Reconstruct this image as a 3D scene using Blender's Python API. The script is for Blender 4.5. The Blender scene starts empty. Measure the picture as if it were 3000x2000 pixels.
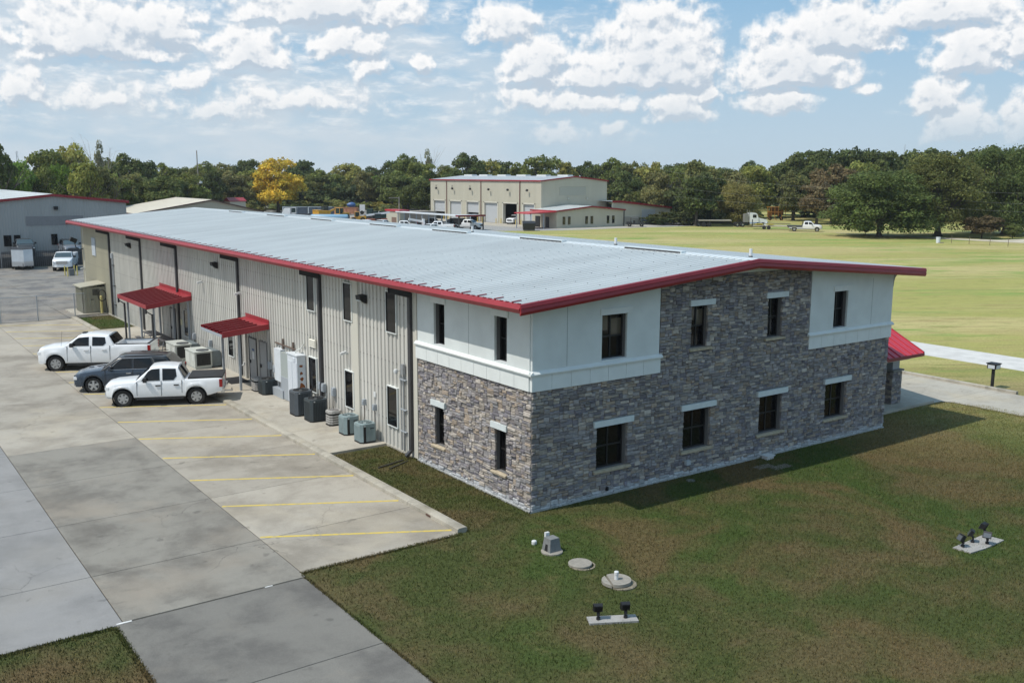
import bpy, math, random
import numpy as np
from mathutils import Vector, Matrix
R=math.radians
S=bpy.context.scene
# ---------------------------------------------------------------- camera, world, sun, exposure
def set_camera():
    cd=bpy.data.cameras.new('camera'); c=bpy.data.objects.new('camera',cd); S.collection.objects.link(c)
    yaw,pitch,roll=R(-35.504),R(-9.686),R(.226)
    f=Vector((-math.sin(yaw)*math.cos(pitch),math.cos(yaw)*math.cos(pitch),math.sin(pitch)))
    r=Vector((math.cos(yaw),math.sin(yaw),0)); u=r.cross(f)
    r2=r*math.cos(roll)+u*math.sin(roll); u2=-r*math.sin(roll)+u*math.cos(roll)
    c.matrix_world=Matrix(((r2.x,u2.x,-f.x,-17.49),(r2.y,u2.y,-f.y,-23.468),(r2.z,u2.z,-f.z,10.468),(0,0,0,1)))
    cd.sensor_width=36; cd.lens=36*2848.9/3000; cd.clip_end=6000; cd.clip_start=.5
    S.camera=c
set_camera()
SUNV=Vector((-.523,.112,.845)).normalized()
SKY_STRENGTH=.095
SUN_STRENGTH=3.75
HAZE=.00015
sd=bpy.data.lights.new('sun','SUN'); so=bpy.data.objects.new('sun',sd); S.collection.objects.link(so)
sd.energy=SUN_STRENGTH; sd.angle=R(.53); sd.color=(1,.955,.88)
so.rotation_euler=SUNV.to_track_quat('Z','Y').to_euler()
S.view_settings.view_transform='Standard'; S.view_settings.look='None'; S.view_settings.exposure=0; S.view_settings.gamma=1
S.view_settings.use_curve_mapping=False
S.cycles.max_bounces=6; S.cycles.diffuse_bounces=3; S.cycles.glossy_bounces=3; S.cycles.transparent_max_bounces=6
S.cycles.use_denoising=True

# clouds as (azimuth deg from +Y clockwise, elevation deg, half width, height above base, depth below base)
def pix(u,v):
    "direction (azimuth, elevation) of a place in the sky"
    x=(u-1500)/2848.9; y=-(v-1000)/2848.9
    yaw,p=R(35.504),R(-9.686)
    z=math.sin(p)+y*math.cos(p); fw=math.cos(p)-y*math.sin(p)
    return math.degrees(yaw+math.atan2(x,fw)), math.degrees(math.atan2(z,math.hypot(x,fw)))
_PX=[ # where each cloud sits: across, base, half width, height, weight
(300,150,270,170,1),(470,110,140,110,1),(110,120,80,110,.8),(60,275,90,80,.8),(20,120,60,50,.6),(950,45,330,90,1),(1080,40,200,60,.8),(730,180,135,95,1),(1010,145,135,70,.9),(560,245,80,50,.6),(860,300,260,50,.5),(1080,205,65,40,.8),(1235,185,36,26,.8),(1480,95,120,80,.95),
(1915,235,210,235,1.1),(1570,215,120,130,1),(1780,235,210,95,1),(2010,235,110,190,1),(1985,325,105,90,.85),(1700,300,260,60,.6),(1560,300,120,70,.6),
(2323,230,205,150,1.15),(2444,120,200,120,1.1),(2250,150,90,60,.7),(2270,300,125,45,.85),(2074,275,42,36,.85),(2760,45,270,70,1.),(2840,180,140,130,1.05),(2990,140,80,80,1),(2737,300,85,85,1),(2801,380,110,90,1),(3000,388,80,110,1),(2540,258,40,20,.6),
(1640,395,90,35,.5),(1800,380,70,25,.4),(640,330,180,40,.5),(300,300,190,50,.5)]
CLOUDS=[(*pix(u,v),hw*.0201*math.cos(math.atan((u-1500)/2849))**2*1.05,h*.0235,w) for u,v,hw,h,w in _PX]
CLOUDS+=[(-8,6,6,4,1),(-20,11,7,4,1),(5,13,6,3,1),(75,7,4,3,1),(86,10,6,4,1),(62,15,5,3,1),(35,16,6,3,1)]
def build_world():
    w=bpy.data.worlds.new('World'); S.world=w; w.use_nodes=True
    nt=w.node_tree; N=nt.nodes; Lk=nt.links; N.clear()
    def link(a,b): Lk.new(a,b)
    # density group: input (u,v,0) degrees -> density
    g=bpy.data.node_groups.new('cloud_density','ShaderNodeTree')
    g.interface.new_socket('P',in_out='INPUT',socket_type='NodeSocketVector')
    g.interface.new_socket('D',in_out='OUTPUT',socket_type='NodeSocketFloat')
    gi=g.nodes.new('NodeGroupInput'); go=g.nodes.new('NodeGroupOutput')
    def gm(op,a,b=None,c=None,clamp=False):
        n=g.nodes.new('ShaderNodeMath'); n.operation=op; n.use_clamp=clamp
        for i,x in enumerate((a,b,c)):
            if x is None: continue
            if isinstance(x,(int,float)): n.inputs[i].default_value=x
            else: g.links.new(x,n.inputs[i])
        return n.outputs[0]
    def gv(op,a,b=None,out=0):
        n=g.nodes.new('ShaderNodeVectorMath'); n.operation=op
        for i,x in enumerate((a,b)):
            if x is None: continue
            if isinstance(x,tuple): n.inputs[i].default_value=x
            else: g.links.new(x,n.inputs[i])
        return n.outputs[out]
    P=gi.outputs[0]
    def noise(vec,scale,detail,rough=.55,col=False,stretch=None):
        if stretch: vec=gv('MULTIPLY',vec,stretch)
        n=g.nodes.new('ShaderNodeTexNoise'); n.inputs['Scale'].default_value=scale; n.inputs['Detail'].default_value=detail
        n.inputs['Roughness'].default_value=rough; g.links.new(vec,n.inputs['Vector'])
        return n.outputs[1 if col else 0]
    wc=gv('SUBTRACT',noise(P,.9,3.,.55,True),(.5,.5,.5))
    P2=gv('ADD',P,gv('MULTIPLY',wc,(1.9,1.05,0)))
    sep=g.nodes.new('ShaderNodeSeparateXYZ'); g.links.new(P2,sep.inputs[0]); V=sep.outputs[1]
    acc=None
    for az,el,hw,h,wt in CLOUDS:
        d=gv('MULTIPLY',gv('SUBTRACT',P2,(az,el,0)),(1/hw,1/h,0))
        l=gv('LENGTH',d,out=1)
        low=gm('MULTIPLY',gm('SUBTRACT',el,V),1/.62)
        m=gm('MAXIMUM',l,low)
        dens=gm('MULTIPLY',gm('SUBTRACT',1.,m),wt)
        acc=dens if acc is None else gm('MAXIMUM',acc,dens)
    f1=noise(P,.95,6.,.54); f2=noise(P,.26,3.,.5,stretch=(1,2.2,1))
    # low streaky deck of far clouds
    sep0=g.nodes.new('ShaderNodeSeparateXYZ'); g.links.new(P,sep0.inputs[0])
    deck=gm('SUBTRACT',noise(P,.75,6.,.6,stretch=(.6,1.9,1)),.53)
    az_f=g.nodes.new('ShaderNodeMapRange'); az_f.inputs[1].default_value=52; az_f.inputs[2].default_value=24; az_f.inputs[3].default_value=-.10; az_f.inputs[4].default_value=.15
    g.links.new(sep0.outputs[0],az_f.inputs[0])
    deck=gm('ADD',deck,az_f.outputs[0])
    deck=gm('MULTIPLY',deck,1.0)
    acc=gm('MAXIMUM',acc,-.6)
    a=gm('ADD',acc,gm('MULTIPLY',gm('SUBTRACT',f1,.462),1.35))
    a=gm('MAXIMUM',a,deck)
    g.links.new(a,go.inputs[0])
    # main
    tc=N.new('ShaderNodeTexCoord'); nz=N.new('ShaderNodeVectorMath'); nz.operation='NORMALIZE'; link(tc.outputs['Generated'],nz.inputs[0])
    sp=N.new('ShaderNodeSeparateXYZ'); link(nz.outputs[0],sp.inputs[0])
    def m(op,a,b=None,clamp=False):
        n=N.new('ShaderNodeMath'); n.operation=op; n.use_clamp=clamp
        for i,x in enumerate((a,b)):
            if x is None: continue
            if isinstance(x,(int,float)): n.inputs[i].default_value=x
            else: link(x,n.inputs[i])
        return n.outputs[0]
    az=m('MULTIPLY',m('ARCTAN2',sp.outputs[0],sp.outputs[1]),57.2958); el=m('MULTIPLY',m('ARCSINE',sp.outputs[2]),57.2958)
    cb=N.new('ShaderNodeCombineXYZ'); link(az,cb.inputs[0]); link(el,cb.inputs[1])
    def dens(off=None):
        gn=N.new('ShaderNodeGroup'); gn.node_tree=g
        if off:
            ad=N.new('ShaderNodeVectorMath'); ad.operation='ADD'; link(cb.outputs[0],ad.inputs[0]); ad.inputs[1].default_value=off; link(ad.outputs[0],gn.inputs[0])
        else: link(cb.outputs[0],gn.inputs[0])
        return gn.outputs[0]
    d0=dens(); d1=dens((-.14,.42,0))
    def mr(x,a,b,c=0.,d=1.,smooth=True):
        n=N.new('ShaderNodeMapRange'); n.interpolation_type='SMOOTHSTEP' if smooth else 'LINEAR'
        for i,val in zip((1,2,3,4),(a,b,c,d)): n.inputs[i].default_value=val
        link(x,n.inputs[0]); return n.outputs[0]
    mask=mr(d0,-.05,.42)
    mask=m('MULTIPLY',mask,mr(el,.3,4.2,.10,1.))
    mask=m('MULTIPLY',mask,mr(el,35,60,1,.35))
    lit=mr(m('SUBTRACT',d0,d1),-.26,.20)
    thick=mr(d0,.35,1.1)
    lit=m('MULTIPLY',lit,m('SUBTRACT',1.,m('MULTIPLY',thick,.35)))
    def mix(f,a,b):
        n=N.new('ShaderNodeMix'); n.data_type='RGBA'
        if isinstance(f,(int,float)): n.inputs[0].default_value=f
        else: link(f,n.inputs[0])
        for i,x in ((6,a),(7,b)):
            if isinstance(x,tuple): n.inputs[i].default_value=x+(1,)
            else: link(x,n.inputs[i])
        return n.outputs[2]
    k=1/SKY_STRENGTH
    sky=N.new('ShaderNodeTexSky'); sky.sky_type='NISHITA'; sky.sun_disc=False
    sky.sun_elevation=math.asin(SUNV.z); sky.sun_rotation=math.atan2(SUNV.x,SUNV.y)
    sky.altitude=0; sky.air_density=1.; sky.dust_density=1.2; sky.ozone_density=1.5
    # soft veil of high cloud thickening towards the left
    vn=N.new('ShaderNodeTexNoise'); vn.inputs['Scale'].default_value=.16; vn.inputs['Detail'].default_value=4.; vm_=N.new('ShaderNodeVectorMath'); vm_.operation='MULTIPLY'; link(cb.outputs[0],vm_.inputs[0]); vm_.inputs[1].default_value=(1,2.4,1); link(vm_.outputs[0],vn.inputs['Vector'])
    veil=m('MULTIPLY',mr(vn.outputs[0],.38,.62),mr(az,48,26,.0,.7))
    veil=m('MULTIPLY',veil,mr(el,30,60,1,.3))
    # thin summer haze in the lower sky
    hz=mr(el,-1,13,1,0,False)
    hazef=m('POWER',hz,1.15)
    up=mix(.72,sky.outputs[0],(.23*k,.51*k,.80*k))
    base=mix(hazef,up,(.58*k,.70*k,.79*k))
    base=mix(veil,base,(.66*k,.735*k,.80*k))
    ccol=mix(lit,(.52*k,.61*k,.71*k),(1.0*k,1.0*k,1.0*k))
    ccol=mix(mr(el,0,6,.7,0),ccol,(.60*k,.68*k,.74*k))
    col=mix(mask,base,ccol)
    bg=N.new('ShaderNodeBackground'); bg.inputs[1].default_value=SKY_STRENGTH; link(col,bg.inputs[0])
    out=N.new('ShaderNodeOutputWorld'); link(bg.outputs[0],out.inputs[0])
    w.cycles.sampling_method='MANUAL'; w.cycles.sample_map_resolution=512
build_world()

# ---------------------------------------------------------------- materials
MATS={}
def M(name,col,rough=.6,metal=0.,var=0.,vs=1.,bump=0.,bs=8.,orand=0.,coat=0.,col2=None,vlo=.35,vhi=.65,attr=False,objcol=False,detail=6.,spec=.5,stretch=None,local=False):
    if name in MATS: return MATS[name]
    m=bpy.data.materials.new(name); m.use_nodes=True; nt=m.node_tree; N=nt.nodes; L=nt.links
    b=N['Principled BSDF']; b.inputs['Roughness'].default_value=rough; b.inputs['Metallic'].default_value=metal
    b.inputs['Specular IOR Level'].default_value=spec
    if coat: b.inputs['Coat Weight'].default_value=coat; b.inputs['Coat Roughness'].default_value=.03
    b.inputs['Base Color'].default_value=(*col,1)
    geo=N.new('ShaderNodeNewGeometry'); P=geo.outputs['Position']
    if local:
        tc=N.new('ShaderNodeTexCoord'); P=tc.outputs['Object']
    if stretch:
        vm=N.new('ShaderNodeVectorMath'); vm.operation='MULTIPLY'; L.new(P,vm.inputs[0]); vm.inputs[1].default_value=stretch; P=vm.outputs[0]
    cur=None
    def noise(sc,dt=detail):
        n=N.new('ShaderNodeTexNoise'); n.inputs['Scale'].default_value=sc; n.inputs['Detail'].default_value=dt; L.new(P,n.inputs['Vector']); return n.outputs[0]
    def mixc(f,a,c,mode='MIX'):
        x=N.new('ShaderNodeMix'); x.data_type='RGBA'; x.blend_type=mode
        if isinstance(f,(int,float)): x.inputs[0].default_value=f
        else: L.new(f,x.inputs[0])
        for i,q in ((6,a),(7,c)):
            if isinstance(q,tuple): x.inputs[i].default_value=(*q,1)
            else: L.new(q,x.inputs[i])
        return x.outputs[2]
    if attr:
        a=N.new('ShaderNodeAttribute'); a.attribute_name='col'; cur=a.outputs['Color']
    elif objcol:
        oi=N.new('ShaderNodeObjectInfo'); cur=oi.outputs['Color']
    if var:
        mr=N.new('ShaderNodeMapRange'); mr.inputs[1].default_value=vlo; mr.inputs[2].default_value=vhi; L.new(noise(vs),mr.inputs[0])
        c2=col2 if col2 else tuple(x*(1-var) for x in col)
        if cur is None: cur=mixc(mr.outputs[0],col,c2)
        else: cur=mixc(mr.outputs[0],cur,mixc(1.,cur,tuple([1-var]*3),'MULTIPLY'))
    if orand:
        oi=N.new('ShaderNodeObjectInfo'); mr=N.new('ShaderNodeMapRange'); mr.inputs[3].default_value=1-orand; mr.inputs[4].default_value=1+orand; L.new(oi.outputs['Random'],mr.inputs[0])
        vm=N.new('ShaderNodeVectorMath'); vm.operation='SCALE'
        if cur is None: vm.inputs[0].default_value=col
        else: L.new(cur,vm.inputs[0])
        L.new(mr.outputs[0],vm.inputs['Scale']); cur=vm.outputs[0]
    if cur is not None: L.new(cur,b.inputs['Base Color'])
    if bump:
        bp=N.new('ShaderNodeBump'); bp.inputs['Strength'].default_value=bump; bp.inputs['Distance'].default_value=.05; L.new(noise(bs),bp.inputs['Height']); L.new(bp.outputs[0],b.inputs['Normal'])
    MATS[name]=m; return m
# ---------------------------------------------------------------- mesh helper
class MB:
    def __init__(s): s.v=[]; s.f=[]; s.mi=[]
    def face(s,pts,m=0):
        i=len(s.v); s.v+= [tuple(p) for p in pts]; s.f.append(tuple(range(i,i+len(pts)))); s.mi.append(m); return s
    def add(s,vs,fs,m=0):
        i=len(s.v); s.v+=[tuple(p) for p in vs]; s.f+=[tuple(k+i for k in f) for f in fs]; s.mi+=[m]*len(fs); return s
    def box(s,x0,x1,y0,y1,z0,z1,m=0):
        return s.add([(x0,y0,z0),(x1,y0,z0),(x1,y1,z0),(x0,y1,z0),(x0,y0,z1),(x1,y0,z1),(x1,y1,z1),(x0,y1,z1)],
          [(0,3,2,1),(4,5,6,7),(0,1,5,4),(1,2,6,5),(2,3,7,6),(3,0,4,7)],m)
    def cbox(s,c,d,m=0,rz=0,ry=0,rx=0,taper=1.):
        hx,hy,hz=d[0]/2,d[1]/2,d[2]/2
        mt=Matrix.Rotation(rz,3,'Z')@Matrix.Rotation(ry,3,'Y')@Matrix.Rotation(rx,3,'X')
        vs=[Vector(c)+mt@Vector((x*hx*(taper if z>0 else 1),y*hy*(taper if z>0 else 1),z*hz)) for z in(-1,1) for x,y in((-1,-1),(1,-1),(1,1),(-1,1))]
        return s.add(vs,[(0,3,2,1),(4,5,6,7),(0,1,5,4),(1,2,6,5),(2,3,7,6),(3,0,4,7)],m)
    def prism(s,poly,axis,a,b,m=0):
        "poly: 2D points; axis 0/1/2 = extrude axis"
        n=len(poly)
        def P(p,t): return (t,p[0],p[1]) if axis==0 else ((p[0],t,p[1]) if axis==1 else (p[0],p[1],t))
        vs=[P(p,a) for p in poly]+[P(p,b) for p in poly]
        return s.add(vs,[tuple(range(n))[::-1],tuple(range(n,2*n))]+[(i,(i+1)%n,(i+1)%n+n,i+n) for i in range(n)],m)
    def tube(s,p,q,r,n=8,r2=None,m=0,cap=True):
        p=Vector(p);q=Vector(q);r2=r if r2 is None else r2
        d=(q-p).normalized(); a=d.orthogonal().normalized(); b=d.cross(a)
        vs=[p+(a*math.cos(t)+b*math.sin(t))*r for t in [2*math.pi*i/n for i in range(n)]]+[q+(a*math.cos(t)+b*math.sin(t))*r2 for t in [2*math.pi*i/n for i in range(n)]]
        fs=[(i,(i+1)%n,(i+1)%n+n,i+n) for i in range(n)]
        if cap: fs+=[tuple(range(n))[::-1],tuple(range(n,2*n))]
        return s.add(vs,fs,m)
    def path(s,pts,r,n=8,m=0):
        for a,b in zip(pts[:-1],pts[1:]): s.tube(a,b,r,n,m=m)
        return s
    def lathe(s,prof,c,axis='Z',n=16,m=0,close=False):
        "prof: (radius,height)"
        vs=[];k=len(prof)
        for i in range(n):
            t=2*math.pi*i/n
            for r,h in prof:
                p=(r*math.cos(t),r*math.sin(t),h)
                if axis=='Y': p=(r*math.cos(t),h,r*math.sin(t))
                if axis=='X': p=(h,r*math.cos(t),r*math.sin(t))
                vs.append((c[0]+p[0],c[1]+p[1],c[2]+p[2]))
        fs=[]
        for i in range(n):
            j=(i+1)%n
            for a in range(k-1 if not close else k):
                b=(a+1)%k
                fs.append((i*k+a,j*k+a,j*k+b,i*k+b))
        return s.add(vs,fs,m)
    def mesh(s,name,mats,smooth=None,off=None):
        me=bpy.data.meshes.new(name)
        v=s.v
        if off is not None: v=[(a-off[0],b-off[1],c-off[2]) for a,b,c in v]
        me.from_pydata(v,[],s.f)
        if not isinstance(mats,(list,tuple)): mats=[mats]
        for x in mats: me.materials.append(x)
        if len(mats)>1: me.polygons.foreach_set('material_index',s.mi)
        if smooth is not None:
            me.shade_smooth(); me.set_sharp_from_angle(angle=R(smooth))
        me.validate(); return me
COL=S.collection
def link(o): COL.objects.link(o); return o
def props(o,label=None,cat=None,group=None,kind=None):
    if label: o['label']=label
    if cat: o['category']=cat
    if group: o['group']=group
    if kind: o['kind']=kind
    return o
class Thing:
    "an Empty at a thing's base; parts are given in world coordinates (or local when at=None)"
    def __init__(s,name,label,cat,loc=(0,0,0),group=None,local=False,rz=0,kind=None):
        s.o=link(bpy.data.objects.new(name,None)); s.o.location=loc; s.o.rotation_euler=(0,0,rz); s.off=None if local else loc
        s.o.empty_display_size=.3
        props(s.o,label,cat,group,kind)
    def part(s,name,mb,mats,parent=None,smooth=None,label=None,kind=None,color=None):
        o=link(bpy.data.objects.new(name,mb.mesh(name,mats,smooth,s.off)))
        o.parent=parent or s.o
        if label: o['label']=label
        if kind: o['kind']=kind
        if color: o.color=(*color,1)
        return o
    def copy(s,src,d=(0,0,0),parent=None,kids=True):
        c=link(src.copy()); c.location=Vector(src.location)+Vector(d); c.parent=parent or src.parent
        if kids:
            for ch in src.children:
                k=link(ch.copy()); k.parent=c
        return c
def single(name,mb,mats,label,cat,group=None,smooth=None,kind=None,loc=(0,0,0)):
    o=link(bpy.data.objects.new(name,mb.mesh(name,mats,smooth,loc))); o.location=loc
    props(o,label,cat,group,kind); return o
def struct(name,mb,mats,smooth=None):
    o=link(bpy.data.objects.new(name,mb.mesh(name,mats,smooth))); o['kind']='structure'; return o
def clone(root,loc,rz,label,group=None,scale=None,color=None):
    c=link(root.copy()); c.location=loc; c.rotation_euler=(0,0,rz)
    if scale: c.scale=scale
    if label: c['label']=label
    if group: c['group']=group
    for ch in root.children:
        k=link(ch.copy()); k.parent=c
        if color: k.color=(*color,1)
        for g in ch.children:
            q=link(g.copy()); q.parent=k
    return c
rnd=random.Random(7)
# ---------------------------------------------------------------- setting: ground
def grass_mat(name,field=False):
    m=bpy.data.materials.new(name); m.use_nodes=True; nt=m.node_tree; N=nt.nodes; L=nt.links; b=N['Principled BSDF']
    b.inputs['Roughness'].default_value=.9; b.inputs['Specular IOR Level'].default_value=.15
    geo=N.new('ShaderNodeNewGeometry')
    def noise(sc,dt=5,st=None,rough=.55,dist=0):
        n=N.new('ShaderNodeTexNoise'); n.inputs['Scale'].default_value=sc; n.inputs['Detail'].default_value=dt; n.inputs['Roughness'].default_value=rough; n.inputs['Distortion'].default_value=dist
        if st:
            vm=N.new('ShaderNodeVectorMath'); vm.operation='MULTIPLY'; L.new(ROT,vm.inputs[0]); vm.inputs[1].default_value=st; L.new(vm.outputs[0],n.inputs['Vector'])
        else: L.new(geo.outputs['Position'],n.inputs['Vector'])
        return n.outputs[0]
    vr=N.new('ShaderNodeVectorRotate'); vr.rotation_type='Z_AXIS'; vr.inputs['Angle'].default_value=R(31); L.new(geo.outputs['Position'],vr.inputs['Vector']); ROT=vr.outputs[0]
    def mr(x,a,b_,c=0.,d=1.):
        n=N.new('ShaderNodeMapRange'); n.interpolation_type='SMOOTHSTEP'
        for i,v in zip((1,2,3,4),(a,b_,c,d)): n.inputs[i].default_value=v
        L.new(x,n.inputs[0]); return n.outputs[0]
    def mix(f,a,c,mode='MIX'):
        x=N.new('ShaderNodeMix'); x.data_type='RGBA'; x.blend_type=mode
        if isinstance(f,(int,float)): x.inputs[0].default_value=f
        else: L.new(f,x.inputs[0])
        for i,q in ((6,a),(7,c)):
            if isinstance(q,tuple): x.inputs[i].default_value=(*q,1)
            else: L.new(q,x.inputs[i])
        return x.outputs[2]
    def ma(op,a,c):
        n=N.new('ShaderNodeMath'); n.operation=op
        for i,q in enumerate((a,c)):
            if isinstance(q,(int,float)): n.inputs[i].default_value=q
            else: L.new(q,n.inputs[i])
        return n.outputs[0]
    sx=N.new('ShaderNodeSeparateXYZ'); L.new(geo.outputs['Position'],sx.inputs[0]); X,Y=sx.outputs[0],sx.outputs[1]
    # near lawn : dark green with brown thatch patches, foreground shade painted into the tone
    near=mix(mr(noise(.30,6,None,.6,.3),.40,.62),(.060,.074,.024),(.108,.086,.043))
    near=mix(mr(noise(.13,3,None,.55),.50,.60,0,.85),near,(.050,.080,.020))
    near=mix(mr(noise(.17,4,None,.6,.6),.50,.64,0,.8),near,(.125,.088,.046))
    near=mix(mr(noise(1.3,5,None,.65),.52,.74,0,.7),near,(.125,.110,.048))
    # greener in the strip by the kerb and along the drive, drier away to the right
    ff=mix(mr(noise(1.,5,(.012,.075,1),.6,.3),.45,.55),(.35,.335,.115),(.46,.395,.19))
    ff=mix(mr(noise(1.,7,(.035,.16,1),.68,.5),.50,.62),ff,(.215,.31,.08))
    ff=mix(mr(noise(1.,6,(.10,.9,1),.7),.48,.72),ff,(.31,.235,.115))
    ff=mix(mr(noise(1.,7,(.5,1.6,1),.75),.50,.68),ff,(.22,.24,.075))
    ff=mix(mr(noise(.035,5,None,.6,.5),.52,.62,0,.6),ff,(.40,.33,.15))
    # field begins beyond the building
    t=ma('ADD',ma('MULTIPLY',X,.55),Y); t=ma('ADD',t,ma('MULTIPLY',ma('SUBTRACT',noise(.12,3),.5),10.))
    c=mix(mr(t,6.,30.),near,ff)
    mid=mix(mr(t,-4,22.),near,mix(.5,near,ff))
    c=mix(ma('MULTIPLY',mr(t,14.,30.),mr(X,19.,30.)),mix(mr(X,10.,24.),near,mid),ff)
    # shaded yard around the big trees is greener
    # fine blade grain
    fine=noise(34.,3,None,.75); fine2=noise(9.,3,None,.7)
    c=mix(1.,c,mix(mr(fine,.30,.70),(.62,.64,.60),(1.3,1.3,1.25)),'MULTIPLY')
    c=mix(1.,c,mix(mr(fine2,.3,.7),(.72,.74,.70),(1.25,1.22,1.2)),'MULTIPLY')
    L.new(c,b.inputs['Base Color'])
    bp=N.new('ShaderNodeBump'); bp.inputs['Strength'].default_value=.55; bp.inputs['Distance'].default_value=.03
    L.new(fine,bp.inputs['Height']); L.new(bp.outputs[0],b.inputs['Normal'])
    return m
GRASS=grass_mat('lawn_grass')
def concrete(name,base,dark,warm,scale=1.,orand=.07):
    m=bpy.data.materials.new(name); m.use_nodes=True; nt=m.node_tree; N=nt.nodes; L=nt.links; b=N['Principled BSDF']
    b.inputs['Roughness'].default_value=.85; b.inputs['Specular IOR Level'].default_value=.3
    geo=N.new('ShaderNodeNewGeometry')
    def noise(sc,dt=5,rough=.55,dist=0.,st=None):
        n=N.new('ShaderNodeTexNoise'); n.inputs['Scale'].default_value=sc; n.inputs['Detail'].default_value=dt; n.inputs['Roughness'].default_value=rough; n.inputs['Distortion'].default_value=dist
        src=geo.outputs['Position']
        if st:
            vm=N.new('ShaderNodeVectorMath'); vm.operation='MULTIPLY'; L.new(src,vm.inputs[0]); vm.inputs[1].default_value=st; src=vm.outputs[0]
        L.new(src,n.inputs['Vector'])
        return n.outputs[0]
    def mr(x,a,b_,c=0.,d=1.):
        n=N.new('ShaderNodeMapRange'); n.interpolation_type='SMOOTHSTEP'
        for i,v in zip((1,2,3,4),(a,b_,c,d)): n.inputs[i].default_value=v
        L.new(x,n.inputs[0]); return n.outputs[0]
    def mix(f,a,c,mode='MIX'):
        x=N.new('ShaderNodeMix'); x.data_type='RGBA'; x.blend_type=mode
        if isinstance(f,(int,float)): x.inputs[0].default_value=f
        else: L.new(f,x.inputs[0])
        for i,q in ((6,a),(7,c)):
            if isinstance(q,tuple): x.inputs[i].default_value=(*q,1)
            else: L.new(q,x.inputs[i])
        return x.outputs[2]
    c=mix(mr(noise(.30*scale,8,.68,.15),.40,.66),base,dark)
    c=mix(mr(noise(.17*scale,4,.6,.3),.52,.72,0,.7),c,warm)
    c=mix(mr(noise(.9*scale,7,.7,.3,(.8,1.3,1)),.56,.74,0,.4),c,tuple(x*.62 for x in dark))
    c=mix(mr(noise(1.7,3,.5),.66,.73,0,.38),c,tuple(x*.40 for x in dark))
    c=mix(mr(noise(.55,8,.75,.2),.54,.70,0,.35),c,warm)
    # hairline cracks
    vo=N.new('ShaderNodeTexVoronoi'); vo.feature='DISTANCE_TO_EDGE'; vo.inputs['Scale'].default_value=.22
    nn=N.new('ShaderNodeTexNoise'); nn.inputs['Scale'].default_value=1.2; nn.inputs['Detail'].default_value=5; L.new(geo.outputs['Position'],nn.inputs['Vector'])
    va=N.new('ShaderNodeVectorMath'); va.operation='ADD'; L.new(geo.outputs['Position'],va.inputs[0]); L.new(nn.outputs[1],va.inputs[1]); L.new(va.outputs[0],vo.inputs['Vector'])
    ck=mr(vo.outputs[0],.0,.0032,.65,0)
    mm=N.new('ShaderNodeMath'); mm.operation='MULTIPLY'; L.new(ck,mm.inputs[0]); L.new(mr(noise(.13,2),.53,.6),mm.inputs[1])
    c=mix(mm.outputs[0],c,tuple(x*.45 for x in dark))
    sp=noise(42.,2,.8); c=mix(1.,c,mix(mr(sp,.3,.7),(.86,.86,.86),(1.12,1.12,1.12)),'MULTIPLY')
    if orand:
        oi=N.new('ShaderNodeObjectInfo'); q=N.new('ShaderNodeMapRange'); q.inputs[3].default_value=1-orand; q.inputs[4].default_value=1+orand; L.new(oi.outputs['Random'],q.inputs[0])
        vm=N.new('ShaderNodeVectorMath'); vm.operation='SCALE'; L.new(c,vm.inputs[0]); L.new(q.outputs[0],vm.inputs['Scale']); c=vm.outputs[0]
    L.new(c,b.inputs['Base Color'])
    bp=N.new('ShaderNodeBump'); bp.inputs['Strength'].default_value=.2; bp.inputs['Distance'].default_value=.01; L.new(sp,bp.inputs['Height']); L.new(bp.outputs[0],b.inputs['Normal'])
    return m
C_WARM=concrete('concrete_tan',(.375,.34,.285),(.25,.222,.182),(.42,.365,.28))
C_DARK=concrete('concrete_weathered',(.255,.238,.205),(.150,.137,.118),(.29,.25,.20),1.2,.05)
C_BLUE=concrete('concrete_new',(.268,.260,.252),(.195,.19,.183),(.285,.265,.235),.8,.04)
C_DRIVE=concrete('concrete_driveway',(.192,.182,.162),(.118,.111,.102),(.225,.20,.165),1.,.04)
C_YARD=concrete('concrete_yard',(.24,.225,.20),(.125,.12,.118),(.27,.225,.17),1.4,.05)
C_WALK=concrete('concrete_walk',(.42,.39,.33),(.33,.30,.25),(.44,.38,.28),1.8,.04)
C_CURB=concrete('concrete_kerb',(.39,.36,.30),(.25,.23,.19),(.40,.35,.26),3.,.05)
GRAVEL=M('gravel',(.40,.39,.37),.95,var=.55,vs=5.,bump=.4,bs=18)
GRAVELW=M('gravel_pale',(.60,.585,.555),.95,var=.16,vs=1.1,bump=.15,bs=30)
YELLOW=M('yellow_paint',(.60,.45,.085),.7,var=.25,vs=7,vlo=.50,vhi=.72,col2=(.36,.31,.19),detail=9)
JOINT=M('joint_dirt',(.075,.068,.055),.95)
mb=MB()
# one big sheet, finely cut near the camera is not needed: flat land
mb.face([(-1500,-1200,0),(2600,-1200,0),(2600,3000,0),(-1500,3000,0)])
struct('ground',mb,GRASS)
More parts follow.
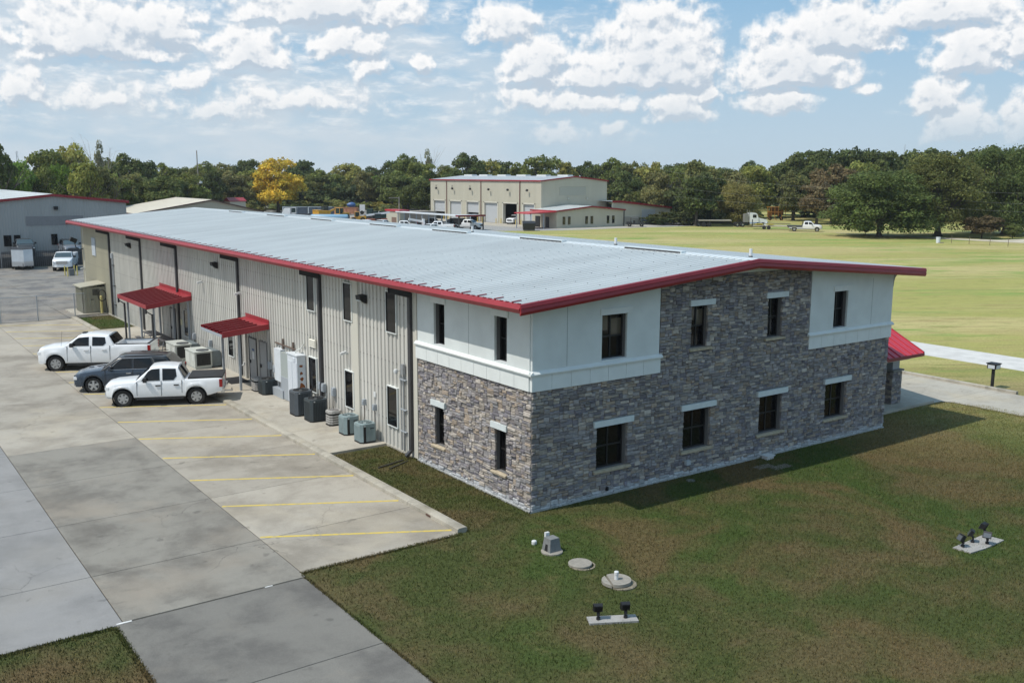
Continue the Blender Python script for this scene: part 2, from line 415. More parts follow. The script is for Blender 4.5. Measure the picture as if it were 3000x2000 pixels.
# parking lot bed (dark joints show between the slabs)
mb=MB(); mb.box(-30,-7.83,-.70,52.7,-.3,.004); mb.box(-7.83,-2.83,-.27,52.7,-.3,.004); mb.box(-2.9,-2.8,-.2,52.7,-.3,.0035)
lot=struct('parking_lot',mb,JOINT)
def slab(x0,x1,y0,y1,mat,z=.022,parent=None,name='concrete_slab',g=.012,pts=None):
    b=MB()
    if pts: b.prism(pts,2,-.1,z)
    else:
        e=.01
        vs=[(x0+g,y0+g,-.1),(x1-g,y0+g,-.1),(x1-g,y1-g,-.1),(x0+g,y1-g,-.1)]
        top=[(x0+g+e,y0+g+e,z),(x1-g-e,y0+g+e,z),(x1-g-e,y1-g-e,z),(x0+g+e,y1-g-e,z)]
        mid=[(x0+g,y0+g,z-.008),(x1-g,y0+g,z-.008),(x1-g,y1-g,z-.008),(x0+g,y1-g,z-.008)]
        b.add(vs+mid+top,[(0,1,5,4),(1,2,6,5),(2,3,7,6),(3,0,4,7),(4,5,9,8),(5,6,10,9),(6,7,11,10),(7,4,8,11),(8,9,10,11)])
    o=link(bpy.data.objects.new(name,b.mesh(name,mat))); o.parent=parent or lot; return o
ys=[-.58,2.63,7.1,11.58,16.16,20.6,25.1,29.6,34.1,38.6,43.1,47.6,52.6]
for a,b_ in zip(ys[:-1],ys[1:]):
    slab(-12.44,-7.8,a,b_,C_DARK if b_<12 else (C_WARM if b_>17 else C_DARK))
    slab(-17.2,-12.44,a-(.12 if a<0 else 0),b_,C_BLUE if b_<24 else C_WARM)
    slab(-22,-17.2,a-(.12 if a<0 else 0),b_,C_BLUE if b_<24 else C_WARM)
    slab(-7.8,-2.84,(-.28 if a<0 else a),b_,C_WARM)
# driveway out of the bottom of the frame
dr=struct('driveway',MB().box(-12.62,-7.84,-30,-.6,-.3,.004),JOINT)
for a,b_ in ((-5.02,-.62),(-9.5,-5.02),(-14,-9.5),(-18.5,-14),(-23,-18.5)):
    slab(-12.62,-7.86,a,b_,C_DRIVE,.02,dr)
# white patch filler at the lane joint
mb=MB(); 
for x0,x1,w in ((-12.6,-12.25,.05),(-8.95,-8.75,.03)):
    mb.box(x0,x1,-.61-w,-.61+w*.3,.0,.027)
o=struct('joint_filler',mb,M('white_filler',(.75,.74,.72),.9,var=.3,vs=20))
# yellow stall lines
for k in range(-1,16):
    if k<0: continue
    y0,y1=2.816+k*3.26, .111+k*3.26
    dx,dy=-4.93,y0-y1; n=math.hypot(dx,dy); px,py=-dy/n*.055,dx/n*.055
    if y0>52.4: break
    b=MB(); pts=[(-2.86+px,y1+py),(-7.75+px,y0+py),(-7.75-px,y0-py),(-2.86-px,y1-py)]
    b.prism(pts,2,.018,.0262)
    o=link(bpy.data.objects.new('stall_line',b.mesh('stall_line',YELLOW))); o.parent=lot
# kerb in cast lengths
kb=struct('kerb',MB().box(-2.80,-2.60,-.15,52.9,-.2,.1),C_CURB)
y=-.22
while y<52.6:
    y2=min(y+3.03,52.9)
    b=MB(); b.prism([(-2.86,-.05),(-2.84,.13),(-2.80,.155),(-2.60,.16),(-2.52,.15),(-2.50,-.05)],1,y+.008,y2-.008)
    o=link(bpy.data.objects.new('kerb_stone',b.mesh('kerb_stone',C_CURB,40))); o.parent=kb; y=y2
b=MB().box(-2.868,-2.858,1.35,1.62,.05,.11); o=link(bpy.data.objects.new('drain_slot',b.mesh('drain_slot',M('rust_dark',(.10,.05,.035),.9)))); o.parent=kb
# sidewalk slabs
sw=struct('sidewalk',MB().box(-2.49,-.02,9.5,45.4,-.2,.07),JOINT)
sy=[9.45,13.1,16.9,20.9,24.6,28.0,32.4,36.7,41.0,45.5]
for a,b_ in zip(sy[:-1],sy[1:]): slab(-2.51,-.01,a,b_,C_WALK,.10,sw)
mb=MB().box(-2.3,.0,53.6,57.5,-.1,.11); struct('shed_pad',mb,C_WALK)
# rear yard beyond the chain link fence
yd=struct('rear_yard',MB().box(-30,75,52.72,97.3,-.3,.004),JOINT)
for xa,xb in ((-30,-22),(-22,-17.2),(-17.2,-12.44),(-12.44,-7.8),(-7.8,-2.9),(-2.9,6),(6,15),(15,24)):
    yy=52.75
    while yy<97:
        if not(xa>=-2.9 and yy<58): slab(xa,xb,yy,min(yy+6.1,97.2),C_YARD,.02,yd)
        yy+=6.1
struct('yard_edge',MB().box(-2.85,0,52.95,58.8,-.1,.021),C_YARD)
# raised platform behind the slatted fence
struct('raised_platform',MB().box(-40,60,98.3,160,-.2,1.15),C_YARD)
# gravel yard and service road
mb=MB(); mb.prism([(58,126),(86,130.5),(100,124.8),(122,124.5),(140,123),(150,142),(168,180),(205,235),(150,300),(20,300),(20,160),(60,160)],2,-.05,.012); struct('gravel_yard',mb,GRAVEL)
struct('gravel_road',MB().box(35.7,39.5,-80,124,-.05,.012),GRAVELW)
mb=MB(); mb.box(102,128,124.5,139.3,-.02,.03); mb.box(98.5,106,139.3,185,-.02,.028); struct('apron',mb,C_WALK)
# drive, patio on the right
mb=MB(); mb.prism([(18.6,1.32),(24.6,1.32),(25.1,1.2),(25.35,.7),(25.4,-60),(29.5,-60),(29.5,75),(18.6,75)],2,-.05,.014); fd=struct('front_drive',mb,JOINT)
yy=1.32
for a,b_ in ((-60,-40),(-40,-30),(-30,-24),(-24,-18),(-18,-12),(-12,-6),(-6,.7)): slab(25.4,29.5,a,b_,C_WALK,.024,fd)
slab(25.6,29.5,.7,1.3,C_WALK,.0235,fd,g=.002)
for a,b_ in ((1.3,5.2),(5.2,11),(11,17),(17,25),(25,40),(40,60),(60,75)): slab(22.9 if a<2 else 18.6,29.5,a,b_,C_WALK,.024,fd)
mb=MB(); mb.prism([(18.6,1.30),(24.55,1.30),(24.55,5.2),(18.6,9.2)],2,-.05,.12); struct('patio',mb,C_WALK)
mb=MB(); mb.prism([(25.4,.7),(25.35,1.0),(25.1,1.25),(24.6,1.32),(22.9,1.32),(22.9,2),(25.6,2),(25.6,.7)],2,-.04,.022); o=struct('drive_corner',mb,C_WALK)
kr=struct('drive_kerb',MB().box(29.52,29.62,0,75,-.2,.1),C_CURB)
yy=0
while yy<75:
    b=MB(); b.prism([(29.48,-.05),(29.50,.14),(29.56,.16),(29.70,.16),(29.74,-.05)],1,yy+.008,yy+2.99)
    o=link(bpy.data.objects.new('kerb_stone',b.mesh('kerb_stone',C_CURB,40))); o.parent=kr; yy+=3
# distant drive and road by the trees on the right
def strip(name,pts,w,mat,z):
    b=MB(); pv=[Vector((p[0],p[1])) for p in pts]; L_=[];R_=[]
    for i,p in enumerate(pv):
        t=(pv[min(i+1,len(pv)-1)]-pv[max(i-1,0)]).normalized(); n=Vector((-t.y,t.x)); ww=w[i] if isinstance(w,list) else w
        L_.append(p+n*ww/2); R_.append(p-n*ww/2)
    for i in range(len(pv)-1): b.face([(L_[i].x,L_[i].y,z),(R_[i].x,R_[i].y,z),(R_[i+1].x,R_[i+1].y,z),(L_[i+1].x,L_[i+1].y,z)][::-1])
    return struct(name,b,mat)
strip('farm_track',[(139,91),(140,83),(141,75),(141.5,68),(143,60),(146,50),(150,38),(156,20),(165,0)],[.6,1.2,2.4,4,5,5,5,5,5],M('track_dust',(.60,.54,.42),.95,var=.3,vs=.6),.03)
strip('track_branch',[(142,61),(148,60),(156,59),(170,56),(200,50)],[6,5,4.5,4.5,4.5],M('track_dust',(.60,.54,.42)),.026)
strip('far_road',[(170,76),(173,72),(178,58),(190,30),(205,0)],7,M('road_grey',(.42,.41,.40),.9,var=.3,vs=.8),.028)
# ---------------------------------------------------------------- main building
W,Ln,A0=18.55,60.7,7.0
WHITE=M('white_stucco',(.66,.70,.69),.85,var=.10,vs=1.2,bump=.12,bs=60)
TRIMW=M('white_trim',(.70,.73,.715),.7,var=.06,vs=3)
CREAM=M('cream_trim',(.55,.53,.46),.6)
PANELW=M('wall_panel_white',(.585,.57,.525),.45,var=.17,vs=1.3,orand=.03,stretch=(1,1,.14))
PANELT=M('wall_panel_tan',(.47,.44,.335),.45,var=.08,vs=.8,orand=.03,stretch=(1,1,.25))
PANELB=M('wall_panel_beige',(.50,.475,.385),.5,var=.06,vs=.5,orand=.02,stretch=(1,1,.25))
PANELG=M('wall_panel_grey',(.385,.385,.375),.45,var=.08,vs=.5,orand=.03,stretch=(1,1,.25))
ROOFM=M('roof_metal',(.61,.63,.62),.34,var=.13,vs=.7,orand=.010,stretch=(.25,1,1),spec=.6)
REDM=M('red_metal',(.30,.020,.028),.42,var=.12,vs=2.,spec=.5)
REDD=M('dark_red_metal',(.20,.018,.025),.45)
BRONZE=M('dark_bronze',(.016,.015,.015),.5)
GUTTERD=M('downspout_charcoal',(.045,.045,.05),.4,var=.15,vs=3)
GLASS=M('window_glass',(.006,.006,.007),.05,spec=.32)
ROOMLIGHT=M('painted_room_light',(.10,.085,.062),.08,spec=.4)  # tan tone painted in for room light in the upper windows
BACK=M('dark_interior',(.015,.014,.013),.9)
GALV=M('galvanised',(.42,.44,.46),.4,metal=.6,var=.2,vs=4)
GREYP=M('grey_paint',(.33,.36,.39),.5)
LINTEL=M('lintel_stone',(.62,.67,.67),.75,var=.08,vs=5)
SILL=M('sill_stone',(.50,.42,.30),.8,var=.25,vs=8,bump=.2,bs=30)
BLACK=M('black_matte',(.012,.012,.013),.6)
WPLAS=M('white_plastic',(.62,.63,.63),.45)
B=Thing('office_warehouse','long two storey building with stone and stucco front, white metal roof and red gutters','building',(W/2,Ln/2,0))
def wall_cells(mb,axis,pos,th,u0,u1,v0,v1,holes,m=0):
    us=sorted({u0,u1,*[h[0] for h in holes],*[h[1] for h in holes]}); vs=sorted({v0,v1,*[h[2] for h in holes],*[h[3] for h in holes]})
    us=[u for u in us if u0<=u<=u1]; vs=[v for v in vs if v0<=v<=v1]
    for a,b in zip(us[:-1],us[1:]):
        run=None
        for c,d in zip(vs[:-1],vs[1:]):
            cu,cv=(a+b)/2,(c+d)/2
            inside=any(h[0]<cu<h[1] and h[2]<cv<h[3] for h in holes)
            if inside:
                if run: out(mb,axis,pos,th,a,b,run[0],run[1],m); run=None
            else: run=(run[0],d) if run else (c,d)
        if run: out(mb,axis,pos,th,a,b,run[0],run[1],m)
def out(mb,axis,pos,th,a,b,c,d,m):
    if axis=='F': mb.box(a,b,pos,pos+th,c,d,m)
    else: mb.box(pos,pos+th,a,b,c,d,m)
def roof_z(x): return 6.734+.0835*(min(x,W-x)+.945)
FW=[(2.78,3.86,4.58,6.06,'up'),(6.88,7.68,4.58,6.05,'up'),(10.82,11.62,4.58,6.05,'up'),(14.72,15.58,4.58,6.04,'up'),
    (2.64,3.95,.92,2.38,'lo'),(6.62,7.93,.92,2.38,'lo'),(10.58,11.86,.92,2.37,'lo'),(14.53,15.80,.93,2.37,'lo')]
SW=[(5.04,5.76,4.57,6.05,'up'),(1.28,1.98,4.57,6.05,'up'),(5.12,5.80,.92,2.35,'lo'),(1.34,1.98,.92,2.35,'lo')]
# core walls
mb=MB(); T=.30
wall_cells(mb,'F',.055,T,.055,W-.055,0,6.5,[h[:4] for h in FW])
mb.prism([(.055,6.5),(W-.055,6.5),(W-.055,roof_z(0)-.02),(W/2,roof_z(W/2)-.06),(.055,roof_z(0)-.02)],1,.055,.355)
wall_cells(mb,'S',.055,T,.36,A0+.05,0,roof_z(0)-.03,[h[:4] for h in SW])
mb.box(W-.36,W-.055,.36,Ln,0,6.7); mb.box(.10,.3,A0+.05,Ln,0,roof_z(0)-.02); mb.box(.1,W-.1,Ln-.25,Ln-.02,0,6.7)
mb.prism([(.2,6.7),(W-.2,6.7),(W/2,roof_z(W/2)-.08)],1,Ln-.25,Ln-.02)
MORTAR=M('mortar_shadow',(.15,.147,.145),.95)
B.part('wall',mb,MORTAR)
mb=MB(); mb.box(.6,W-.6,.9,Ln-.6,0,6.4); B.part('interior',mb,BACK)
# stucco skins
mb=MB()
EP=.035
def stucco_front(x0,x1):
    hs=[h[:4] for h in FW if h[4]=='up' and x0<h[0]<x1]
    wall_cells(mb,'F',-EP,.10,x0,x1,4.46,6.5,hs)
    a=[(x0,6.5),(x1,6.5),(x1,roof_z(x1)-.02),(x0,roof_z(x0)-.02)]
    mb.prism(a,1,-EP,-EP+.10)
stucco_front(-.001,5.33); stucco_front(13.28,W+.03)
wall_cells(mb,'S',-EP,.0999,.065,A0-.08,4.46,roof_z(0)-.05,[h[:4] for h in SW if h[4]=='up'])
mb.prism([(5.33,7.07),(13.28,7.07),(13.28,roof_z(13.28)-.02),(W/2,roof_z(W/2)-.03),(5.33,roof_z(5.33)-.02)],1,-.03,.06)
st=B.part('stucco_wall',mb,WHITE)
# reveals of the stucco and stone windows are cut in the wall; control joints
mb=MB()
JG=M('joint_grey',(.28,.30,.30),.9)
for x in (1.35,17.18): B.part('control_joint',MB().box(x-.008,x+.008,-EP-.004,-EP+.01,4.56,6.44),JG)
B.part('control_joint',MB().box(-EP-.004,-EP+.01,3.49,3.506,4.56,6.3),JG)
# band of flat panels and ledge
x=0.0
def bandp(nm,bx): 
    o=B.part(nm,MB().box(*bx),TRIMW); return o
def front_band(x0,x1,w):
    n=max(1,round((x1-x0)/w)); s=(x1-x0)/n
    for i in range(n): bandp('band_panel',(x0+i*s+.006,x0+(i+1)*s-.006,-.075,.05,3.90,4.40))
front_band(-.045,5.38,.8); front_band(13.24,W+.045,.8)
n=9; s=(A0-.05+.0)/n
for i in range(n): bandp('band_panel',(-.075,.05,.055+i*s+.006 if i else .056,.055+(i+1)*s-.006,3.90,4.40))
prof=[(-.02,4.40),(-.13,4.405),(-.14,4.45),(-.10,4.49),(-.04,4.53)]
mb=MB(); mb.prism(prof,1,-.0,.0)
mb=MB()
def ledge_front(x0,x1):
    vs=[];pr=[(-.02,4.402),(-.13,4.405),(-.14,4.45),(-.10,4.49),(-.034,4.54)]
    B.part('ledge',MB().prism(pr,0,x0,x1),TRIMW)
ledge_front(-.14,5.44); ledge_front(13.18,W+.12)
B.part('ledge',MB().prism(prof[:-1]+[(-.034,4.54)],1,-.13,A0+.02),TRIMW)
pass
# soffit boards of the overhang
SOF=M('soffit_grey',(.42,.43,.42),.7)
mb=MB()
for sgn in (0,1):
    xa,xb=(-.90,W/2) if sgn==0 else (W/2,W+.90)
    za,zb=roof_z(-.9) if sgn==0 else roof_z(W/2), roof_z(W/2) if sgn==0 else roof_z(W+.9)
    mb.prism([(xa,za-.21),(xb,zb-.21),(xb,zb-.05),(xa,za-.05)],1,-.76,Ln+.7)
B.part('soffit',mb,SOF)
# roof panels
def roof_panel(left):
    b=MB(); xs=(-.965,W/2) if left else (W+.965,W/2); y0=-.80
    prof=[]
    for r in range(3):
        c=y0+.1525+r*.305
        prof+= [(c-.062,0),(c-.036,.055),(c+.036,.055),(c+.062,0)]
    prof=[(y0,0)]+prof+[(y0+.9149,0)]
    z0,z1=roof_z(-.965),roof_z(W/2)
    vs=[(xs[0],p[0],z0+p[1]) for p in prof]+[(xs[1],p[0],z1+p[1]) for p in prof]; n=len(prof)
    fs=[(i,i+1,i+1+n,i+n) if not left else (i+n,i+1+n,i+1,i) for i in range(n-1)]
    b.add(vs,fs); return b
for left in (True,False):
    p=B.part('roof_panel',roof_panel(left),ROOFM)
    for k in range(1,68): B.copy(p,(0,k*.9158,0))
# screws in rows over the purlins, ridge cap and closures
mb=MB()
k=0
for j in range(203):
    y=-.80+.1525+j*.3053
    for i in range(7):
        if (i+j)%2: continue
        x=-.3+i*1.45; z=roof_z(x)+.05
        mb.cbox((x,y-.06,z-.024),(.03,.018,.014))
B.part('roof_screws',mb,GUTTERD,kind='stuff')
mb=MB(); zr=roof_z(W/2)
mb.add([(W/2-.42,-.80,zr+.008),(W/2,-.80,zr+.05),(W/2+.42,-.80,zr+.008),(W/2-.42,Ln+.75,zr+.008),(W/2,Ln+.75,zr+.05),(W/2+.42,Ln+.75,zr+.008)],[(0,1,4,3),(1,2,5,4)])
for j in range(0,203,1):
    y=-.80+.1525+j*.3053
    mb.box(W/2-.42,W/2-.30,y+.05,y+.25,zr-.028,zr+.012)
B.part('ridge_cap',mb,M('ridge_metal',(.66,.70,.71),.35))
mb=MB()
for j in range(68):
    y=-.80+.457+j*.9158; z=roof_z(-.95)
    mb.cbox((-.86,y,z+.030),(.26,.045,.03),ry=-.0835)
strapmesh=mb
for j in range(68):
    b=MB(); y=-.80+.457+j*.9158; b.cbox((-.83,y,roof_z(-.83)+.055),(.32,.07,.05),ry=-.0833)
    if j==0: sp0=B.part('gutter_strap',b,REDD)
    else: B.copy(sp0,(0,j*.9158,0))
mb=MB()
for j in range(203):
    y=-.80+.1525+j*.3053
    if j%3!=1: mb.cbox((-.955,y,roof_z(-.955)+.028),(.07,.10,.055))
B.part('rib_closures',mb,REDD,kind='stuff')
# gutters, rakes
def gut(sign,x0):
    p=[(0,.035),(-.07,.02),(-.15,-.11),(-.085,-.235),(0,-.235)]
    b=MB(); zz=roof_z(-.945)
    b.prism([(x0+sign*a,zz+c) for a,c in p],1,-.80,Ln+.78); return b
B.part('gutter',gut(1,-.93),REDM); B.part('gutter',gut(-1,W+.93),REDM)
def rake(y0,d):
    for side in (0,1):
        b=MB(); pr=[(0,.045),(-.045,.03),(-.075,-.075),(-.055,-.10),(-.075,-.20),(-.03,-.29),(0,-.29)]
        xs=(-1.04,W/2) if side==0 else (W/2,W+1.04)
        vs=[]
        for x in xs:
            z=roof_z(x) if side==0 or x==W/2 else roof_z(x)
            vs+=[(x,y0+d*p[0],z+p[1]) for p in pr]
        n=len(pr); b.add(vs,[(i,(i+1)%n,(i+1)%n+n,i+n) for i in range(n)]+[tuple(range(n)),tuple(range(n,2*n))])
        B.part('rake_trim',b,REDM)
rake(-.79,1); rake(Ln+.79,-1)
# crown bracket under the right eave
mb=MB(); mb.prism([(W+.03,6.0),(W+.03,6.72),(W+.42,6.72),(W+.42,6.62),(W+.30,6.56),(W+.10,6.35),(W+.05,6.2)],1,-.05,Ln*.6); B.part('eave_moulding',mb,M('moulding',(.30,.31,.30),.8))
# ---- stones
pal=[(.26,.25,.24),(.32,.295,.255),(.38,.35,.30),(.225,.22,.235),(.185,.18,.20),(.29,.285,.285),(.42,.395,.35),(.34,.29,.23),(.27,.27,.27),(.215,.20,.195),(.33,.32,.315)]
STONE=M('ledge_stone',(.3,.3,.3),.88,attr=True,var=.28,vs=9,bump=.45,bs=22,vlo=.4,vhi=.7)
GU,GV=.078,.052
def fill(nu,nv,free,rg):
    occ=np.zeros((nu,nv),bool); outp=[]
    for v in range(nv):
        u=0
        while u<nu:
            if occ[u,v] or not free(u,v): u+=1; continue
            w=rg.choice((2,2,3,3,3,4,4,5)); h=rg.choice((1,1,2,2,2,3)) if w<5 else rg.choice((1,2,2))
            ww=0
            while ww<w and u+ww<nu and not occ[u+ww,v] and free(u+ww,v): ww+=1
            if u+ww<nu and ww==w and (u+ww+1>=nu or occ[min(u+ww+1,nu-1),v] or not free(u+ww+1,v)) and not occ[u+ww,v] and free(u+ww,v): ww+=1
            hh=1
            while hh<h and v+hh<nv and all(free(u+k,v+hh) and not occ[u+k,v+hh] for k in range(ww)): hh+=1
            occ[u:u+ww,v:v+hh]=True; outp.append((u,v,ww,hh)); u+=ww
    return outp
def stone_mb(kind,u0,u1,v0,v1,depth,rg,pos=0.,sgn=1):
    "irregular block with a chipped, slightly domed face; kind F faces -y, S faces -x"
    b=MB(); g=.006; e=min(.018,(v1-v0)*.22)
    j=lambda a:rg.uniform(-a,a)
    o=[(u0+g+j(.004),v0+g+j(.003)),(u1-g+j(.004),v0+g+j(.003)),(u1-g+j(.004),v1-g+j(.003)),(u0+g+j(.004),v1-g+j(.003))]
    i=[(o[0][0]+e,o[0][1]+e),(o[1][0]-e,o[1][1]+e),(o[2][0]-e,o[2][1]-e),(o[3][0]+e,o[3][1]-e)]
    pts=[(p[0],p[1],.06) for p in o]+[(p[0],p[1],-depth*.55+j(.004)) for p in o]+[(p[0],p[1],-depth+j(.010)) for p in i]
    vs=[(p[0],pos+p[2]*sgn,p[1]) if kind=='F' else (pos+p[2]*sgn,p[0],p[1]) for p in pts]
    fs=[(0,1,5,4),(1,2,6,5),(2,3,7,6),(3,0,4,7),(4,5,9,8),(5,6,10,9),(6,7,11,10),(7,4,8,11),(8,9,10,11)]
    if (kind=='F')!=(sgn==1): fs=[f[::-1] for f in fs]
    b.add(vs,fs); return b
def colour(me,cols):
    a=me.color_attributes.new('col','FLOAT_COLOR','CORNER')
    nl=len(me.loops); arr=np.ones((nl,4),np.float32); k=0
    tot=np.array([p.loop_total for p in me.polygons]); arr[:,:3]=np.repeat(np.array(cols,np.float32),tot,axis=0)
    a.data.foreach_set('color',arr.ravel())
def stcol(rg,v):
    c=rg.choice(pal); c=(c[0]*1.03,c[1]*.985,c[2]*.985); f=rg.uniform(.78,1.25)*(1.12 if v<.25 else 1)
    if v<.14: c=(.42,.43,.44)
    return tuple(x*f for x in c)
STONES=[]
rg=random.Random(11)
def holes_F(u,v):
    x,z=u,v
    for h in FW:
        if h[0]-.0<x<h[1]+.0 and h[2]<z<h[3]: return True
        if h[4]=='lo' or 6<h[0]<13:
            if h[0]-.17<x<h[1]+.30 and h[3]<z<h[3]+.215: return True
            if h[0]-.12<x<h[1]+.22 and h[2]-.14<z<h[2]: return True
    if z>3.90 and (x<5.36 or x>13.27): return True
    return z>7.06 or z>roof_z(x)-.03
nu,nv=int(W/GU)+1,int(7.1/GV)
for u,v,w,h in fill(nu,nv,lambda u,v: not holes_F((u+.5)*GU,(v+.5)*GV) ,rg):
    u1=min((u+w)*GU,W); 
    if u1-u*GU<.03: continue
    STONES.append(('F',u*GU,u1,v*GV,(v+h)*GV,rg.uniform(.0,.055),0.,1))
def holes_S(y,z):
    for h in SW:
        if h[0]<y<h[1] and h[2]<z<h[3]: return True
        if h[4]=='lo':
            if h[0]-.12<y<h[1]+.22 and h[3]<z<h[3]+.21: return True
            if h[0]-.08<y<h[1]+.20 and h[2]-.14<z<h[2]: return True
    return z>3.90
nu=int(A0/GU)
for u,v,w,h in fill(nu,int(3.92/GV),lambda u,v: not holes_S((u+.5)*GU,(v+.5)*GV),rg):
    STONES.append(('S',u*GU,(u+w)*GU,v*GV,(v+h)*GV,rg.uniform(.0,.055),0.,1))
for u,v,w,h in fill(4,int(3.92/GV),lambda u,v: True,rg):  # return of the right corner
    STONES.append(('R',u*GU,(u+w)*GU,v*GV,(v+h)*GV,rg.uniform(.0,.03),W,-1))
cam=Vector((-17.49,-23.468,10.468))
def shows(s):
    k,u0,u1,v0,v1,d,p,sg=s
    c=Vector(((u0+u1)/2,0,(v0+v1)/2)) if k=='F' else Vector((0,(u0+u1)/2,(v0+v1)/2))
    dv=c-cam; fac=abs(dv.y if k=='F' else dv.x)/dv.length
    return (u1-u0)*(v1-v0)*fac/dv.length_squared
vis=sorted([s for s in STONES if s[0]!='R'],key=shows,reverse=True)
big=vis[:300]; bigset=set(map(id,big))
for s in big:
    b=stone_mb(s[0],*s[1:6],rg,s[6],s[7]); o=B.part('stone',b,STONE); colour(o.data,[stcol(rg,s[3])]*len(b.f))
mb=MB(); cols=[]
for s in STONES:
    if id(s) in bigset: continue
    b=stone_mb('F' if s[0]=='F' else 'S',*s[1:6],rg,s[6],s[7]); mb.add(b.v,b.f); cols+=[stcol(rg,s[3])]*len(b.f)
o=B.part('stone_veneer',mb,STONE,kind='stuff'); colour(o.data,cols)
# foundation strip
mb=MB(); mb.box(-.055,W+.02,-.055,.0,-.1,.055); mb.box(-.055,.0,-.0549,A0,-.1,.055); B.part('footing',mb,M('footing',(.42,.43,.42),.9,var=.2,vs=4))
# ---- windows of stone and stucco front
def window_F(h):
    x0,x1,z0,z1,k=h; y=.19; f=.05
    b=MB(); b.box(x0,x1,y,y+.06,z0,z0+f); b.box(x0,x1,y,y+.06,z1-f,z1); b.box(x0,x0+f,y,y+.06,z0+f,z1-f); b.box(x1-f,x1,y,y+.06,z0+f,z1-f)
    xm=(x0+x1)/2; zm=(z0+z1)/2
    b.box(xm-.028,xm+.028,y+.003,y+.057,z0+f,z1-f); b.box(x0+f,xm-.028,y+.006,y+.054,zm-.028,zm+.028); b.box(xm+.028,x1-f,y+.006,y+.054,zm-.028,zm+.028)
    w=B.part('window',b,BRONZE)
    for a,c in ((x0+f,xm-.028),(xm+.028,x1-f)):
        for d,e in ((z0+f,zm-.028),(zm+.028,z1-f)):
            B.part('pane',MB().box(a,c,y+.03,y+.036,d,e),GLASS,w)
    if k=='up' and x0<8: B.part('room_light_patch',MB().box(xm+.03,x1-f-.004,y+.0285,y+.0299,zm+.03,z1-f-.12),ROOMLIGHT,w); B.part('room_light_patch',MB().box(x0+f+.004,xm-.10,y+.0285,y+.0299,zm+.2,z1-f-.02),ROOMLIGHT,w)  # tan sheets over the panes, standing in for light from inside
    stucco=(k=='up' and not 6<x0<13)
    B.part('lintel',MB().box(x0-(.08 if stucco else .14),x1+(.20 if stucco else .28),-(.075 if stucco else .085),.06,z1+.005,z1+.205),TRIMW if stucco else LINTEL,w)
    if not stucco: B.part('sill',MB().prism([(-.075,z0-.115),(-.085,z0-.05),(-.06,z0-.035),(.2,z0+.0),(.2,z0-.115)],0,x0-.10,x1+.2),SILL,w)
    else: B.part('sill',MB().box(x0,x1,-.03,.2,z0-.004,z0+.012),M('sill_flash',(.62,.66,.68),.5),w)
def window_S(h):
    y0,y1,z0,z1,k=h; x=.19; f=.045
    b=MB(); b.box(x,x+.06,y0,y1,z0,z0+f); b.box(x,x+.06,y0,y1,z1-f,z1); b.box(x,x+.06,y0,y0+f,z0+f,z1-f); b.box(x,x+.06,y1-f,y1,z0+f,z1-f)
    ym=(y0+y1)/2; zm=(z0+z1)/2
    b.box(x+.003,x+.057,ym-.022,ym+.022,z0+f,z1-f); b.box(x+.006,x+.054,y0+f,ym-.022,zm-.025,zm+.025); b.box(x+.006,x+.054,ym+.022,y1-f,zm-.025,zm+.025)
    w=B.part('window',b,BRONZE)
    for a,c in ((y0+f,ym-.022),(ym+.022,y1-f)):
        for d,e in ((z0+f,zm-.025),(zm+.025,z1-f)): B.part('pane',MB().box(x+.03,x+.036,a,c,d,e),GLASS,w)
    st=k=='up'
    B.part('lintel',MB().box(-.075 if st else -.085,.06,y0-.09,y1+.17,z1+.005,z1+.205),TRIMW if st else LINTEL,w)
    if not st: B.part('sill',MB().prism([(-.075,z0-.115),(-.085,z0-.05),(-.06,z0-.035),(.2,z0),(.2,z0-.115)],1,y0-.06,y1+.17),SILL,w)
    else: B.part('sill',MB().box(-.03,.2,y0,y1,z0-.004,z0+.012),M('sill_flash',(.62,.66,.68)),w)
for h in FW: window_F(h)
for h in SW: window_S(h)
# ---- metal side wall: ribbed panels, plane x=.03
def rib_panel(mb,y0,w,z0,z1,x=.03,d=.05,rib=.305,n=3):
    prof=[(y0,0)]
    for r in range(n):
        c=y0+.5*rib+r*rib; prof+=[(c-.085,0),(c-.065,d),(c+.04,d),(c+.06,0)]
    prof.append((y0+w,0)); k=len(prof)
    vs=[(x-p[1],p[0],z0) for p in prof]+[(x-p[1],p[0],z1) for p in prof]
    mb.add(vs,[(i,i+k,i+1+k,i+1) for i in range(k-1)]); return mb
y=A0+.3
pw=PANELW
first={}
while y<Ln-.1:
    mat=PANELW if y<51.9 else PANELT
    key=mat.name
    if key not in first: first[key]=(B.part('wall_panel',rib_panel(MB(),y,.914,.08,6.62),mat),y)
    else: B.copy(first[key][0],(0,y-first[key][1],0))
    y+=.9147
def rib_panel_x(mb,x0,w,z0,z1,y,d=.05,rib=.305,n=3):
    prof=[(x0,0)]
    for r in range(n):
        c=x0+.5*rib+r*rib; prof+=[(c-.085,0),(c-.065,d),(c+.04,d),(c+.06,0)]
    prof.append((x0+w,0)); k=len(prof)
    vs=[(p[0],y-p[1],z0) for p in prof]+[(p[0],y-p[1],z1) for p in prof]
    mb.add(vs,[(i,i+1,i+1+k,i+k) for i in range(k-1)]); return mb
# trims
B.part('corner_trim',MB().box(-.02,.10,A0+.0,A0+.30,.05,6.6),CREAM); B.part('wall_pilaster',MB().box(-.055,.09,11.68,12.3,.08,6.6),CREAM); B.part('corner_trim',MB().box(-.01,.10,Ln-.12,Ln+.03,.05,6.6),CREAM)
mb=MB(); mb.box(-.03,.2,A0+.31,Ln,-.1,.09); B.part('base_trim',mb,M('base_angle',(.40,.38,.33),.8))
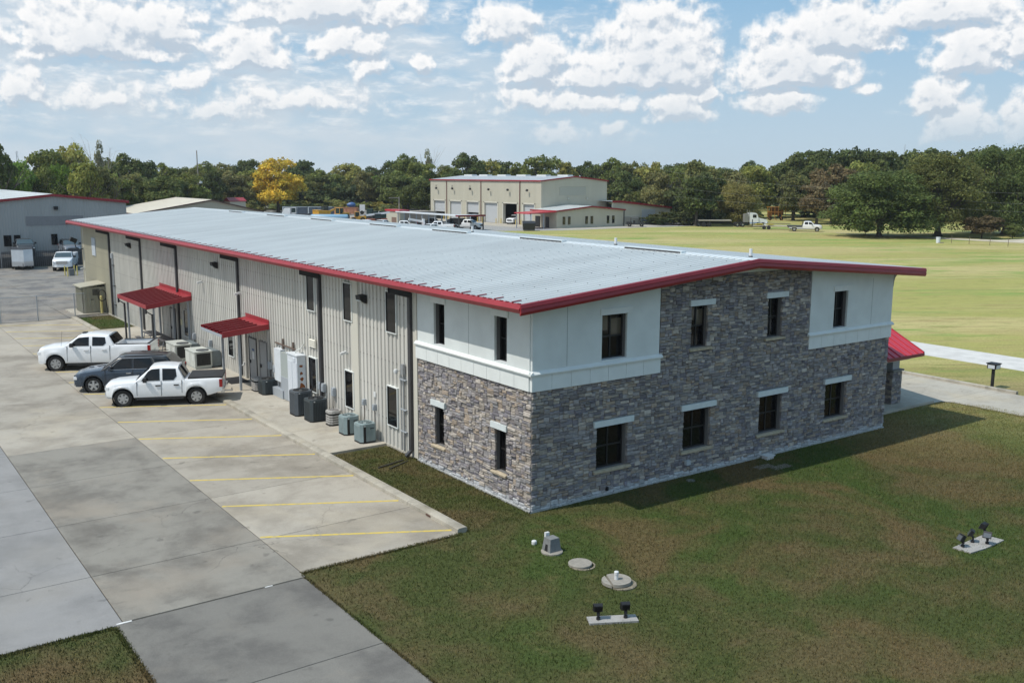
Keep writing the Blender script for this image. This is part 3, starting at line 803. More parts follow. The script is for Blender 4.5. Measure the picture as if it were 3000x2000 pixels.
# screw dots
mb=MB()
for j in range(58):
    yy=A0+.3+j*.9147
    for z in (1.1,2.25,3.4,4.55,5.7):
        for r in range(3): mb.box(-.012,.028,yy+.1525+r*.305-.09,yy+.1525+r*.305-.075,z,z+.018)
B.part('wall_screws',mb,M('screw_grey',(.22,.21,.20),.6),kind='stuff')
def window_M(y0,y1,z0,z1):
    f=.035; t=.035
    b=MB(); b.box(-.085,.03,y0-t,y1+t,z0-t,z0); b.box(-.085,.03,y0-t,y1+t,z1,z1+t); b.box(-.085,.03,y0-t,y0,z0,z1); b.box(-.085,.03,y1,y1+t,z0,z1)
    w=B.part('window',b,TRIMW)
    b=MB(); b.box(-.07,.03,y0,y1,z0,z0+f); b.box(-.07,.03,y0,y1,z1-f,z1); b.box(-.07,.03,y0,y0+f,z0+f,z1-f); b.box(-.07,.03,y1-f,y1,z0+f,z1-f)
    B.part('window_frame',b,BRONZE,w); B.part('pane',MB().box(-.05,-.035,y0+f,y1-f,z0+f,z1-f),GLASS,w)
for y0,y1 in ((8.47,9.24),(12.9-.73,12.93),(15.83,16.6)):
    window_M(y0,y1,.93,2.45); window_M(y0,y1,4.58,6.11)
window_M(26.32,27.08,.93,2.45); window_M(33.9,34.7,.96,2.5)
# downspouts with their elbows back from the gutter
for i,y in enumerate((7.40,15.30,25.25,35.7,43.55,51.95)):
    b=MB(); zt=6.22
    b.box(-.135,-.012,y-.09,y+.09,.30 if i==0 else .15,zt)
    b.add([(-.92,y-.07,6.28),(-.92,y+.07,6.28),(-.92,y+.07,6.55),(-.92,y-.07,6.55),(-.125,y-.07,6.06),(-.125,y+.07,6.06),(-.02,y+.07,6.30),(-.02,y-.07,6.30)],[(0,1,5,4),(3,7,6,2),(0,4,7,3),(1,2,6,5),(4,5,6,7)])
    if i==0: b.add([(-.125,y-.07,.32),(-.125,y+.07,.32),(-.012,y+.07,.30),(-.012,y-.07,.30),(-.34,y-.07,.14),(-.34,y+.07,.14),(-.27,y+.07,.05),(-.27,y-.07,.05)],[(0,1,5,4),(2,3,7,6),(1,2,6,5),(3,0,4,7),(4,5,6,7)])
    B.part('downspout',b,GUTTERD)
# wall packs
def wall_pack(y,z=5.62):
    b=MB(); b.add([(-.03,y-.22,z-.17),(-.03,y+.22,z-.17),(-.30,y+.2,z-.02),(-.30,y-.2,z-.02),(-.03,y-.22,z+.18),(-.03,y+.22,z+.18),(-.33,y+.2,z+.15),(-.33,y-.2,z+.15)],[(0,3,2,1),(4,5,6,7),(0,4,7,3),(1,2,6,5),(3,7,6,2)])
    o=B.part('wall_light',b,BLACK); B.part('lamp_glass',MB().add([(-.06,y-.17,z-.20),(-.06,y+.17,z-.20),(-.30,y+.17,z-.04),(-.30,y-.17,z-.04)],[(0,3,2,1)]).box(-.31,-.26,y-.17,y+.17,z-.06,z-.02),M('prism_glass',(.55,.58,.56),.2),o)
for y in (11.1,28.55,46.2): wall_pack(y)
b=MB(); b.tube((-.01,60.75,4.5),(-.30,60.75,4.45),.035); b.tube((-.30,60.75,4.45),(-.55,60.78,4.62),.035); b.tube((-.55,60.78,4.62),(-.62,60.8,5.0),.035); b.cbox((-.72,60.8,5.22),(.50,.42,.34),ry=.45)
B.part('flood_light',b,BLACK)
# sign boards and small plates
sg=B.part('sign_board',MB().box(-.07,-.01,56.35,57.5,4.2,5.58),M('sign_grey',(.45,.50,.55),.6,var=.15,vs=6))
B.part('notice',MB().box(-.045,-.01,10.28,10.46,1.78,1.98),WPLAS)
B.part('notice',MB().box(-.045,-.01,35.9,36.15,1.75,2.05),WPLAS); B.part('notice',MB().box(-.045,-.01,35.2,35.5,1.5,1.85),M('notice_cream',(.65,.62,.42),.7))
b=MB(); 
for i in range(4): b.add([(-.03,15.9,2.95+i*.09),(-.03,16.52,2.95+i*.09),(-.09,16.52,2.95+i*.09),(-.09,15.9,2.95+i*.09),(-.03,15.9,3.02+i*.09),(-.03,16.52,3.02+i*.09)],[(0,3,2,1),(3,2,5,4)])
b.box(-.06,-.01,15.86,15.9,2.92,3.34); b.box(-.06,-.01,16.52,16.56,2.92,3.34)
B.part('wall_vent',b,M('vent_cream',(.62,.60,.52),.6))
# cameras
def camera_dome(y,z):
    b=MB(); b.box(-.08,-.01,y-.05,y+.05,z-.05,z+.05); b.cbox((-.22,y-.02,z+.03),(.28,.11,.10),ry=-.25); B.part('security_camera',b,WPLAS,smooth=None)
for y,z in ((31.0,4.46),(25.0,4.42),(12.75,3.18),(60.6,2.9)): camera_dome(y,z)
# conduits
def conduit(pts,r=.025,mat=None,name='conduit'): return B.part(name,MB().path(pts,r,8),mat or GALV,smooth=40)
conduit([(-.06,17.0,6.3),(-.06,17.03,3.0),(-.10,17.35,2.72),(-.2,17.72,2.55),(-.2,17.75,2.35)],.032,M('conduit_white',(.62,.62,.58),.5))
conduit([(-.07,7.95,3.2),(-.07,7.93,.15)],.03); conduit([(-.07,8.12,3.1),(-.07,8.1,.15)],.02)
B.part('service_head',MB().box(-.14,-.02,7.86,8.04,3.1,3.5),GALV); b=MB(); b.lathe([(0,-.12),(.07,-.1),(.09,0),(.07,.06),(0,.08)],(-.2,8.3,3.2),'Z',10); b.tube((-.2,8.3,3.2),(-.03,8.3,3.2),.02); B.part('flood_light',b,WPLAS,smooth=40)
for z in (2.9,1.75,.9): B.part('conduit_strap',MB().box(-.11,-.02,7.75,8.2,z-.02,z+.02),GREYP)
conduit([(-.07,51.25,4.5),(-.07,51.35,.2)],.05); conduit([(-.07,51.05,4.4),(-.07,51.1,.2)],.04); B.part('junction_box',MB().box(-.14,-.01,51.05,51.4,4.4,4.75),GREYP)
for z in (3.9,2.4,1.0): B.part('conduit_strap',MB().box(-.13,-.02,50.9,51.5,z-.02,z+.02),GUTTERD)
# disconnect boxes with whips
def disco(y,z,w=.22,h=.36,whip=True):
    o=B.part('disconnect_box',MB().box(-.16,-.02,y-w/2,y+w/2,z-h/2,z+h/2).box(-.18,-.16,y-w/2+.03,y+w/2-.03,z-h/2+.03,z+h/2-.08),GREYP)
    if whip: B.part('whip',MB().path([(-.09,y,z-h/2),(-.10,y-.03,z-h/2-.4),(-.12,y+.05,.35),(-.2,y+.12,.2)],.017,6),M('whip_dark',(.10,.085,.08),.6),o,smooth=40)
for y,z in ((14.05,1.32),(15.05,1.32),(15.4,1.35),(21.2,1.3),(20.55,1.25),(32.85,1.15),(30.0,1.15)): disco(y,z)
for y,z in ((11.2,1.42),(10.3,1.38)): disco(y,z,.15,.24)
B.part('hose_bib',MB().box(-.12,-.02,10.68,10.8,.45,.6),M('red_brick',(.25,.06,.04),.7))
B.part('hose_bib',MB().box(-.12,-.02,24.75,24.85,.75,.9).tube((-.1,24.8,.8),(-.2,24.8,.72),.02),WPLAS)
# doors
DOORM=M('door_grey',(.34,.345,.345),.5,var=.06,vs=2)
def door(y0,y1,z1=2.28):
    b=MB(); b.box(-.03,.02,y0,y1,.12,z1); o=B.part('door',b,DOORM)
    b=MB(); b.box(-.05,.03,y0-.07,y0,.1,z1+.07); b.box(-.05,.03,y1,y1+.07,.1,z1+.07); b.box(-.05,.03,y0,y1,z1,z1+.07); B.part('door_frame',b,BRONZE if y0>23 else M('frame_grey',(.22,.22,.22),.6),o)
    B.part('handle',MB().box(-.09,-.03,y1-.16,y1-.06,1.0,1.16),BLACK,o); return o
d=door(23.12,24.08); B.part('notice',MB().box(-.036,-.03,23.42,23.68,1.25,1.62),WPLAS,d); B.part('notice',MB().box(-.037,-.03,23.40,23.72,1.68,1.78),M('notice_blue',(.06,.10,.22),.6),d)
door(21.75,22.62); door(36.6,37.5)
B.part('canopy_jamb',MB().box(-.10,-.0,24.45,24.6,.1,3.0),M('jamb_grey',(.38,.37,.34),.6)); B.part('canopy_jamb',MB().box(-.10,-.0,21.3,21.42,.1,3.0),M('jamb_grey',(.38,.37,.34),.6))
# canopies
def canopy(y0,y1,x0,z0,z1,posts,gut):
    pitch=(z1-z0)/(-x0)
    def zc(x): return z1+pitch*x
    b=MB()
    prof=[]; n=round((y1-y0)/.49); s=(y1-y0)/n
    prof.append((y0,0))
    for i in range(n):
        c=y0+i*s
        prof+=[(c+.01,.115),(c+.13,.115),(c+.14,0),(c+s,0)]
    k=len(prof); xa=x0; xb=-.42
    vs=[(xa,p[0],zc(xa)+p[1]) for p in prof]+[(xb,p[0],zc(xb)+p[1]) for p in prof]
    b.add(vs,[(i,i+1,i+1+k,i+k)[::-1] for i in range(k-1)])
    b.add([(xa,y0,zc(xa)-.03),(xb,y0,zc(xb)-.03),(xb,y1,zc(xb)-.03),(xa,y1,zc(xa)-.03)],[(0,1,2,3)])
    rf=B.part('canopy',b,M('canopy_red',(.19,.012,.018),.4))
    b=MB(); b.prism([(-.42,zc(-.42)+.065),(-.03,zc(0)+.10),(-.03,zc(0)+.30),(-.015,zc(0)+.30),(-.015,zc(0)+.05),(-.42,zc(-.42)+.03)],1,y0-.02,y1+.02); B.part('flashing',b,REDM,rf)
    b=MB()
    for yy,w in ((y0-.04,.04),(y1,.04)):
        b.add([(x0-.03,yy,zc(x0)-.16),(-.02,yy,zc(0)-.16),(-.02,yy,zc(0)+.10),(x0-.03,yy,zc(x0)+.09),(x0-.03,yy+w,zc(x0)-.16),(-.02,yy+w,zc(0)-.16),(-.02,yy+w,zc(0)+.10),(x0-.03,yy+w,zc(x0)+.09)],[(0,1,2,3),(7,6,5,4),(0,4,5,1),(3,2,6,7),(0,3,7,4),(1,5,6,2)])
    if gut: b.box(x0-.10,x0-.03,y0-.04,y1+.04,zc(x0)-.14,zc(x0)+.085)
    B.part('fascia',b,REDM,rf)
    b=MB(); 
    if not gut: b.box(x0-.06,x0-.02,y0,y1,zc(x0)-.13,zc(x0)-.01)
    b.box(x0+.35,x0+.45,y0,y1,zc(x0+.4)-.20,zc(x0+.4)-.04); b.box(-.35,-.25,y0,y1,zc(-.3)-.20,zc(-.3)-.04)
    B.part('canopy_beam',b,GREYP,rf)
    for px,py in posts: B.part('post',MB().box(px-.05,px+.05,py-.05,py+.05,.1,zc(px)-.1),GREYP,rf)
    if gut:
        for py in (y0+.12,y1-.1):
            B.part('downspout',MB().box(x0-.12,x0-.02,py-.05,py+.05,2.6,zc(x0)-.1).add([(x0-.12,py-.05,2.75),(x0-.12,py+.05,2.75),(x0-.02,py+.05,2.75),(x0-.02,py-.05,2.75),(x0+.22,py-.05,2.5),(x0+.22,py+.05,2.5),(x0+.32,py+.05,2.5),(x0+.32,py-.05,2.5)],[(0,1,5,4),(2,3,7,6),(1,2,6,5),(3,0,4,7)]).box(x0+.22,x0+.32,py-.05,py+.05,.12,2.55),GUTTERD,rf)
canopy(21.35,24.45,-2.30,3.0,3.22,[(-1.35,21.85),(-1.35,24.2)],False)
canopy(33.25,39.6,-2.52,3.02,3.38,[(-2.1,33.6),(-2.1,36.4),(-2.1,39.3),(-.16,33.5),(-.16,36.4),(-.16,39.4)],True)
# porch on the right with stone pier
XE=23.62; YE,ZE=1.42,2.48; YR,ZR=5.0,4.25
BRED=M('bright_red_metal',(.50,.035,.055),.35,var=.08,vs=1.5)
n=11; s=(XE-W-.04)/n
def slope(y0_,z0_,flip):
    prof=[(W+.04,0)]
    for i in range(n):
        c=W+.04+i*s
        prof+=[(c+s-.05,0),(c+s-.043,.045),(c+s-.012,.045),(c+s-.005,0)]
    prof.append((XE,0))
    k=len(prof); vs=[(p[0],y0_,z0_+p[1]) for p in prof]+[(p[0],YR,ZR+p[1]) for p in prof]
    fs=[(i,i+1,i+1+k,i+k) for i in range(k-1)]
    b=MB(); b.add(vs,[f[::-1] for f in fs] if flip else fs); b.add([(W+.04,y0_,z0_-.03),(XE,y0_,z0_-.03),(XE,YR,ZR-.03),(W+.04,YR,ZR-.03)],[(0,3,2,1)]); return b
pr=B.part('porch_roof',slope(YE,ZE,False),BRED); B.part('porch_roof',slope(2*YR-YE,ZE,True),BRED)
b=MB()
for ya,yb in ((YE,YR),(2*YR-YE,YR)):
    b.add([(XE-.01,ya,ZE-.15),(XE+.03,ya,ZE-.15),(XE+.03,ya,ZE+.05),(XE-.01,ya,ZE+.05),(XE-.01,yb,ZR-.15),(XE+.03,yb,ZR-.15),(XE+.03,yb,ZR+.05),(XE-.01,yb,ZR+.05)],[(0,1,5,4),(1,2,6,5),(2,3,7,6),(3,0,4,7),(0,3,2,1)])
    b.box(W+.04,XE,ya-.03,ya+.02,ZE-.14,ZE-.005)
B.part('fascia',b,REDD,pr)
B.part('gable_wall',MB().prism([(YE+.5,ZE+.0),(2*YR-YE-.5,ZE+.0),(YR,ZR-.2)],0,XE-.5,XE-.4).box(W+.04,XE-.45,YE+.4,YE+.5,ZE-.3,ZE+.1),CREAM,pr)
B.part('ceiling',MB().box(W+.04,XE-.3,YE+.3,2*YR-YE-.3,ZE-.06,ZE-.02),CREAM,pr)
px0,px1,py0,py1=22.15,22.95,2.0,2.75
px0,px1=22.17,22.9
B.part('porch_post',MB().box(px0+.10,px1-.10,py0+.10,py1-.10,1.7,2.5),GREYP,pr)
B.part('pier_cap',MB().box(px0-.06,px1+.06,py0-.06,py1+.06,1.64,1.72),M('pier_cap',(.22,.22,.21),.8),pr)
mb=MB(); cols=[]
mb.box(px0+.05,px1-.05,py0+.05,py1-.05,.1,1.64); cols+=[(.1,.1,.1)]*6
for f in range(4):
    L0=px1-px0 if f%2==0 else py1-py0
    for u,v,w,h in fill(round(L0/GU),int(1.54/GV),lambda u,v:True,rg):
        u0,u1=u*GU,min((u+w)*GU,L0)
        bb=stone_mb('F' if f%2==0 else 'S',u0,u1,.1+v*GV,.1+(v+h)*GV,rg.uniform(.0,.03),rg,0,1 if f in(0,3) else -1)
        ox,oy={0:(px0,py0),1:(px1,py0),2:(px0,py1),3:(px0,py0)}[f]
        mb.add([(p[0]+ox,p[1]+oy,p[2]) for p in bb.v],bb.f); cols+=[stcol(rg,1.)]*len(bb.f)
o=B.part('stone_pier',mb,STONE,pr,kind='stuff'); colour(o.data,cols)
# extend the porch roof over the pier
# roof vents and pipes
RV=M('vent_metal',(.60,.66,.68),.4)
for y0,y1 in ((2.6,5.8),(9.8,12.95),(17.4,20.8),(24.6,27.9),(33.0,36.2),(40.6,43.8),(48.7,51.6)):
    o=B.part('ridge_vent',MB().box(W/2-.38,W/2-.12,y0,y1,roof_z(W/2)-.04,roof_z(W/2)+.10),RV)
    B.part('vent_slot',MB().box(W/2-.395,W/2-.375,y0+.05,y1-.05,roof_z(W/2)+.01,roof_z(W/2)+.075),GUTTERD,o)
for y in (-.2,7.2,18.35):
    z=roof_z(W/2+1.0); o=B.part('vent_pipe',MB().tube((W/2+.95,y+.6,z-.02),(W/2+.95,y+.6,z+.36),.06,10),WPLAS,smooth=40); B.part('pipe_boot',MB().tube((W/2+.95,y+.6,z),(W/2+.95,y+.6,z+.10),.075,10),BLACK,o)
# ---------------------------------------------------------------- vehicles
PAINTW=M('car_paint_white',(.80,.81,.82),.28,coat=.6)
PAINTB=M('car_paint_blue_grey',(.030,.048,.075),.25,metal=.35,coat=.9)
PAINTG=M('car_paint_graphite',(.05,.052,.055),.3,metal=.3,coat=.7)
PAINTS=M('car_paint_silver',(.26,.28,.31),.3,metal=.4,coat=.7)
PAINTK=M('car_paint_black',(.012,.012,.013),.3,coat=.7)
TYRE=M('tyre_rubber',(.018,.018,.018),.85)
ALLOY=M('alloy',(.50,.51,.52),.3,metal=.6)
ALLOYD=M('alloy_dark',(.10,.10,.105),.35,metal=.5)
CHROME=M('chrome',(.62,.63,.65),.15,metal=.9)
CGLASS=M('car_glass',(.006,.007,.008),.04,spec=.45)
CGLASSL=M('car_glass_sky',(.05,.075,.085),.06,spec=1.)
LAMPW=M('headlamp',(.62,.64,.66),.1); LAMPO=M('amber_lamp',(.70,.20,.03),.3); LAMPR=M('red_lamp',(.30,.01,.012),.2)
TRIMK=M('black_trim',(.02,.02,.021),.55)
def lerp(tab,s):
    if s<=tab[0][0]: return tab[0][1]
    for (a,b),(c,d) in zip(tab[:-1],tab[1:]):
        if s<=c:
            t=(s-a)/(c-a); t=t*t*(3-2*t)*.4+t*.6; return b+(d-b)*t
    return tab[-1][1]
def wheel(V,x,y,r,w,out,spokes=6,dark=False,hub=.62,simple=False):
    b=MB(); n=28 if not simple else 14
    c=(x,y,r)
    b.lathe([(r*.60,-w/2+.02),(r*.72,-w/2),(r*.93,-w/2+.005),(r*.99,-w/2+.04),(r,-w/4),(r,w/4),(r*.99,w/2-.04),(r*.93,w/2-.005),(r*.72,w/2),(r*.60,w/2-.02)],c,'Y',n,close=True)
    t=V.part('wheel',b,TYRE,smooth=40)
    b=MB(); o=out
    b.lathe([(0,0),(r*hub,0),(r*hub,-o*.06),(r*(hub-.03),-o*.06)][:2],(x,y+o*(w/2-.10),r),'Y',n,m=1)
    b.lathe([(r*hub,-.10),(r*hub,.085),(r*(hub-.07),.085),(r*(hub-.07),-.10)],(x,y+o*(w/2-.10) if True else 0,r),'Y',n,close=True)
    for i in range(spokes):
        a=2*math.pi*i/spokes+.3
        for da in ((-.10,.10) if dark else (0,)):
            p=Vector((math.cos(a+da*.3),0,math.sin(a+da*.3))); q=Vector((math.cos(a+da*2),0,math.sin(a+da*2)))
            ctr=Vector((x,y+o*(w/2-.035),r)); p=ctr+p*r*.08; q=ctr+q*r*(hub-.03)
            d=(q-p); mid=(p+q)/2; ang=-math.atan2(d.z,d.x)
            b.cbox(mid,(d.length,.035,(.055 if dark else .10)*r/.38),ry=ang)
    b.lathe([(0,.03*o),(r*.17,.03*o),(r*.17,-.03*o)],(x,y+o*(w/2-.03),r),'Y',12)
    V.part('rim',b,[ALLOY,ALLOYD],t)
def vehicle(name,label,cat,pos,head,sp,group=None):
    V=Thing(name,label,cat,(*pos,0.),group,local=True,rz=R(head))
    Lh=sp['L']; hw=sp['W']/2; fo=sp['fo']; wb=sp['wb']; r=sp['r']; X=lambda s: fo+wb/2-s   # s = distance from the front bumper
    ax=(fo,fo+wb); ra=r+sp.get('gap',.075)
    top=sp['top']; bed=sp.get('bed'); paint=sp['paint']; simple=sp.get('simple',False)
    st={0.,.04,.10,.2,.35,.5,Lh,Lh-.03,Lh-.12}
    k=0.
    while k<Lh: st.add(k); k+=.22 if not simple else .5
    for a in ax:
        for t in range(0,181,15 if not simple else 30): st.add(a-ra*math.cos(R(t)))
        st.add(a-ra-.004); st.add(a+ra+.004)
    for a,_ in top: st.add(a)
    if bed: st|={bed[0]-.002,bed[0],bed[1],bed[1]+.002}
    st=sorted(x for x in st if 0<=x<=Lh)
    base=sp.get('base',.36)
    def bot(s):
        z=base+ (.05*(1-s/.35) if s<.35 else 0)+(.18*(1-(Lh-s)/.6) if s>Lh-.6 else 0)
        for a in ax:
            d=s-a
            if abs(d)<=ra: z=max(z,r+math.sqrt(max(ra*ra-d*d,0)))
        return z
    def wid(s):
        w=hw
        if s<.9: w-=(.15*(1-s/.9)**3)
        if s>Lh-.35: w-=.05*(1-(Lh-s)/.35)**2
        return w
    def sec(s):
        zb=bot(s); zt=lerp(top,s); w=wid(s); inbed=bed and bed[0]<=s<=bed[1]
        zm=zb+(zt-zb)*.5; fl=sp.get('flare',.0)
        dd=min(abs(s-a) for a in ax); f=fl*max(0,1-dd/(ra+.22))
        side=[(w-.09,zb),(w-.015+f,zb+.02),(w+.004+f,zb+.09),(w-.004+f*.5,zm),(w-.02,zt-.16),(w-.035,zt-.06),(w-.07,zt-.01)]
        if inbed: tp=[(w-.10,zt),(w-.15,zt),(w-.16,zt-.02),(w-.17,bed[2]+.02),(0,bed[2])]
        else:
            cr=sp.get('crown',.05)*(1 if s<sp['cab'][0]+.3 else .3)
            tp=[(w-.16,zt+cr*.2),(w*.72,zt+cr*.6),(w*.5,zt+cr*.85),(w*.25,zt+cr),(0,zt+cr)]
        return side+tp
    b=MB(); rows=[]
    for s in st:
        q=sec(s); x=X(s)
        nose=0.
        full=[(x-(.0),-p[0],p[1]) for p in q]+[(x,p[0],p[1]) for p in q[::-1][1:]]
        if s<.3: full=[(x-.10*(abs(p[1])/hw)**2*(1),p[1],p[2]) for p in full]
        i0=len(b.v); b.v+=full; rows.append((i0,len(full)))
    for (a,n),(c,_) in zip(rows[:-1],rows[1:]):
        for i in range(n-1): b.f.append((a+i,a+i+1,c+i+1,c+i)); b.mi.append(0)
        b.f.append((a+n-1,a,c,c+n-1)); b.mi.append(1)
    for (a,n),rev in ((rows[0],0),(rows[-1],1)):
        f=tuple(range(a,a+n)); b.f.append(f if rev else f[::-1]); b.mi.append(0)
    body=V.part('body',b,[paint,TRIMK],smooth=38)
    # cabin
    A,Bp,Cp,D=sp['cab']; zr=sp['roof']; 
    def belt(s): return lerp(top,s)-.02
    tum=sp.get('tumble',.17)
    hb=hw-.045
    def zroof(s):
        if s<Bp: t=(s-A)/(Bp-A); return belt(A)+(zr-.05-belt(A))*(t**.92)
        if s>Cp: t=(s-Cp)/(D-Cp); return zr-.03-(zr-.03-belt(D))*t
        t=(s-Bp)/(Cp-Bp); return zr-.05+.05*math.sin(math.pi*min(t*1.1,1))**.8 if t<1 else zr-.03
    def yside(z,s): 
        zb=belt(s); return hb-tum*max(0,(z-zb))/(zr-zb)
    b=MB(); rows=[]
    ss=[A+(Bp-A)*t for t in (0,.25,.5,.75,1)]+[Bp+(Cp-Bp)*t for t in (.08,.2,.35,.5,.65,.8,.92,1)]+[Cp+(D-Cp)*t for t in (.33,.66,1)]
    for s in ss:
        z=zroof(s); zb=belt(s)-.05
        y0=yside(zb+.05,s); y1=yside(z,s)
        h=z-zb
        q=[(y0,zb),(y0+(y1-y0)*.5,zb+h*.5),(y1+.02,max(zb,z-.09)),(y1-.03,max(zb,z-.025)),(y1-.12,z+.0),(y1*.6,z+.02),(0,z+.028)]
        x=X(s); full=[(x,-p[0],p[1]) for p in q]+[(x,p[0],p[1]) for p in q[::-1][1:]]
        i0=len(b.v); b.v+=full; rows.append((i0,len(full)))
    for (a,n),(c,_) in zip(rows[:-1],rows[1:]):
        for i in range(n-1): b.f.append((a+i,a+i+1,c+i+1,c+i)); b.mi.append(0)
    cabin=V.part('cabin',b,sp.get('roofmat',paint),smooth=38)
    # glass
    def sidewin(poly,name='side_window',off=.008):
        for sg in (1,-1):
            vs=[(X(s),sg*(yside(z,s)+off),z) for s,z in poly]; vs2=[(p[0],p[1]-sg*.03,p[2]) for p in vs]
            n=len(vs); b=MB(); b.add(vs+vs2,[tuple(range(n)) if sg>0 else tuple(range(n))[::-1]]+[(i,(i+1)%n,(i+1)%n+n,i+n) for i in range(n)])
            V.part(name,b,CGLASS)
    for poly in sp['win']: sidewin(poly)
    def raked(s0,s1,f0,f1,name,mat,o=.012):
        z0=belt(s0)+(zroof(s1)-belt(s0))*f0 if s0<s1 and name=='windscreen' else None
        vs=[]
        for t in (f0,f1):
            s=s0+(s1-s0)*t; z=zroof(s) 
            y=yside(z,s)-.06; vs.append((s,z,y))
        sg=1 if name=='windscreen' else -1
        b=MB(); P=[(X(vs[0][0])+sg*o,-vs[0][2],vs[0][1]+o),(X(vs[0][0])+sg*o,vs[0][2],vs[0][1]+o),(X(vs[1][0])+sg*o,vs[1][2],vs[1][1]+o),(X(vs[1][0])+sg*o,-vs[1][2],vs[1][1]+o)]
        mid=lambda a,c:tuple((a[i]+c[i])/2+(.03 if i==0 else 0)*sg+(.015 if i==2 else 0) for i in range(3))
        m0,m1=mid(P[0],P[1]),mid(P[3],P[2])
        b.add([P[0],m0,P[1],P[2],m1,P[3]],[(0,1,4,5),(1,2,3,4)] if sg>0 else [(5,4,1,0),(4,3,2,1)])
        V.part(name,b,mat,smooth=60)
    raked(A,Bp,.10,.94,'windscreen',sp.get('ws',CGLASS))
    raked(Cp,D,.10,.90,'rear_window',CGLASS)
    # undercarriage
    V.part('chassis',MB().box(X(Lh-.35),X(.35),-hw+.28,hw-.28,base-.10,base+.45),TRIMK)
    for i,a in enumerate(ax):
        for sg in (1,-1): wheel(V,X(a),sg*(hw-sp.get('tw',.26)/2-.01),r,sp.get('tw',.26),sg,sp.get('spokes',6),sp.get('darkrim',False),sp.get('hub',.62),simple)
    # arch liners
    for a in ax:
        for sg in (1,-1): V.part('wheel_arch',MB().lathe([(ra-.005,-.14),(ra-.005,.14)],(X(a),sg*(hw-.16),r),'Y',24),TRIMK)
    # lamps, grille, bumpers
    zt=lerp(top,.12)
    for sg in (1,-1):
        b=MB(); b.cbox((X(.16),sg*(hw-.26),zt-sp.get('hl',.17)),(.20,.26,.13),rz=-sg*.45); h=V.part('headlight',b,LAMPW)
        V.part('indicator',MB().cbox((X(.33),sg*(hw-.115),zt-sp.get('hl',.17)-.01),(.12,.06,.12),rz=-sg*.25),LAMPO,h)
        zr2=lerp(top,Lh-.1)
        V.part('tail_light',MB().box(X(Lh-.13),X(Lh+.012),sg*(hw-.20),sg*(hw-.015),zr2-sp.get('tl',.42),zr2-.06),LAMPR)
    gr=MB(); gr.box(X(.05),X(-.025),-hw*.55,hw*.55,zt-.40,zt-.08); g=V.part('grille',gr,sp.get('grille',TRIMK))
    if not simple:
        gm=MB(); [gm.box(X(.03),X(-.04),-hw*.5,hw*.5,zt-.36+i*.08,zt-.33+i*.08) for i in range(4)]; V.part('grille_bar',gm,sp.get('gbar',CHROME),g)
    V.part('bumper',MB().prism([(X(.35),hw-.07),(X(.12),hw-.15),(X(-.06),hw*.5),(X(-.09),0),(X(-.06),-hw*.5),(X(.12),-hw+.15),(X(.35),-hw+.07)],2,base-.02,base+.20),sp.get('bump',paint))
    V.part('bumper',MB().box(X(Lh+.10),X(Lh-.08),-hw+.08,hw-.08,base+.10,base+.30),sp.get('rbump',CHROME))
    V.part('plate',MB().box(X(Lh+.025),X(Lh-.0),-.16,.16,base+.42,base+.56),M('plate',(.55,.56,.55),.5))
    # seams and door furniture
    b=MB()
    for s,z0,z1 in sp.get('seams',[]):
        for sg in (1,-1):
            w=hw+.012; b.add([(X(s)-.009,sg*(w+.002),z0),(X(s)+.009,sg*(w+.002),z0),(X(s)+.009,sg*(w-.024),z1),(X(s)-.009,sg*(w-.024),z1),(X(s)-.010,sg*(w-.05),z0),(X(s)+.010,sg*(w-.05),z0),(X(s)+.010,sg*(w-.09),z1),(X(s)-.010,sg*(w-.09),z1)],[(0,1,2,3),(0,3,7,4),(1,5,6,2),(0,4,5,1),(3,2,6,7)])
    if b.v: V.part('door_gap',b,TRIMK)
    for s in sp.get('handles',[]):
        for sg in (1,-1): V.part('door_handle',MB().box(X(s+.11),X(s-.11),sg*(hw-.05),sg*(hw+.022),lerp(top,s)-.22,lerp(top,s)-.175),sp.get('hmat',TRIMK))
    ms=A+.50
    for sg in (1,-1): V.part('mirror',MB().cbox((X(ms),sg*(hw+.11),lerp(top,ms)+.10),(.14,.22,.20)).box(X(ms)-.03,X(ms)+.03,sg*(hw-.06),sg*(hw+.05),lerp(top,ms)+.0,lerp(top,ms)+.05),sp.get('mmat',TRIMK))
    b=MB()
    for sg in (1,-1): b.box(X(fo+wb-ra-.08),X(fo+ra+.10),sg*(hw-.13),sg*(hw+.0),base-.10,base+.0)
    V.part('side_step',b,TRIMK)
    return V,X
def pickup_spec(**k):
    d=dict(L=5.16,W=1.85,fo=.80,wb=3.2,r=.40,base=.42,top=[(0,.92),(.10,1.02),(.45,1.08),(1.30,1.14),(1.45,1.15),(3.35,1.17),(3.45,1.20),(5.25,1.22)],cab=(1.30,2.02,3.22,3.52),roof=1.80,
      win=[[(1.62,1.19),(1.92,1.60),(2.06,1.69),(2.42,1.71),(2.42,1.19)],[(2.54,1.19),(2.54,1.71),(3.12,1.69),(3.16,1.36),(3.02,1.19)]],
      seams=[(1.42,.52,1.15),(2.48,.48,1.16),(3.38,.6,1.17)],handles=[2.34,3.14],bed=(3.62,5.13,.78),paint=PAINTW,spokes=6,flare=.045,hub=.60,tum=.17)
    d.update(k); return d
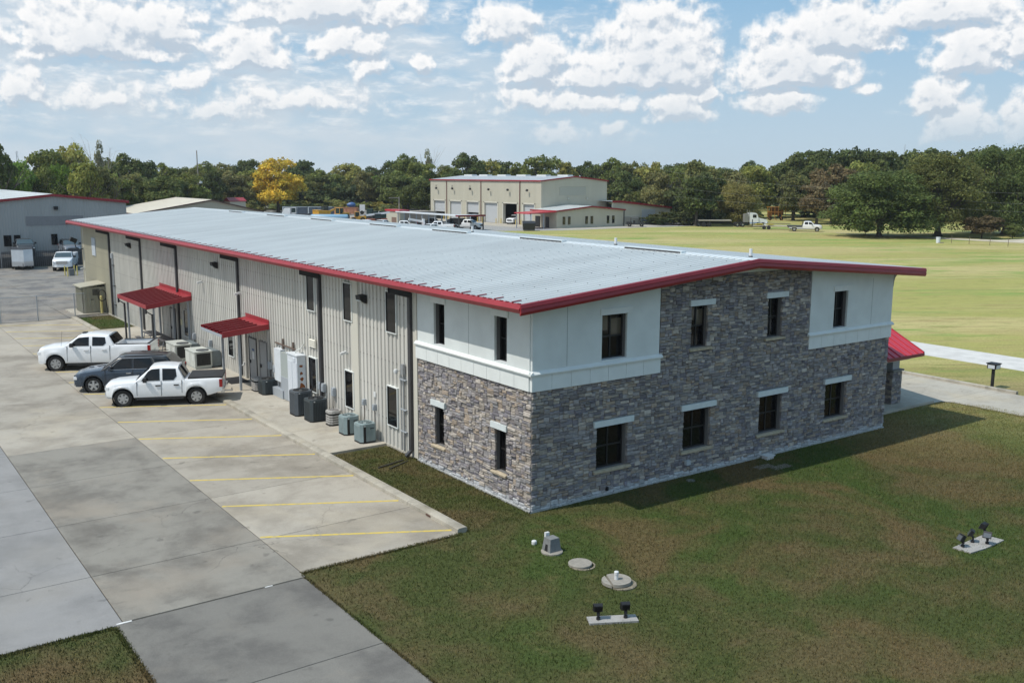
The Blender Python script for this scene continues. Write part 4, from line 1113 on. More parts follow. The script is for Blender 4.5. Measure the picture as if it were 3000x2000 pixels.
# white crew cab with black bed cover (nearest)
def place(cx,cy,head,hw,wb):
    "from the contact of the near front wheel to the vehicle centre"
    f=Vector((math.cos(R(head)),math.sin(R(head)))); right=Vector((f.y,-f.x))
    # the driver's side faces the camera; left = -right
    return (cx-f.x*wb/2+right.x*(hw-.12),cy-f.y*wb/2+right.y*(hw-.12))
hd=155.5
V,X=vehicle('pickup_truck','white crew cab pickup with black bed cover, parked nearest the camera','pickup',place(-6.80,21.95,hd,.925,3.2),hd,pickup_spec(grille=CHROME,bump=M('bumper_grey',(.45,.46,.47),.3,metal=.4),spokes=6,hub=.58))
V.part('bed_cover',MB().box(X(5.18),X(3.66),-.83,.83,1.20,1.285),M('vinyl_black',(.03,.03,.032),.6,var=.2,vs=8))
V.part('tow_hitch',MB().box(X(5.55),X(5.2),-.04,.04,.40,.47).tube((X(5.5),0,.47),(X(5.5),0,.56),.03),CHROME)
V.part('head_rack',MB().box(X(3.70),X(3.64),-.78,.78,1.22,1.27),ALLOY)
# blue grey suv
hd=153.
suv=dict(L=4.98,W=1.97,fo=.96,wb=2.9,r=.39,base=.34,top=[(0,.72),(.10,.90),(.5,1.02),(1.35,1.12),(1.5,1.13),(4.6,1.20),(4.90,1.16),(4.98,1.05)],cab=(1.28,2.15,4.35,4.86),roof=1.75,
  win=[[(1.72,1.15),(2.10,1.50),(2.28,1.62),(2.75,1.65),(2.75,1.15)],[(2.86,1.15),(2.86,1.655),(3.62,1.64),(3.78,1.22),(3.70,1.16)],[(3.95,1.20),(3.80,1.62),(4.35,1.58),(4.62,1.27)]],
  seams=[(1.52,.5,1.12),(2.80,.45,1.14),(3.72,.6,1.16)],handles=[2.62,3.56],hmat=CHROME,paint=PAINTB,roofmat=PAINTK,spokes=5,hub=.66,flare=.02,tw=.25,rbump=TRIMK,tl=.2,gap=.06,mmat=PAINTB,crown=.06,grille=M('grille_mesh',(.10,.11,.12),.3,metal=.6))
V,X=vehicle('suv','dark blue grey SUV with black roof parked between two white pickups','suv',place(-7.22,25.75,hd,.985,2.9),hd,suv)
b=MB()
for sg in (1,-1): b.tube((X(2.4),sg*.70,1.755),(X(4.2),sg*.70,1.765),.016)
V.part('roof_rail',b,TRIMK,smooth=40)
b=MB()
for sg in (1,-1): b.path([(X(1.62),sg*.952,1.125),(X(3.9),sg*.952,1.165),(X(4.62),sg*.94,1.24)],.012,6).path([(X(1.72),sg*.945,1.15),(X(2.10),sg*.865,1.52),(X(2.32),sg*.835,1.665),(X(3.7),sg*.835,1.68),(X(3.92),sg*.945,1.2)],.010,6); 
V.part('chrome_line',b,CHROME)
# white crew cab, open bed
hd=151.5
silv=dict(L=5.89,W=2.06,fo=.98,wb=3.75,r=.42,base=.44,gap=.085,top=[(0,1.06),(.08,1.18),(.5,1.26),(1.35,1.33),(1.55,1.33),(3.9,1.36),(4.0,1.40),(5.89,1.42)],cab=(1.38,2.15,3.72,4.05),roof=1.93,
  win=[[(1.70,1.37),(2.05,1.70),(2.2,1.80),(2.72,1.83),(2.72,1.37)],[(2.90,1.37),(2.90,1.83),(3.55,1.80),(3.60,1.50),(3.46,1.37)]],
  seams=[(1.60,.55,1.34),(2.81,.5,1.36),(3.80,.6,1.36)],handles=[2.58,3.5],hmat=PAINTW,paint=PAINTW,bed=(4.12,5.72,.86),spokes=6,darkrim=True,hub=.62,flare=.03,tw=.28,hl=.22,tl=.48,grille=TRIMK,bump=PAINTW)
V,X=vehicle('pickup_truck','large white crew cab pickup with empty open bed, farthest of the three parked cars','pickup',place(-7.64,32.45,hd,1.03,3.75),hd,silv)
b=MB(); b.box(X(5.74),X(4.10),-.95,-.85,1.415,1.445); b.box(X(5.74),X(4.10),.85,.95,1.415,1.445); b.box(X(5.86),X(5.72),-.93,.93,1.415,1.45)
V.part('bed_rail',b,TRIMK)
V.part('roof_marker',MB().cbox((X(2.3),0,1.955),(.20,.35,.05)),TRIMK)
V.part('aerial',MB().tube((X(1.25),.80,1.30),(X(1.35),.80,2.15),.006,5),TRIMK)
# ---- left yard vehicles
def low(**k):
    d=pickup_spec(simple=False); d.update(k); return d
V,X=vehicle('work_truck','white service pickup with utility body behind four yellow bollards','pickup',(4.75,93.2),-108.,low(L=5.9,W=2.03,wb=3.7,fo=.98,r=.42,roof=1.98,base=.5,top=[(0,1.05),(.12,1.2),(.5,1.30),(1.35,1.38),(5.9,1.40)],cab=(1.35,2.0,2.75,2.95),win=[[(1.62,1.42),(1.95,1.84),(2.6,1.88),(2.66,1.42)]],bed=None,seams=[(1.5,.6,1.38),(2.8,.6,1.38)],handles=[2.6],grille=CHROME,ws=CGLASSL,flare=0))
b=MB(); b.box(X(5.95),X(3.1),-1.03,-.55,.95,1.72); b.box(X(5.95),X(3.1),.55,1.03,.95,1.72); b.box(X(5.95),X(3.1),-.55,.55,.95,1.1)
V.part('utility_body',b,PAINTW)
def raise_thing(V,z): V.o.location.z=z
V,X=vehicle('pickup_truck','dark grey crew cab pickup facing the slatted fence behind the white trailer','pickup',(2.0,101.0),-95.,low(paint=PAINTG,ws=CGLASSL,roof=1.9,flare=0,L=5.8,wb=3.6,W=2.0,top=[(0,1.0),(.12,1.14),(.5,1.24),(1.35,1.32),(5.8,1.38)],cab=(1.35,2.05,3.5,3.8),win=[[(1.66,1.36),(2.0,1.72),(2.15,1.8),(2.6,1.82),(2.6,1.36)],[(2.75,1.36),(2.75,1.82),(3.4,1.8),(3.3,1.36)]])); raise_thing(V,1.15)
s2=dict(suv); s2.update(paint=PAINTS,ws=CGLASSL,L=4.6,W=1.88,top=[(0,.75),(.10,.92),(.5,1.02),(1.2,1.10),(1.5,1.12),(4.3,1.16),(4.6,1.05)],cab=(1.15,2.0,4.0,4.5),roof=1.68,win=[[(1.6,1.14),(2.1,1.56),(2.6,1.6),(2.6,1.14)],[(2.7,1.14),(2.7,1.6),(3.5,1.58),(3.6,1.2)]],bump=PAINTS)
V,X=vehicle('suv','grey crossover SUV facing the slatted fence behind the service pickup','suv',(6.75,100.6),-92.,s2); raise_thing(V,1.15)
V.part('roof_rail',MB().tube((X(1.9),.6,1.72),(X(4.0),.6,1.72),.02).tube((X(1.9),-.6,1.72),(X(4.0),-.6,1.72),.02),TRIMK)
# enclosed cargo trailer
T=Thing('cargo_trailer','white and silver enclosed cargo trailer with V nose in the rear yard','trailer',(.9,96.,0.),local=True,rz=R(-98))
T.part('body',MB().prism([(-1.9,-1.05),(1.3,-1.05),(1.95,0.12),(1.3,1.05),(-1.9,1.05)],2,.42,2.28),M('trailer_skin',(.62,.66,.70),.3,metal=.15,var=.1,vs=2))
T.part('stone_guard',MB().prism([(1.0,-1.065),(1.31,-1.065),(1.97,.12),(1.31,1.065),(1.0,1.065),(1.0,1.05),(1.29,1.05),(1.95,.12),(1.29,-1.05),(1.0,-1.05)],2,.42,.95),ALLOY)
T.part('roof_edge',MB().prism([(-1.92,-1.07),(1.32,-1.07),(1.98,.12),(1.32,1.07),(-1.92,1.07)],2,2.28,2.33),GUTTERD)
T.part('drawbar',MB().tube((1.3,.6,.45),(2.9,0,.45),.04).tube((1.3,-.6,.45),(2.9,0,.45),.04).tube((2.8,0,.1),(2.8,0,.8),.03),TRIMK)
for sg in (1,-1):
    b=MB(); b.lathe([(.16,-.1),(.33,-.1),(.34,0),(.33,.1),(.16,.1)],(-.5,sg*1.0,.34),'Y',16,close=True); w=T.part('wheel',b,TYRE); T.part('rim',MB().lathe([(0,.0),(.17,.0)],(-.5,sg*1.09,.34),'Y',12),ALLOY,w)
# bollards round a yard hydrant pad
grp='yellow bollards in the rear yard'
for i,(x,y,l) in enumerate(((3.21,85.6,'far left yellow bollard of the four in front of the service pickup'),(3.26,84.5,'near left yellow bollard of the four in front of the service pickup'),(4.18,85.8,'far right yellow bollard of the four in front of the service pickup'),(4.26,84.9,'near right yellow bollard of the four in front of the service pickup'))):
    single('bollard',MB().tube((x,y,0),(x,y,.98),.06,10).lathe([(.06,.98),(.04,1.02),(0,1.03)],(x,y,0),'Z',10),M('bollard_yellow',(.62,.52,.16),.6),l,'bollard',grp,smooth=40)
single('utility_box',MB().box(3.5,4.0,84.95,85.35,0,.75),M('cabinet_grey',(.18,.18,.18),.6),'low grey utility box between the four yellow bollards','utility box')
# ---- fences
def fence(name,label,x0,x1,y,h,posts,slats=False,tilt=None):
    F=Thing(name,label,'fence',((x0+x1)/2,y,0))
    F.part('top_rail',MB().tube((x0,y,h),(x1,y,h),.022,8),GREYP if not slats else GUTTERD,smooth=40)
    for p in posts: F.part('post',MB().tube((p,y,0),(p,y,h+.05),.035,8),GREYP if not slats else GALV,smooth=40)
    b=MB()
    if slats:
        x=x0
        while x<x1: b.box(x,x+.075,y-.012,y+.012,.08,h-.05); x+=.105
        F.part('slat',b,M('slat_dark',(.018,.022,.028),.6),kind='stuff')
        b=MB(); x=x0
        while x<x1: b.box(x-.012,x+.0,y-.022,y-.014,.05,h-.02); x+=.21
        F.part('chain_link',b,GALV,kind='stuff')
        F.part('bottom_rail',MB().tube((x0,y,.05),(x1,y,.05),.02),GALV)
    else:
        x=x0-h
        while x<x1:
            for sg in (1,-1):
                xa,xb=(x,x+h) if sg>0 else (x+h,x); 
                za,zb=.03,h
                # clip to the run
                def cl(xq,a,c): 
                    return a
                pts=[]
                L_,R_=max(min(xa,xb),x0),min(max(xa,xb),x1)
                if R_-L_>.05:
                    f=lambda q:(q-xa)/(xb-xa)*(zb-za)+za
                    b.tube((L_,y,f(L_)),(R_,y,f(R_)),.0022,3,cap=False)
            x+=.085
        F.part('chain_link',b,GALV,kind='stuff')
    return F
fence('chain_link_fence','low grey chain link fence crossing the lot beside the metal shed',-14.,-1.8,52.8,1.8,[-14,-11.9,-9.7,-7.45,-5.03,-2.53])
fence('slatted_fence','dark slatted chain link fence behind the cargo trailer and service pickup',-25,40,97.4,1.85,[-22+i*3 for i in range(21)],True)
# ---- shed
Sh=Thing('metal_shed','tan corrugated metal shed with louvre at the far corner of the building','shed',(-.85,55.4,0))
b=MB(); x0,x1,y0,y1=-1.68,.0,54.15,56.6
def rib_box(x0,x1,y0,y1,z1):
    b=MB(); b.box(x0+.03,x1-.0,y0+.03,y1-.03,.1,z1)
    y=y0
    while y<y1-.1: b.box(x0,x0+.03,y,y+.05,.1,z1); y+=.2
    x=x0
    while x<x1-.1: b.box(x,x+.05,y0,y0+.03,.1,z1); x+=.28
    return b
SHD=M('shed_tan',(.33,.32,.25),.55,var=.1,vs=2)
Sh.part('wall',rib_box(x0,x1,y0,y1,2.05),SHD)
Sh.part('roof',MB().add([(x0-.12,y0-.12,2.10),(x1,y0-.12,2.32),(x1,y1+.1,2.32),(x0-.12,y1+.1,2.10),(x0-.12,y0-.12,2.03),(x1,y0-.12,2.25),(x1,y1+.1,2.25),(x0-.12,y1+.1,2.03)],[(0,1,2,3),(7,6,5,4),(0,4,5,1),(1,5,6,2),(2,6,7,3),(3,7,4,0)]),M('shed_roof',(.38,.36,.28),.5))
b=MB(); [b.box(-.95,-.45,y0-.02,y0+.01,1.45+i*.08,1.49+i*.08) for i in range(6)]; Sh.part('louvre',b,BLACK)
Sh.part('handle',MB().box(-1.1,-.9,y0-.04,y0,1.1,1.15),GUTTERD)
single('safety_post',MB().tube((-.45,53.75,0),(-.45,53.75,1.35),.09,12).lathe([(.09,1.35),(.05,1.42),(0,1.44)],(-.45,53.75,0),'Z',12),M('post_yellow',(.50,.44,.17),.6),'yellow steel safety post holding a coiled black hose beside the shed','bollard',smooth=40)
b=MB(); 
for i in range(24):
    a,c=2*math.pi*i/24,2*math.pi*(i+1)/24
    b.tube((-.40+.28*math.cos(a),53.62,1.45+.42*math.sin(a)),(-.40+.28*math.cos(c),53.62,1.45+.42*math.sin(c)),.035,6)
b.path([(-.15,53.6,1.2),(-.1,53.6,.6),(-.05,53.65,.1)],.03)
single('hose',b,BLACK,'coiled black hose hanging on the yellow post beside the metal shed','hose',smooth=50)
# ---- picnic tables under the far canopy
def picnic(cx,cy,label,rz=0.):
    T=Thing('picnic_table',label,'picnic table',(cx,cy,.1),'picnic tables under the red canopy',local=True,rz=rz)
    PM=M('table_grey',(.085,.085,.09),.5)
    T.part('tabletop',MB().box(-.38,.38,-.9,.9,.68,.73),PM)
    for sg in (1,-1): T.part('bench',MB().box(sg*.72-.14,sg*.72+.14,-.9,.9,.42,.46),PM)
    for sy in (.65,-.65): T.part('leg',MB().tube((-.3,sy,.68),(-.45,sy,0),.025).tube((.3,sy,.68),(.45,sy,0),.025).tube((-.72,sy,.43),(.72,sy,.43),.025),GALV)
picnic(-1.15,34.9,'grey picnic table nearest the silver air unit, under the long red canopy')
picnic(-1.15,37.6,'grey picnic table at the far end under the long red canopy')
single('door_mat',MB().box(-1.25,-.25,23.5,25.1,.10,.118),M('mat_black',(.014,.014,.016),.9,var=.4,vs=14),'black rubber door mat on the walk under the short red canopy','door mat')
# ---- package units
RTU=M('unit_cream',(.52,.54,.50),.5,var=.12,vs=2.5); COIL=M('coil_black',(.035,.034,.032),.8,var=.5,vs=7,stretch=(3,3,.4))
def rtu(x0,x1,y0,y1,z1,label):
    T=Thing('package_air_unit',label,'air conditioner',((x0+x1)/2,(y0+y1)/2,.1),'package air units by the wall')
    T.part('cabinet',MB().box(x0,x1,y0,y1,.2,z1).box(x0+.03,x1-.03,y0+.03,y1-.03,.1,.2),RTU)
    T.part('lid',MB().box(x0-.03,x1+.03,y0-.03,y1+.03,z1,z1+.045),RTU)
    T.part('coil',MB().box(x0+.10,x1-.08,y0-.012,y0+.02,.28,z1-.06),COIL)
    b=MB(); c=((x0+x1)/2+.1,y0+.45,z1+.045); b.lathe([(0,.006),(.30,.006),(.30,.02),(.33,.025),(.34,.0)],c,'Z',24); T.part('fan_opening',b,BLACK)
    b=MB(); [b.lathe([(r_,.018),(r_+.012,.018)],c,'Z',24) for r_ in (.07,.13,.19,.25)]; T.part('fan_guard',b,GREYP)
    UP=M('unit_panel',(.58,.60,.56),.5); T.part('access_panel',MB().box(x0-.012,x0,y0+.1,y0+.5,.55,z1-.15),UP); T.part('access_panel',MB().box(x0-.012,x0,y0+.9,y1-.1,.35,z1-.1),UP)
    T.part('rating_label',MB().box(x0-.015,x0-.011,y0+.2,y0+.32,.62,.8),WPLAS)
    b=MB(); b.prism([(x1+.02,.15),(x1+.55,.15),(x1+.55,z1-.10),(x1+.45,z1-.0),(x1+.02,z1-.0)],1,y0+.12,y1-.15); T.part('duct_hood',b,M('duct_grey',(.16,.19,.20),.5,var=.2,vs=3))
rtu(-1.55,-.62,28.2,29.85,1.0,'silver box air unit with black coil nearest the short red canopy')
rtu(-1.75,-.85,31.0,32.75,1.0,'silver box air unit with black coil beside the picnic tables')
# ---- condensers
def condenser(cx,cy,w,h,kind,label,seed=0):
    T=Thing('condenser_unit',label,'air conditioner',(cx,cy,.1),'condenser units along the metal wall',local=True)
    col={'dark':M('cond_dark',(.045,.058,.066),.45,var=.15,vs=4),'slate':M('cond_slate',(.085,.10,.115),.5,var=.15,vs=4),'green':M('cond_grey_green',(.24,.31,.32),.45,var=.15,vs=4),'silver':M('cond_silver',(.42,.41,.39),.4,var=.2,vs=5)}[kind]
    a=w/2; c=.10
    oc=[(-a+c,-a),(a-c,-a),(a,-a+c),(a,a-c),(a-c,a),(-a+c,a),(-a,a-c),(-a,-a+c)]
    T.part('base_pan',MB().prism([(x*1.03,y*1.03) for x,y in oc],2,0,.055),BLACK)
    T.part('coil',MB().prism([(x*.93,y*.93) for x,y in oc],2,.05,h-.09),COIL)
    b=MB(); b.prism([(x*1.02,y*1.02) for x,y in oc],2,h-.10,h-.02); b.prism([(x*.99,y*.99) for x,y in oc],2,h-.02,h)
    T.part('top_cover',b,col)
    b=MB()
    if kind in('dark','green','slate'):
        n=8 if w>.6 else 6
        for i in range(n):
            t=-a+c+(2*a-2*c)*(i+.5)/n
            wv=.5*(2*a-2*c)/n
            if kind=='green': wv*=1.35
            if i>=2 or kind!='green':
                b.box(t-wv/1.6,t+wv/1.6,-a,-a+.02,.06,h-.1)
            b.box(t-wv/2,t+wv/2,a-.02,a,.06,h-.1); b.box(-a,-a+.02,t-wv/2,t+wv/2,.06,h-.1); b.box(a-.02,a,t-wv/2,t+wv/2,.06,h-.1)
        for x,y in ((-a+c*.5,-a+c*.5),(a-c*.5,-a+c*.5),(a-c*.5,a-c*.5),(-a+c*.5,a-c*.5)): b.cbox((x,y,h/2-.02),(c*1.45,.025,h-.15),rz=R(-45) if x*y>0 else R(45))
        T.part('side_grille',b,col)
        if kind=='slate':
            b=MB(); [b.prism([(x*1.005,y*1.005) for x,y in oc],2,.09+i*.05,.10+i*.05) for i in range(int((h-.22)/.05))]; T.part('louvre',b,M('cond_slate',(.085,.10,.115)))
    else:
        for i in range(int((h-.2)/.10)): b.prism([(x,y) for x,y in oc],2,.07+i*.10,.135+i*.10)
        T.part('louvre',b,col)
    b=MB(); b.lathe([(0,.004),(a*.76,.004)],(0,0,h),'Z',24); f=T.part('fan_opening',b,BLACK if kind!='silver' else M('rust_fan',(.10,.045,.02),.8))
    b=MB()
    for q in range(3): b.cbox((a*.36*math.cos(q*2.1),a*.36*math.sin(q*2.1),h+.008),(a*.62,a*.28,.006),rz=q*2.1)
    T.part('fan_blade',b,M('blade_grey',(.13,.14,.14),.5) if kind!='green' else M('blade_light',(.38,.44,.44),.5),f)
    b=MB()
    for q in range(12): b.tube((a*.14*math.cos(q*.5236),a*.14*math.sin(q*.5236),h+.03),(a*.78*math.cos(q*.5236),a*.78*math.sin(q*.5236),h+.012),.006,4)
    for r_ in (.3,.5,.7): b.lathe([(a*r_,.022),(a*r_+.01,.022)],(0,0,h),'Z',24)
    b.lathe([(a*.76,.0),(a*.80,.025),(a*.84,.0)],(0,0,h),'Z',24)
    T.part('fan_guard',b,BLACK if kind in('dark','slate') else col,f)
    T.part('badge',MB().box(-a+.13,-a+.20,-a*1.02-.003,-a*1.0,h-.085,h-.045),WPLAS)
    if kind=='green': T.part('badge',MB().box(.05,.22,-a-.012,-a+.0,h-.20,h-.165),BLACK)
condenser(-.50,20.52,.74,.72,'dark','low dark green condenser beside the rusty electrical cabinets')
condenser(-.60,21.4,.62,.62,'silver','silver louvred condenser partly hidden behind the low dark one')
condenser(-.85,15.78,.80,1.08,'slate','tallest slate condenser with fine louvres beside the electrical cabinets')
condenser(-.75,14.45,.80,.95,'dark','tall dark grey condenser between the slate and the small silver one')
condenser(-.47,13.30,.55,.62,'silver','smallest silver condenser with rusty fan in the row of five')
condenser(-.57,11.65,.66,.76,'green','pale grey green condenser next to the small silver one')
condenser(-.58,10.20,.68,.76,'green','pale grey green condenser at the near end beside the grass')
# ---- electrical cabinets
E1=Thing('electrical_cabinet','tall white electrical cabinet with rust patches on its side','electrical cabinet',(-.22,17.6,.1))
CW=M('cabinet_white',(.66,.70,.74),.4,var=.08,vs=3); RUST=M('rust',(.30,.10,.03),.9,var=.4,vs=14)
E1.part('cabinet',MB().box(-.42,-.02,17.1,18.2,.16,2.4),CW); E1.part('hood',MB().box(-.46,0,17.05,18.25,2.4,2.45),CW)
E1.part('door',MB().box(-.435,-.42,17.14,17.62,.25,2.1).box(-.435,-.42,17.68,18.15,.25,2.1).box(-.45,-.42,17.3,17.55,2.12,2.3),M('cabinet_door',(.60,.64,.69),.35))
for z,h,y0,y1 in ((1.95,.10,-.30,-.16),(1.62,.12,-.29,-.18),(1.35,.14,-.28,-.14),(1.0,.28,-.32,-.10),(.62,.25,-.30,-.12)):
    pts=[( (y0+y1)/2+(y1-y0)*.6*math.cos(t)*(1+.25*math.sin(3*t+z*9)), z+h*.6*math.sin(t)*(1+.2*math.cos(4*t+z*5))) for t in [2*math.pi*i/14 for i in range(14)]]
    E1.part('rust_patch',MB().prism(pts,1,17.096,17.1),RUST)
E2=Thing('electrical_cabinet','white electrical cabinet with open gear panel, left of the rusty one','electrical cabinet',(-.15,19.4,.1))
E2.part('cabinet',MB().box(-.26,-.02,19.4,20.2,.8,2.35),CW); E2.part('pedestal',MB().box(-.42,-.02,18.9,20.2,.1,.5),GREYP); E2.part('pipes',MB().tube((-.2,19.6,.5),(-.2,19.6,.75),.05).tube((-.2,19.9,.5),(-.2,19.9,.75),.05),GALV)
E2.part('meter_panel',MB().box(-.33,-.02,18.32,19.25,1.15,2.3),M('panel_grey_green',(.36,.40,.39),.35)); E2.part('gutter_box',MB().box(-.36,-.02,18.3,19.2,.12,1.15),GREYP)
E2.part('crossbar',MB().box(-.09,-.04,18.1,20.5,2.52,2.58).box(-.10,-.03,18.3,18.36,2.3,2.85).box(-.10,-.03,19.5,19.56,2.3,2.85),M('strut_brown',(.14,.10,.08),.7))
# ---- lawn fittings
CB=M('cast_concrete',(.31,.285,.245),.9,var=.2,vs=8,bump=.2,bs=60)
G1=Thing('septic_riser','tapered concrete box on a round base with small opening, on the lawn','septic cover',(-1.42,-2.95,0))
G1.part('base_ring',MB().lathe([(0,0),(.31,0),(.31,.04),(.29,.05),(0,.05)],(-1.42,-2.92,0),'Z',28),CB,smooth=40)
z0,z1=.05,.42; gx,gy=-1.40,-2.88
G1.part('box',MB().add([(gx-.20,gy-.19,z0),(gx+.20,gy-.19,z0),(gx+.20,gy+.19,z0),(gx-.20,gy+.19,z0),(gx-.155,gy-.145,z1),(gx+.155,gy-.145,z1),(gx+.155,gy+.145,z1),(gx-.155,gy+.145,z1)],[(4,5,6,7),(0,1,5,4),(1,2,6,5),(2,3,7,6),(3,0,4,7)]),M('grey_cast',(.20,.205,.205),.9,var=.2,vs=9,bump=.2,bs=50))
G1.part('opening',MB().add([(gx-.204,gy-.07,z0+.01),(gx-.204,gy+.07,z0+.01),(gx-.178,gy+.05,z0+.20),(gx-.178,gy-.05,z0+.20)],[(0,3,2,1)]),BLACK)
G1.part('junction_box',MB().box(gx-.06,gx+.07,gy+.19,gy+.27,.28,.50),WPLAS)
single('cleanout_cap',MB().lathe([(.075,0),(.075,.09),(.06,.11),(0,.115)],(-1.47,-2.15,0),'Z',18),WPLAS,'short white plastic cleanout cap in the lawn left of the tapered concrete box','pipe cap',smooth=30)
G2=Thing('manhole_cover','plain round concrete cover in the lawn between the box and the cracked lid','septic cover',(-1.36,-4.15,0))
G2.part('lid',MB().lathe([(.325,.0),(.325,.07),(.31,.08),(0,.085)],(-1.36,-4.10,0),'Z',32),CB,smooth=30); G2.part('collar',MB().lathe([(0,.0),(.36,.0),(.36,.02),(.31,.025)],(-1.33,-4.16,0),'Z',28),M('collar',(.26,.225,.165),.9,var=.3,vs=6))
G3=Thing('manhole_cover','cracked round concrete lid carrying a short white vent pipe','septic cover',(-1.36,-5.65,0))
def half(a0,a1,dz,dx,dy,r=.375):
    pts=[(-1.36+dx+r*math.cos(R(t)),-5.60+dy+r*math.sin(R(t))) for t in range(a0,a1+1,8)]; return MB().prism(pts,2,.05+dz,.13+dz)
G3.part('lid',half(-145,98,0,0,0),CB); G3.part('lid_fragment',half(100,214,-.02,-.02,.01),CB)
G3.part('collar',MB().lathe([(0,0),(.40,0),(.40,.03),(.37,.035),(0,.035)],(-1.29,-5.70,0),'Z',30),M('collar',(.26,.225,.165)))
single('vent_pipe',MB().tube((-1.38,-5.60,.13),(-1.38,-5.60,.27),.052,18).lathe([(.06,.27),(.06,.34),(.05,.35),(0,.355)],(-1.38,-5.60,0),'Z',18),WPLAS,'short white pipe standing on the cracked round concrete lid','pipe',smooth=30)
def pad(name,label,pts,z=.05):
    return single(name,MB().prism(pts,2,-.05,z),M('pad_pale',(.36,.35,.33),.9,var=.2,vs=4,bump=.1,bs=40),label,'concrete pad')
pad('concrete_pad','narrow concrete pad under two black floodlights in the lawn',[(-3.47,-7.02),(-2.42,-7.58),(-2.25,-7.27),(-3.30,-6.70)])
pad('concrete_pad','wide concrete pad under four black floodlights at the right',[(8.15,-9.28),(8.2,-9.80),(8.9,-9.86),(9.93,-9.82),(9.86,-9.24)],.04)
def ground_lamp(x,y,rz,tilt,label,grp,h=.28,ribs=True):
    T=Thing('floodlight',label,'floodlight',(x,y,.045),grp,local=True,rz=rz)
    T.part('stem',MB().tube((0,0,0),(0,0,.06),.05,10).tube((0,0,.06),(0,0,h*.45),.022,8).cbox((0,0,h*.5),(.05,.07,.09),ry=.2),BLACK)
    b=MB(); b.cbox((.04,0,h*.5+.14),(.09,.21,.17),ry=tilt); b.cbox((.09,0,h*.5+.14),(.04,.23,.19),ry=tilt); hd_=T.part('head',b,BLACK)
    b=MB()
    if ribs:
        for i in range(7): b.cbox((-.02,-.09+i*.03,h*.5+.14),(.05,.008,.16),ry=tilt)
        T.part('cooling_fin',b,M('fin_black',(.02,.02,.022),.5),hd_)
    T.part('lens',MB().cbox((.115,0,h*.5+.14),(.012,.19,.15),ry=tilt),M('lens',(.10,.11,.12),.1),hd_)
g1='ground floodlights on concrete pads'
ground_lamp(-3.17,-6.98,R(60),-.25,'left black floodlight on the narrow concrete pad',g1)
ground_lamp(-2.57,-7.28,R(62),-.25,'right black floodlight on the narrow concrete pad',g1)
ground_lamp(8.42,-9.42,R(150),-.5,'leftmost black floodlight on the wide pad, seen edge on',g1,ribs=False)
ground_lamp(8.98,-9.40,R(120),-.5,'second black floodlight from the left at the back of the wide pad',g1,ribs=False)
ground_lamp(9.22,-9.70,R(200),-.9,'front black floodlight with white sticker on the wide pad',g1)
ground_lamp(9.68,-9.36,R(95),-.4,'rightmost and highest black floodlight on the wide pad',g1,h=.38)
single('valve_cover',MB().lathe([(.0,.02),(.16,.02),(.16,0)],(6.55,-.55,0),'Z',20),M('valve_grey',(.16,.16,.14),.8),'small round valve cover in the shaded grass near the wall','valve cover')
single('meter_box',MB().box(9.55,10.35,-1.05,-.72,0,.02).box(10.0,10.9,-1.45,-1.1,0,.02).lathe([(0,.026),(.13,.026)],(10.7,-1.28,0),'Z',16).lathe([(0,.026),(.12,.026)],(10.2,-1.2,0),'Z',16),M('pad_brown',(.20,.17,.13),.9,var=.3,vs=7),'brown concrete meter slabs with dark round lids by the stone wall','meter box')
single('drain_box',MB().box(10.72,11.08,-.42,-.14,.0,.12).box(10.68,11.12,-.46,-.10,.12,.15),WPLAS,'low white plastic box on the ground against the stone wall','drain box')
single('wall_outlet',MB().box(6.72,6.92,-.16,-.04,.42,.58),M('outlet_grey',(.42,.45,.47),.4),'small grey weatherproof outlet cover low on the stone front wall','outlet')
single('wall_outlet',MB().box(3.05,3.13,-.12,-.04,.18,.30),BLACK,'tiny black outlet low on the stone wall left of the grey outlet','outlet')
single('splash_block',MB().prism([(-1.7,6.9),(-.5,7.25),(-.48,7.32),(-1.72,6.97)],2,0,.05).prism([(-1.4,6.6),(-.4,7.08),(-.38,7.14),(-1.42,6.67)],2,0,.04),M('black_pipe',(.03,.028,.02),.8),'black drain pieces lying in the grass below the nearest downspout','drain')
# mailbox style light by the drive
Lp=Thing('drive_light','black post light with box head beside the drive kerb','light',(30.1,1.53,0))
Lp.part('post',MB().box(30.04,30.16,1.47,1.59,0,1.0),BLACK); h_=Lp.part('lamp_head',MB().box(29.88,30.32,1.30,1.76,1.0,1.24).box(29.84,30.36,1.26,1.80,1.24,1.28),BLACK); Lp.part('lamp_glass',MB().box(29.86,29.885,1.36,1.70,1.02,1.2).box(29.92,30.28,1.285,1.305,1.02,1.2),M('lamp_lens',(.50,.54,.58),.3),h_)
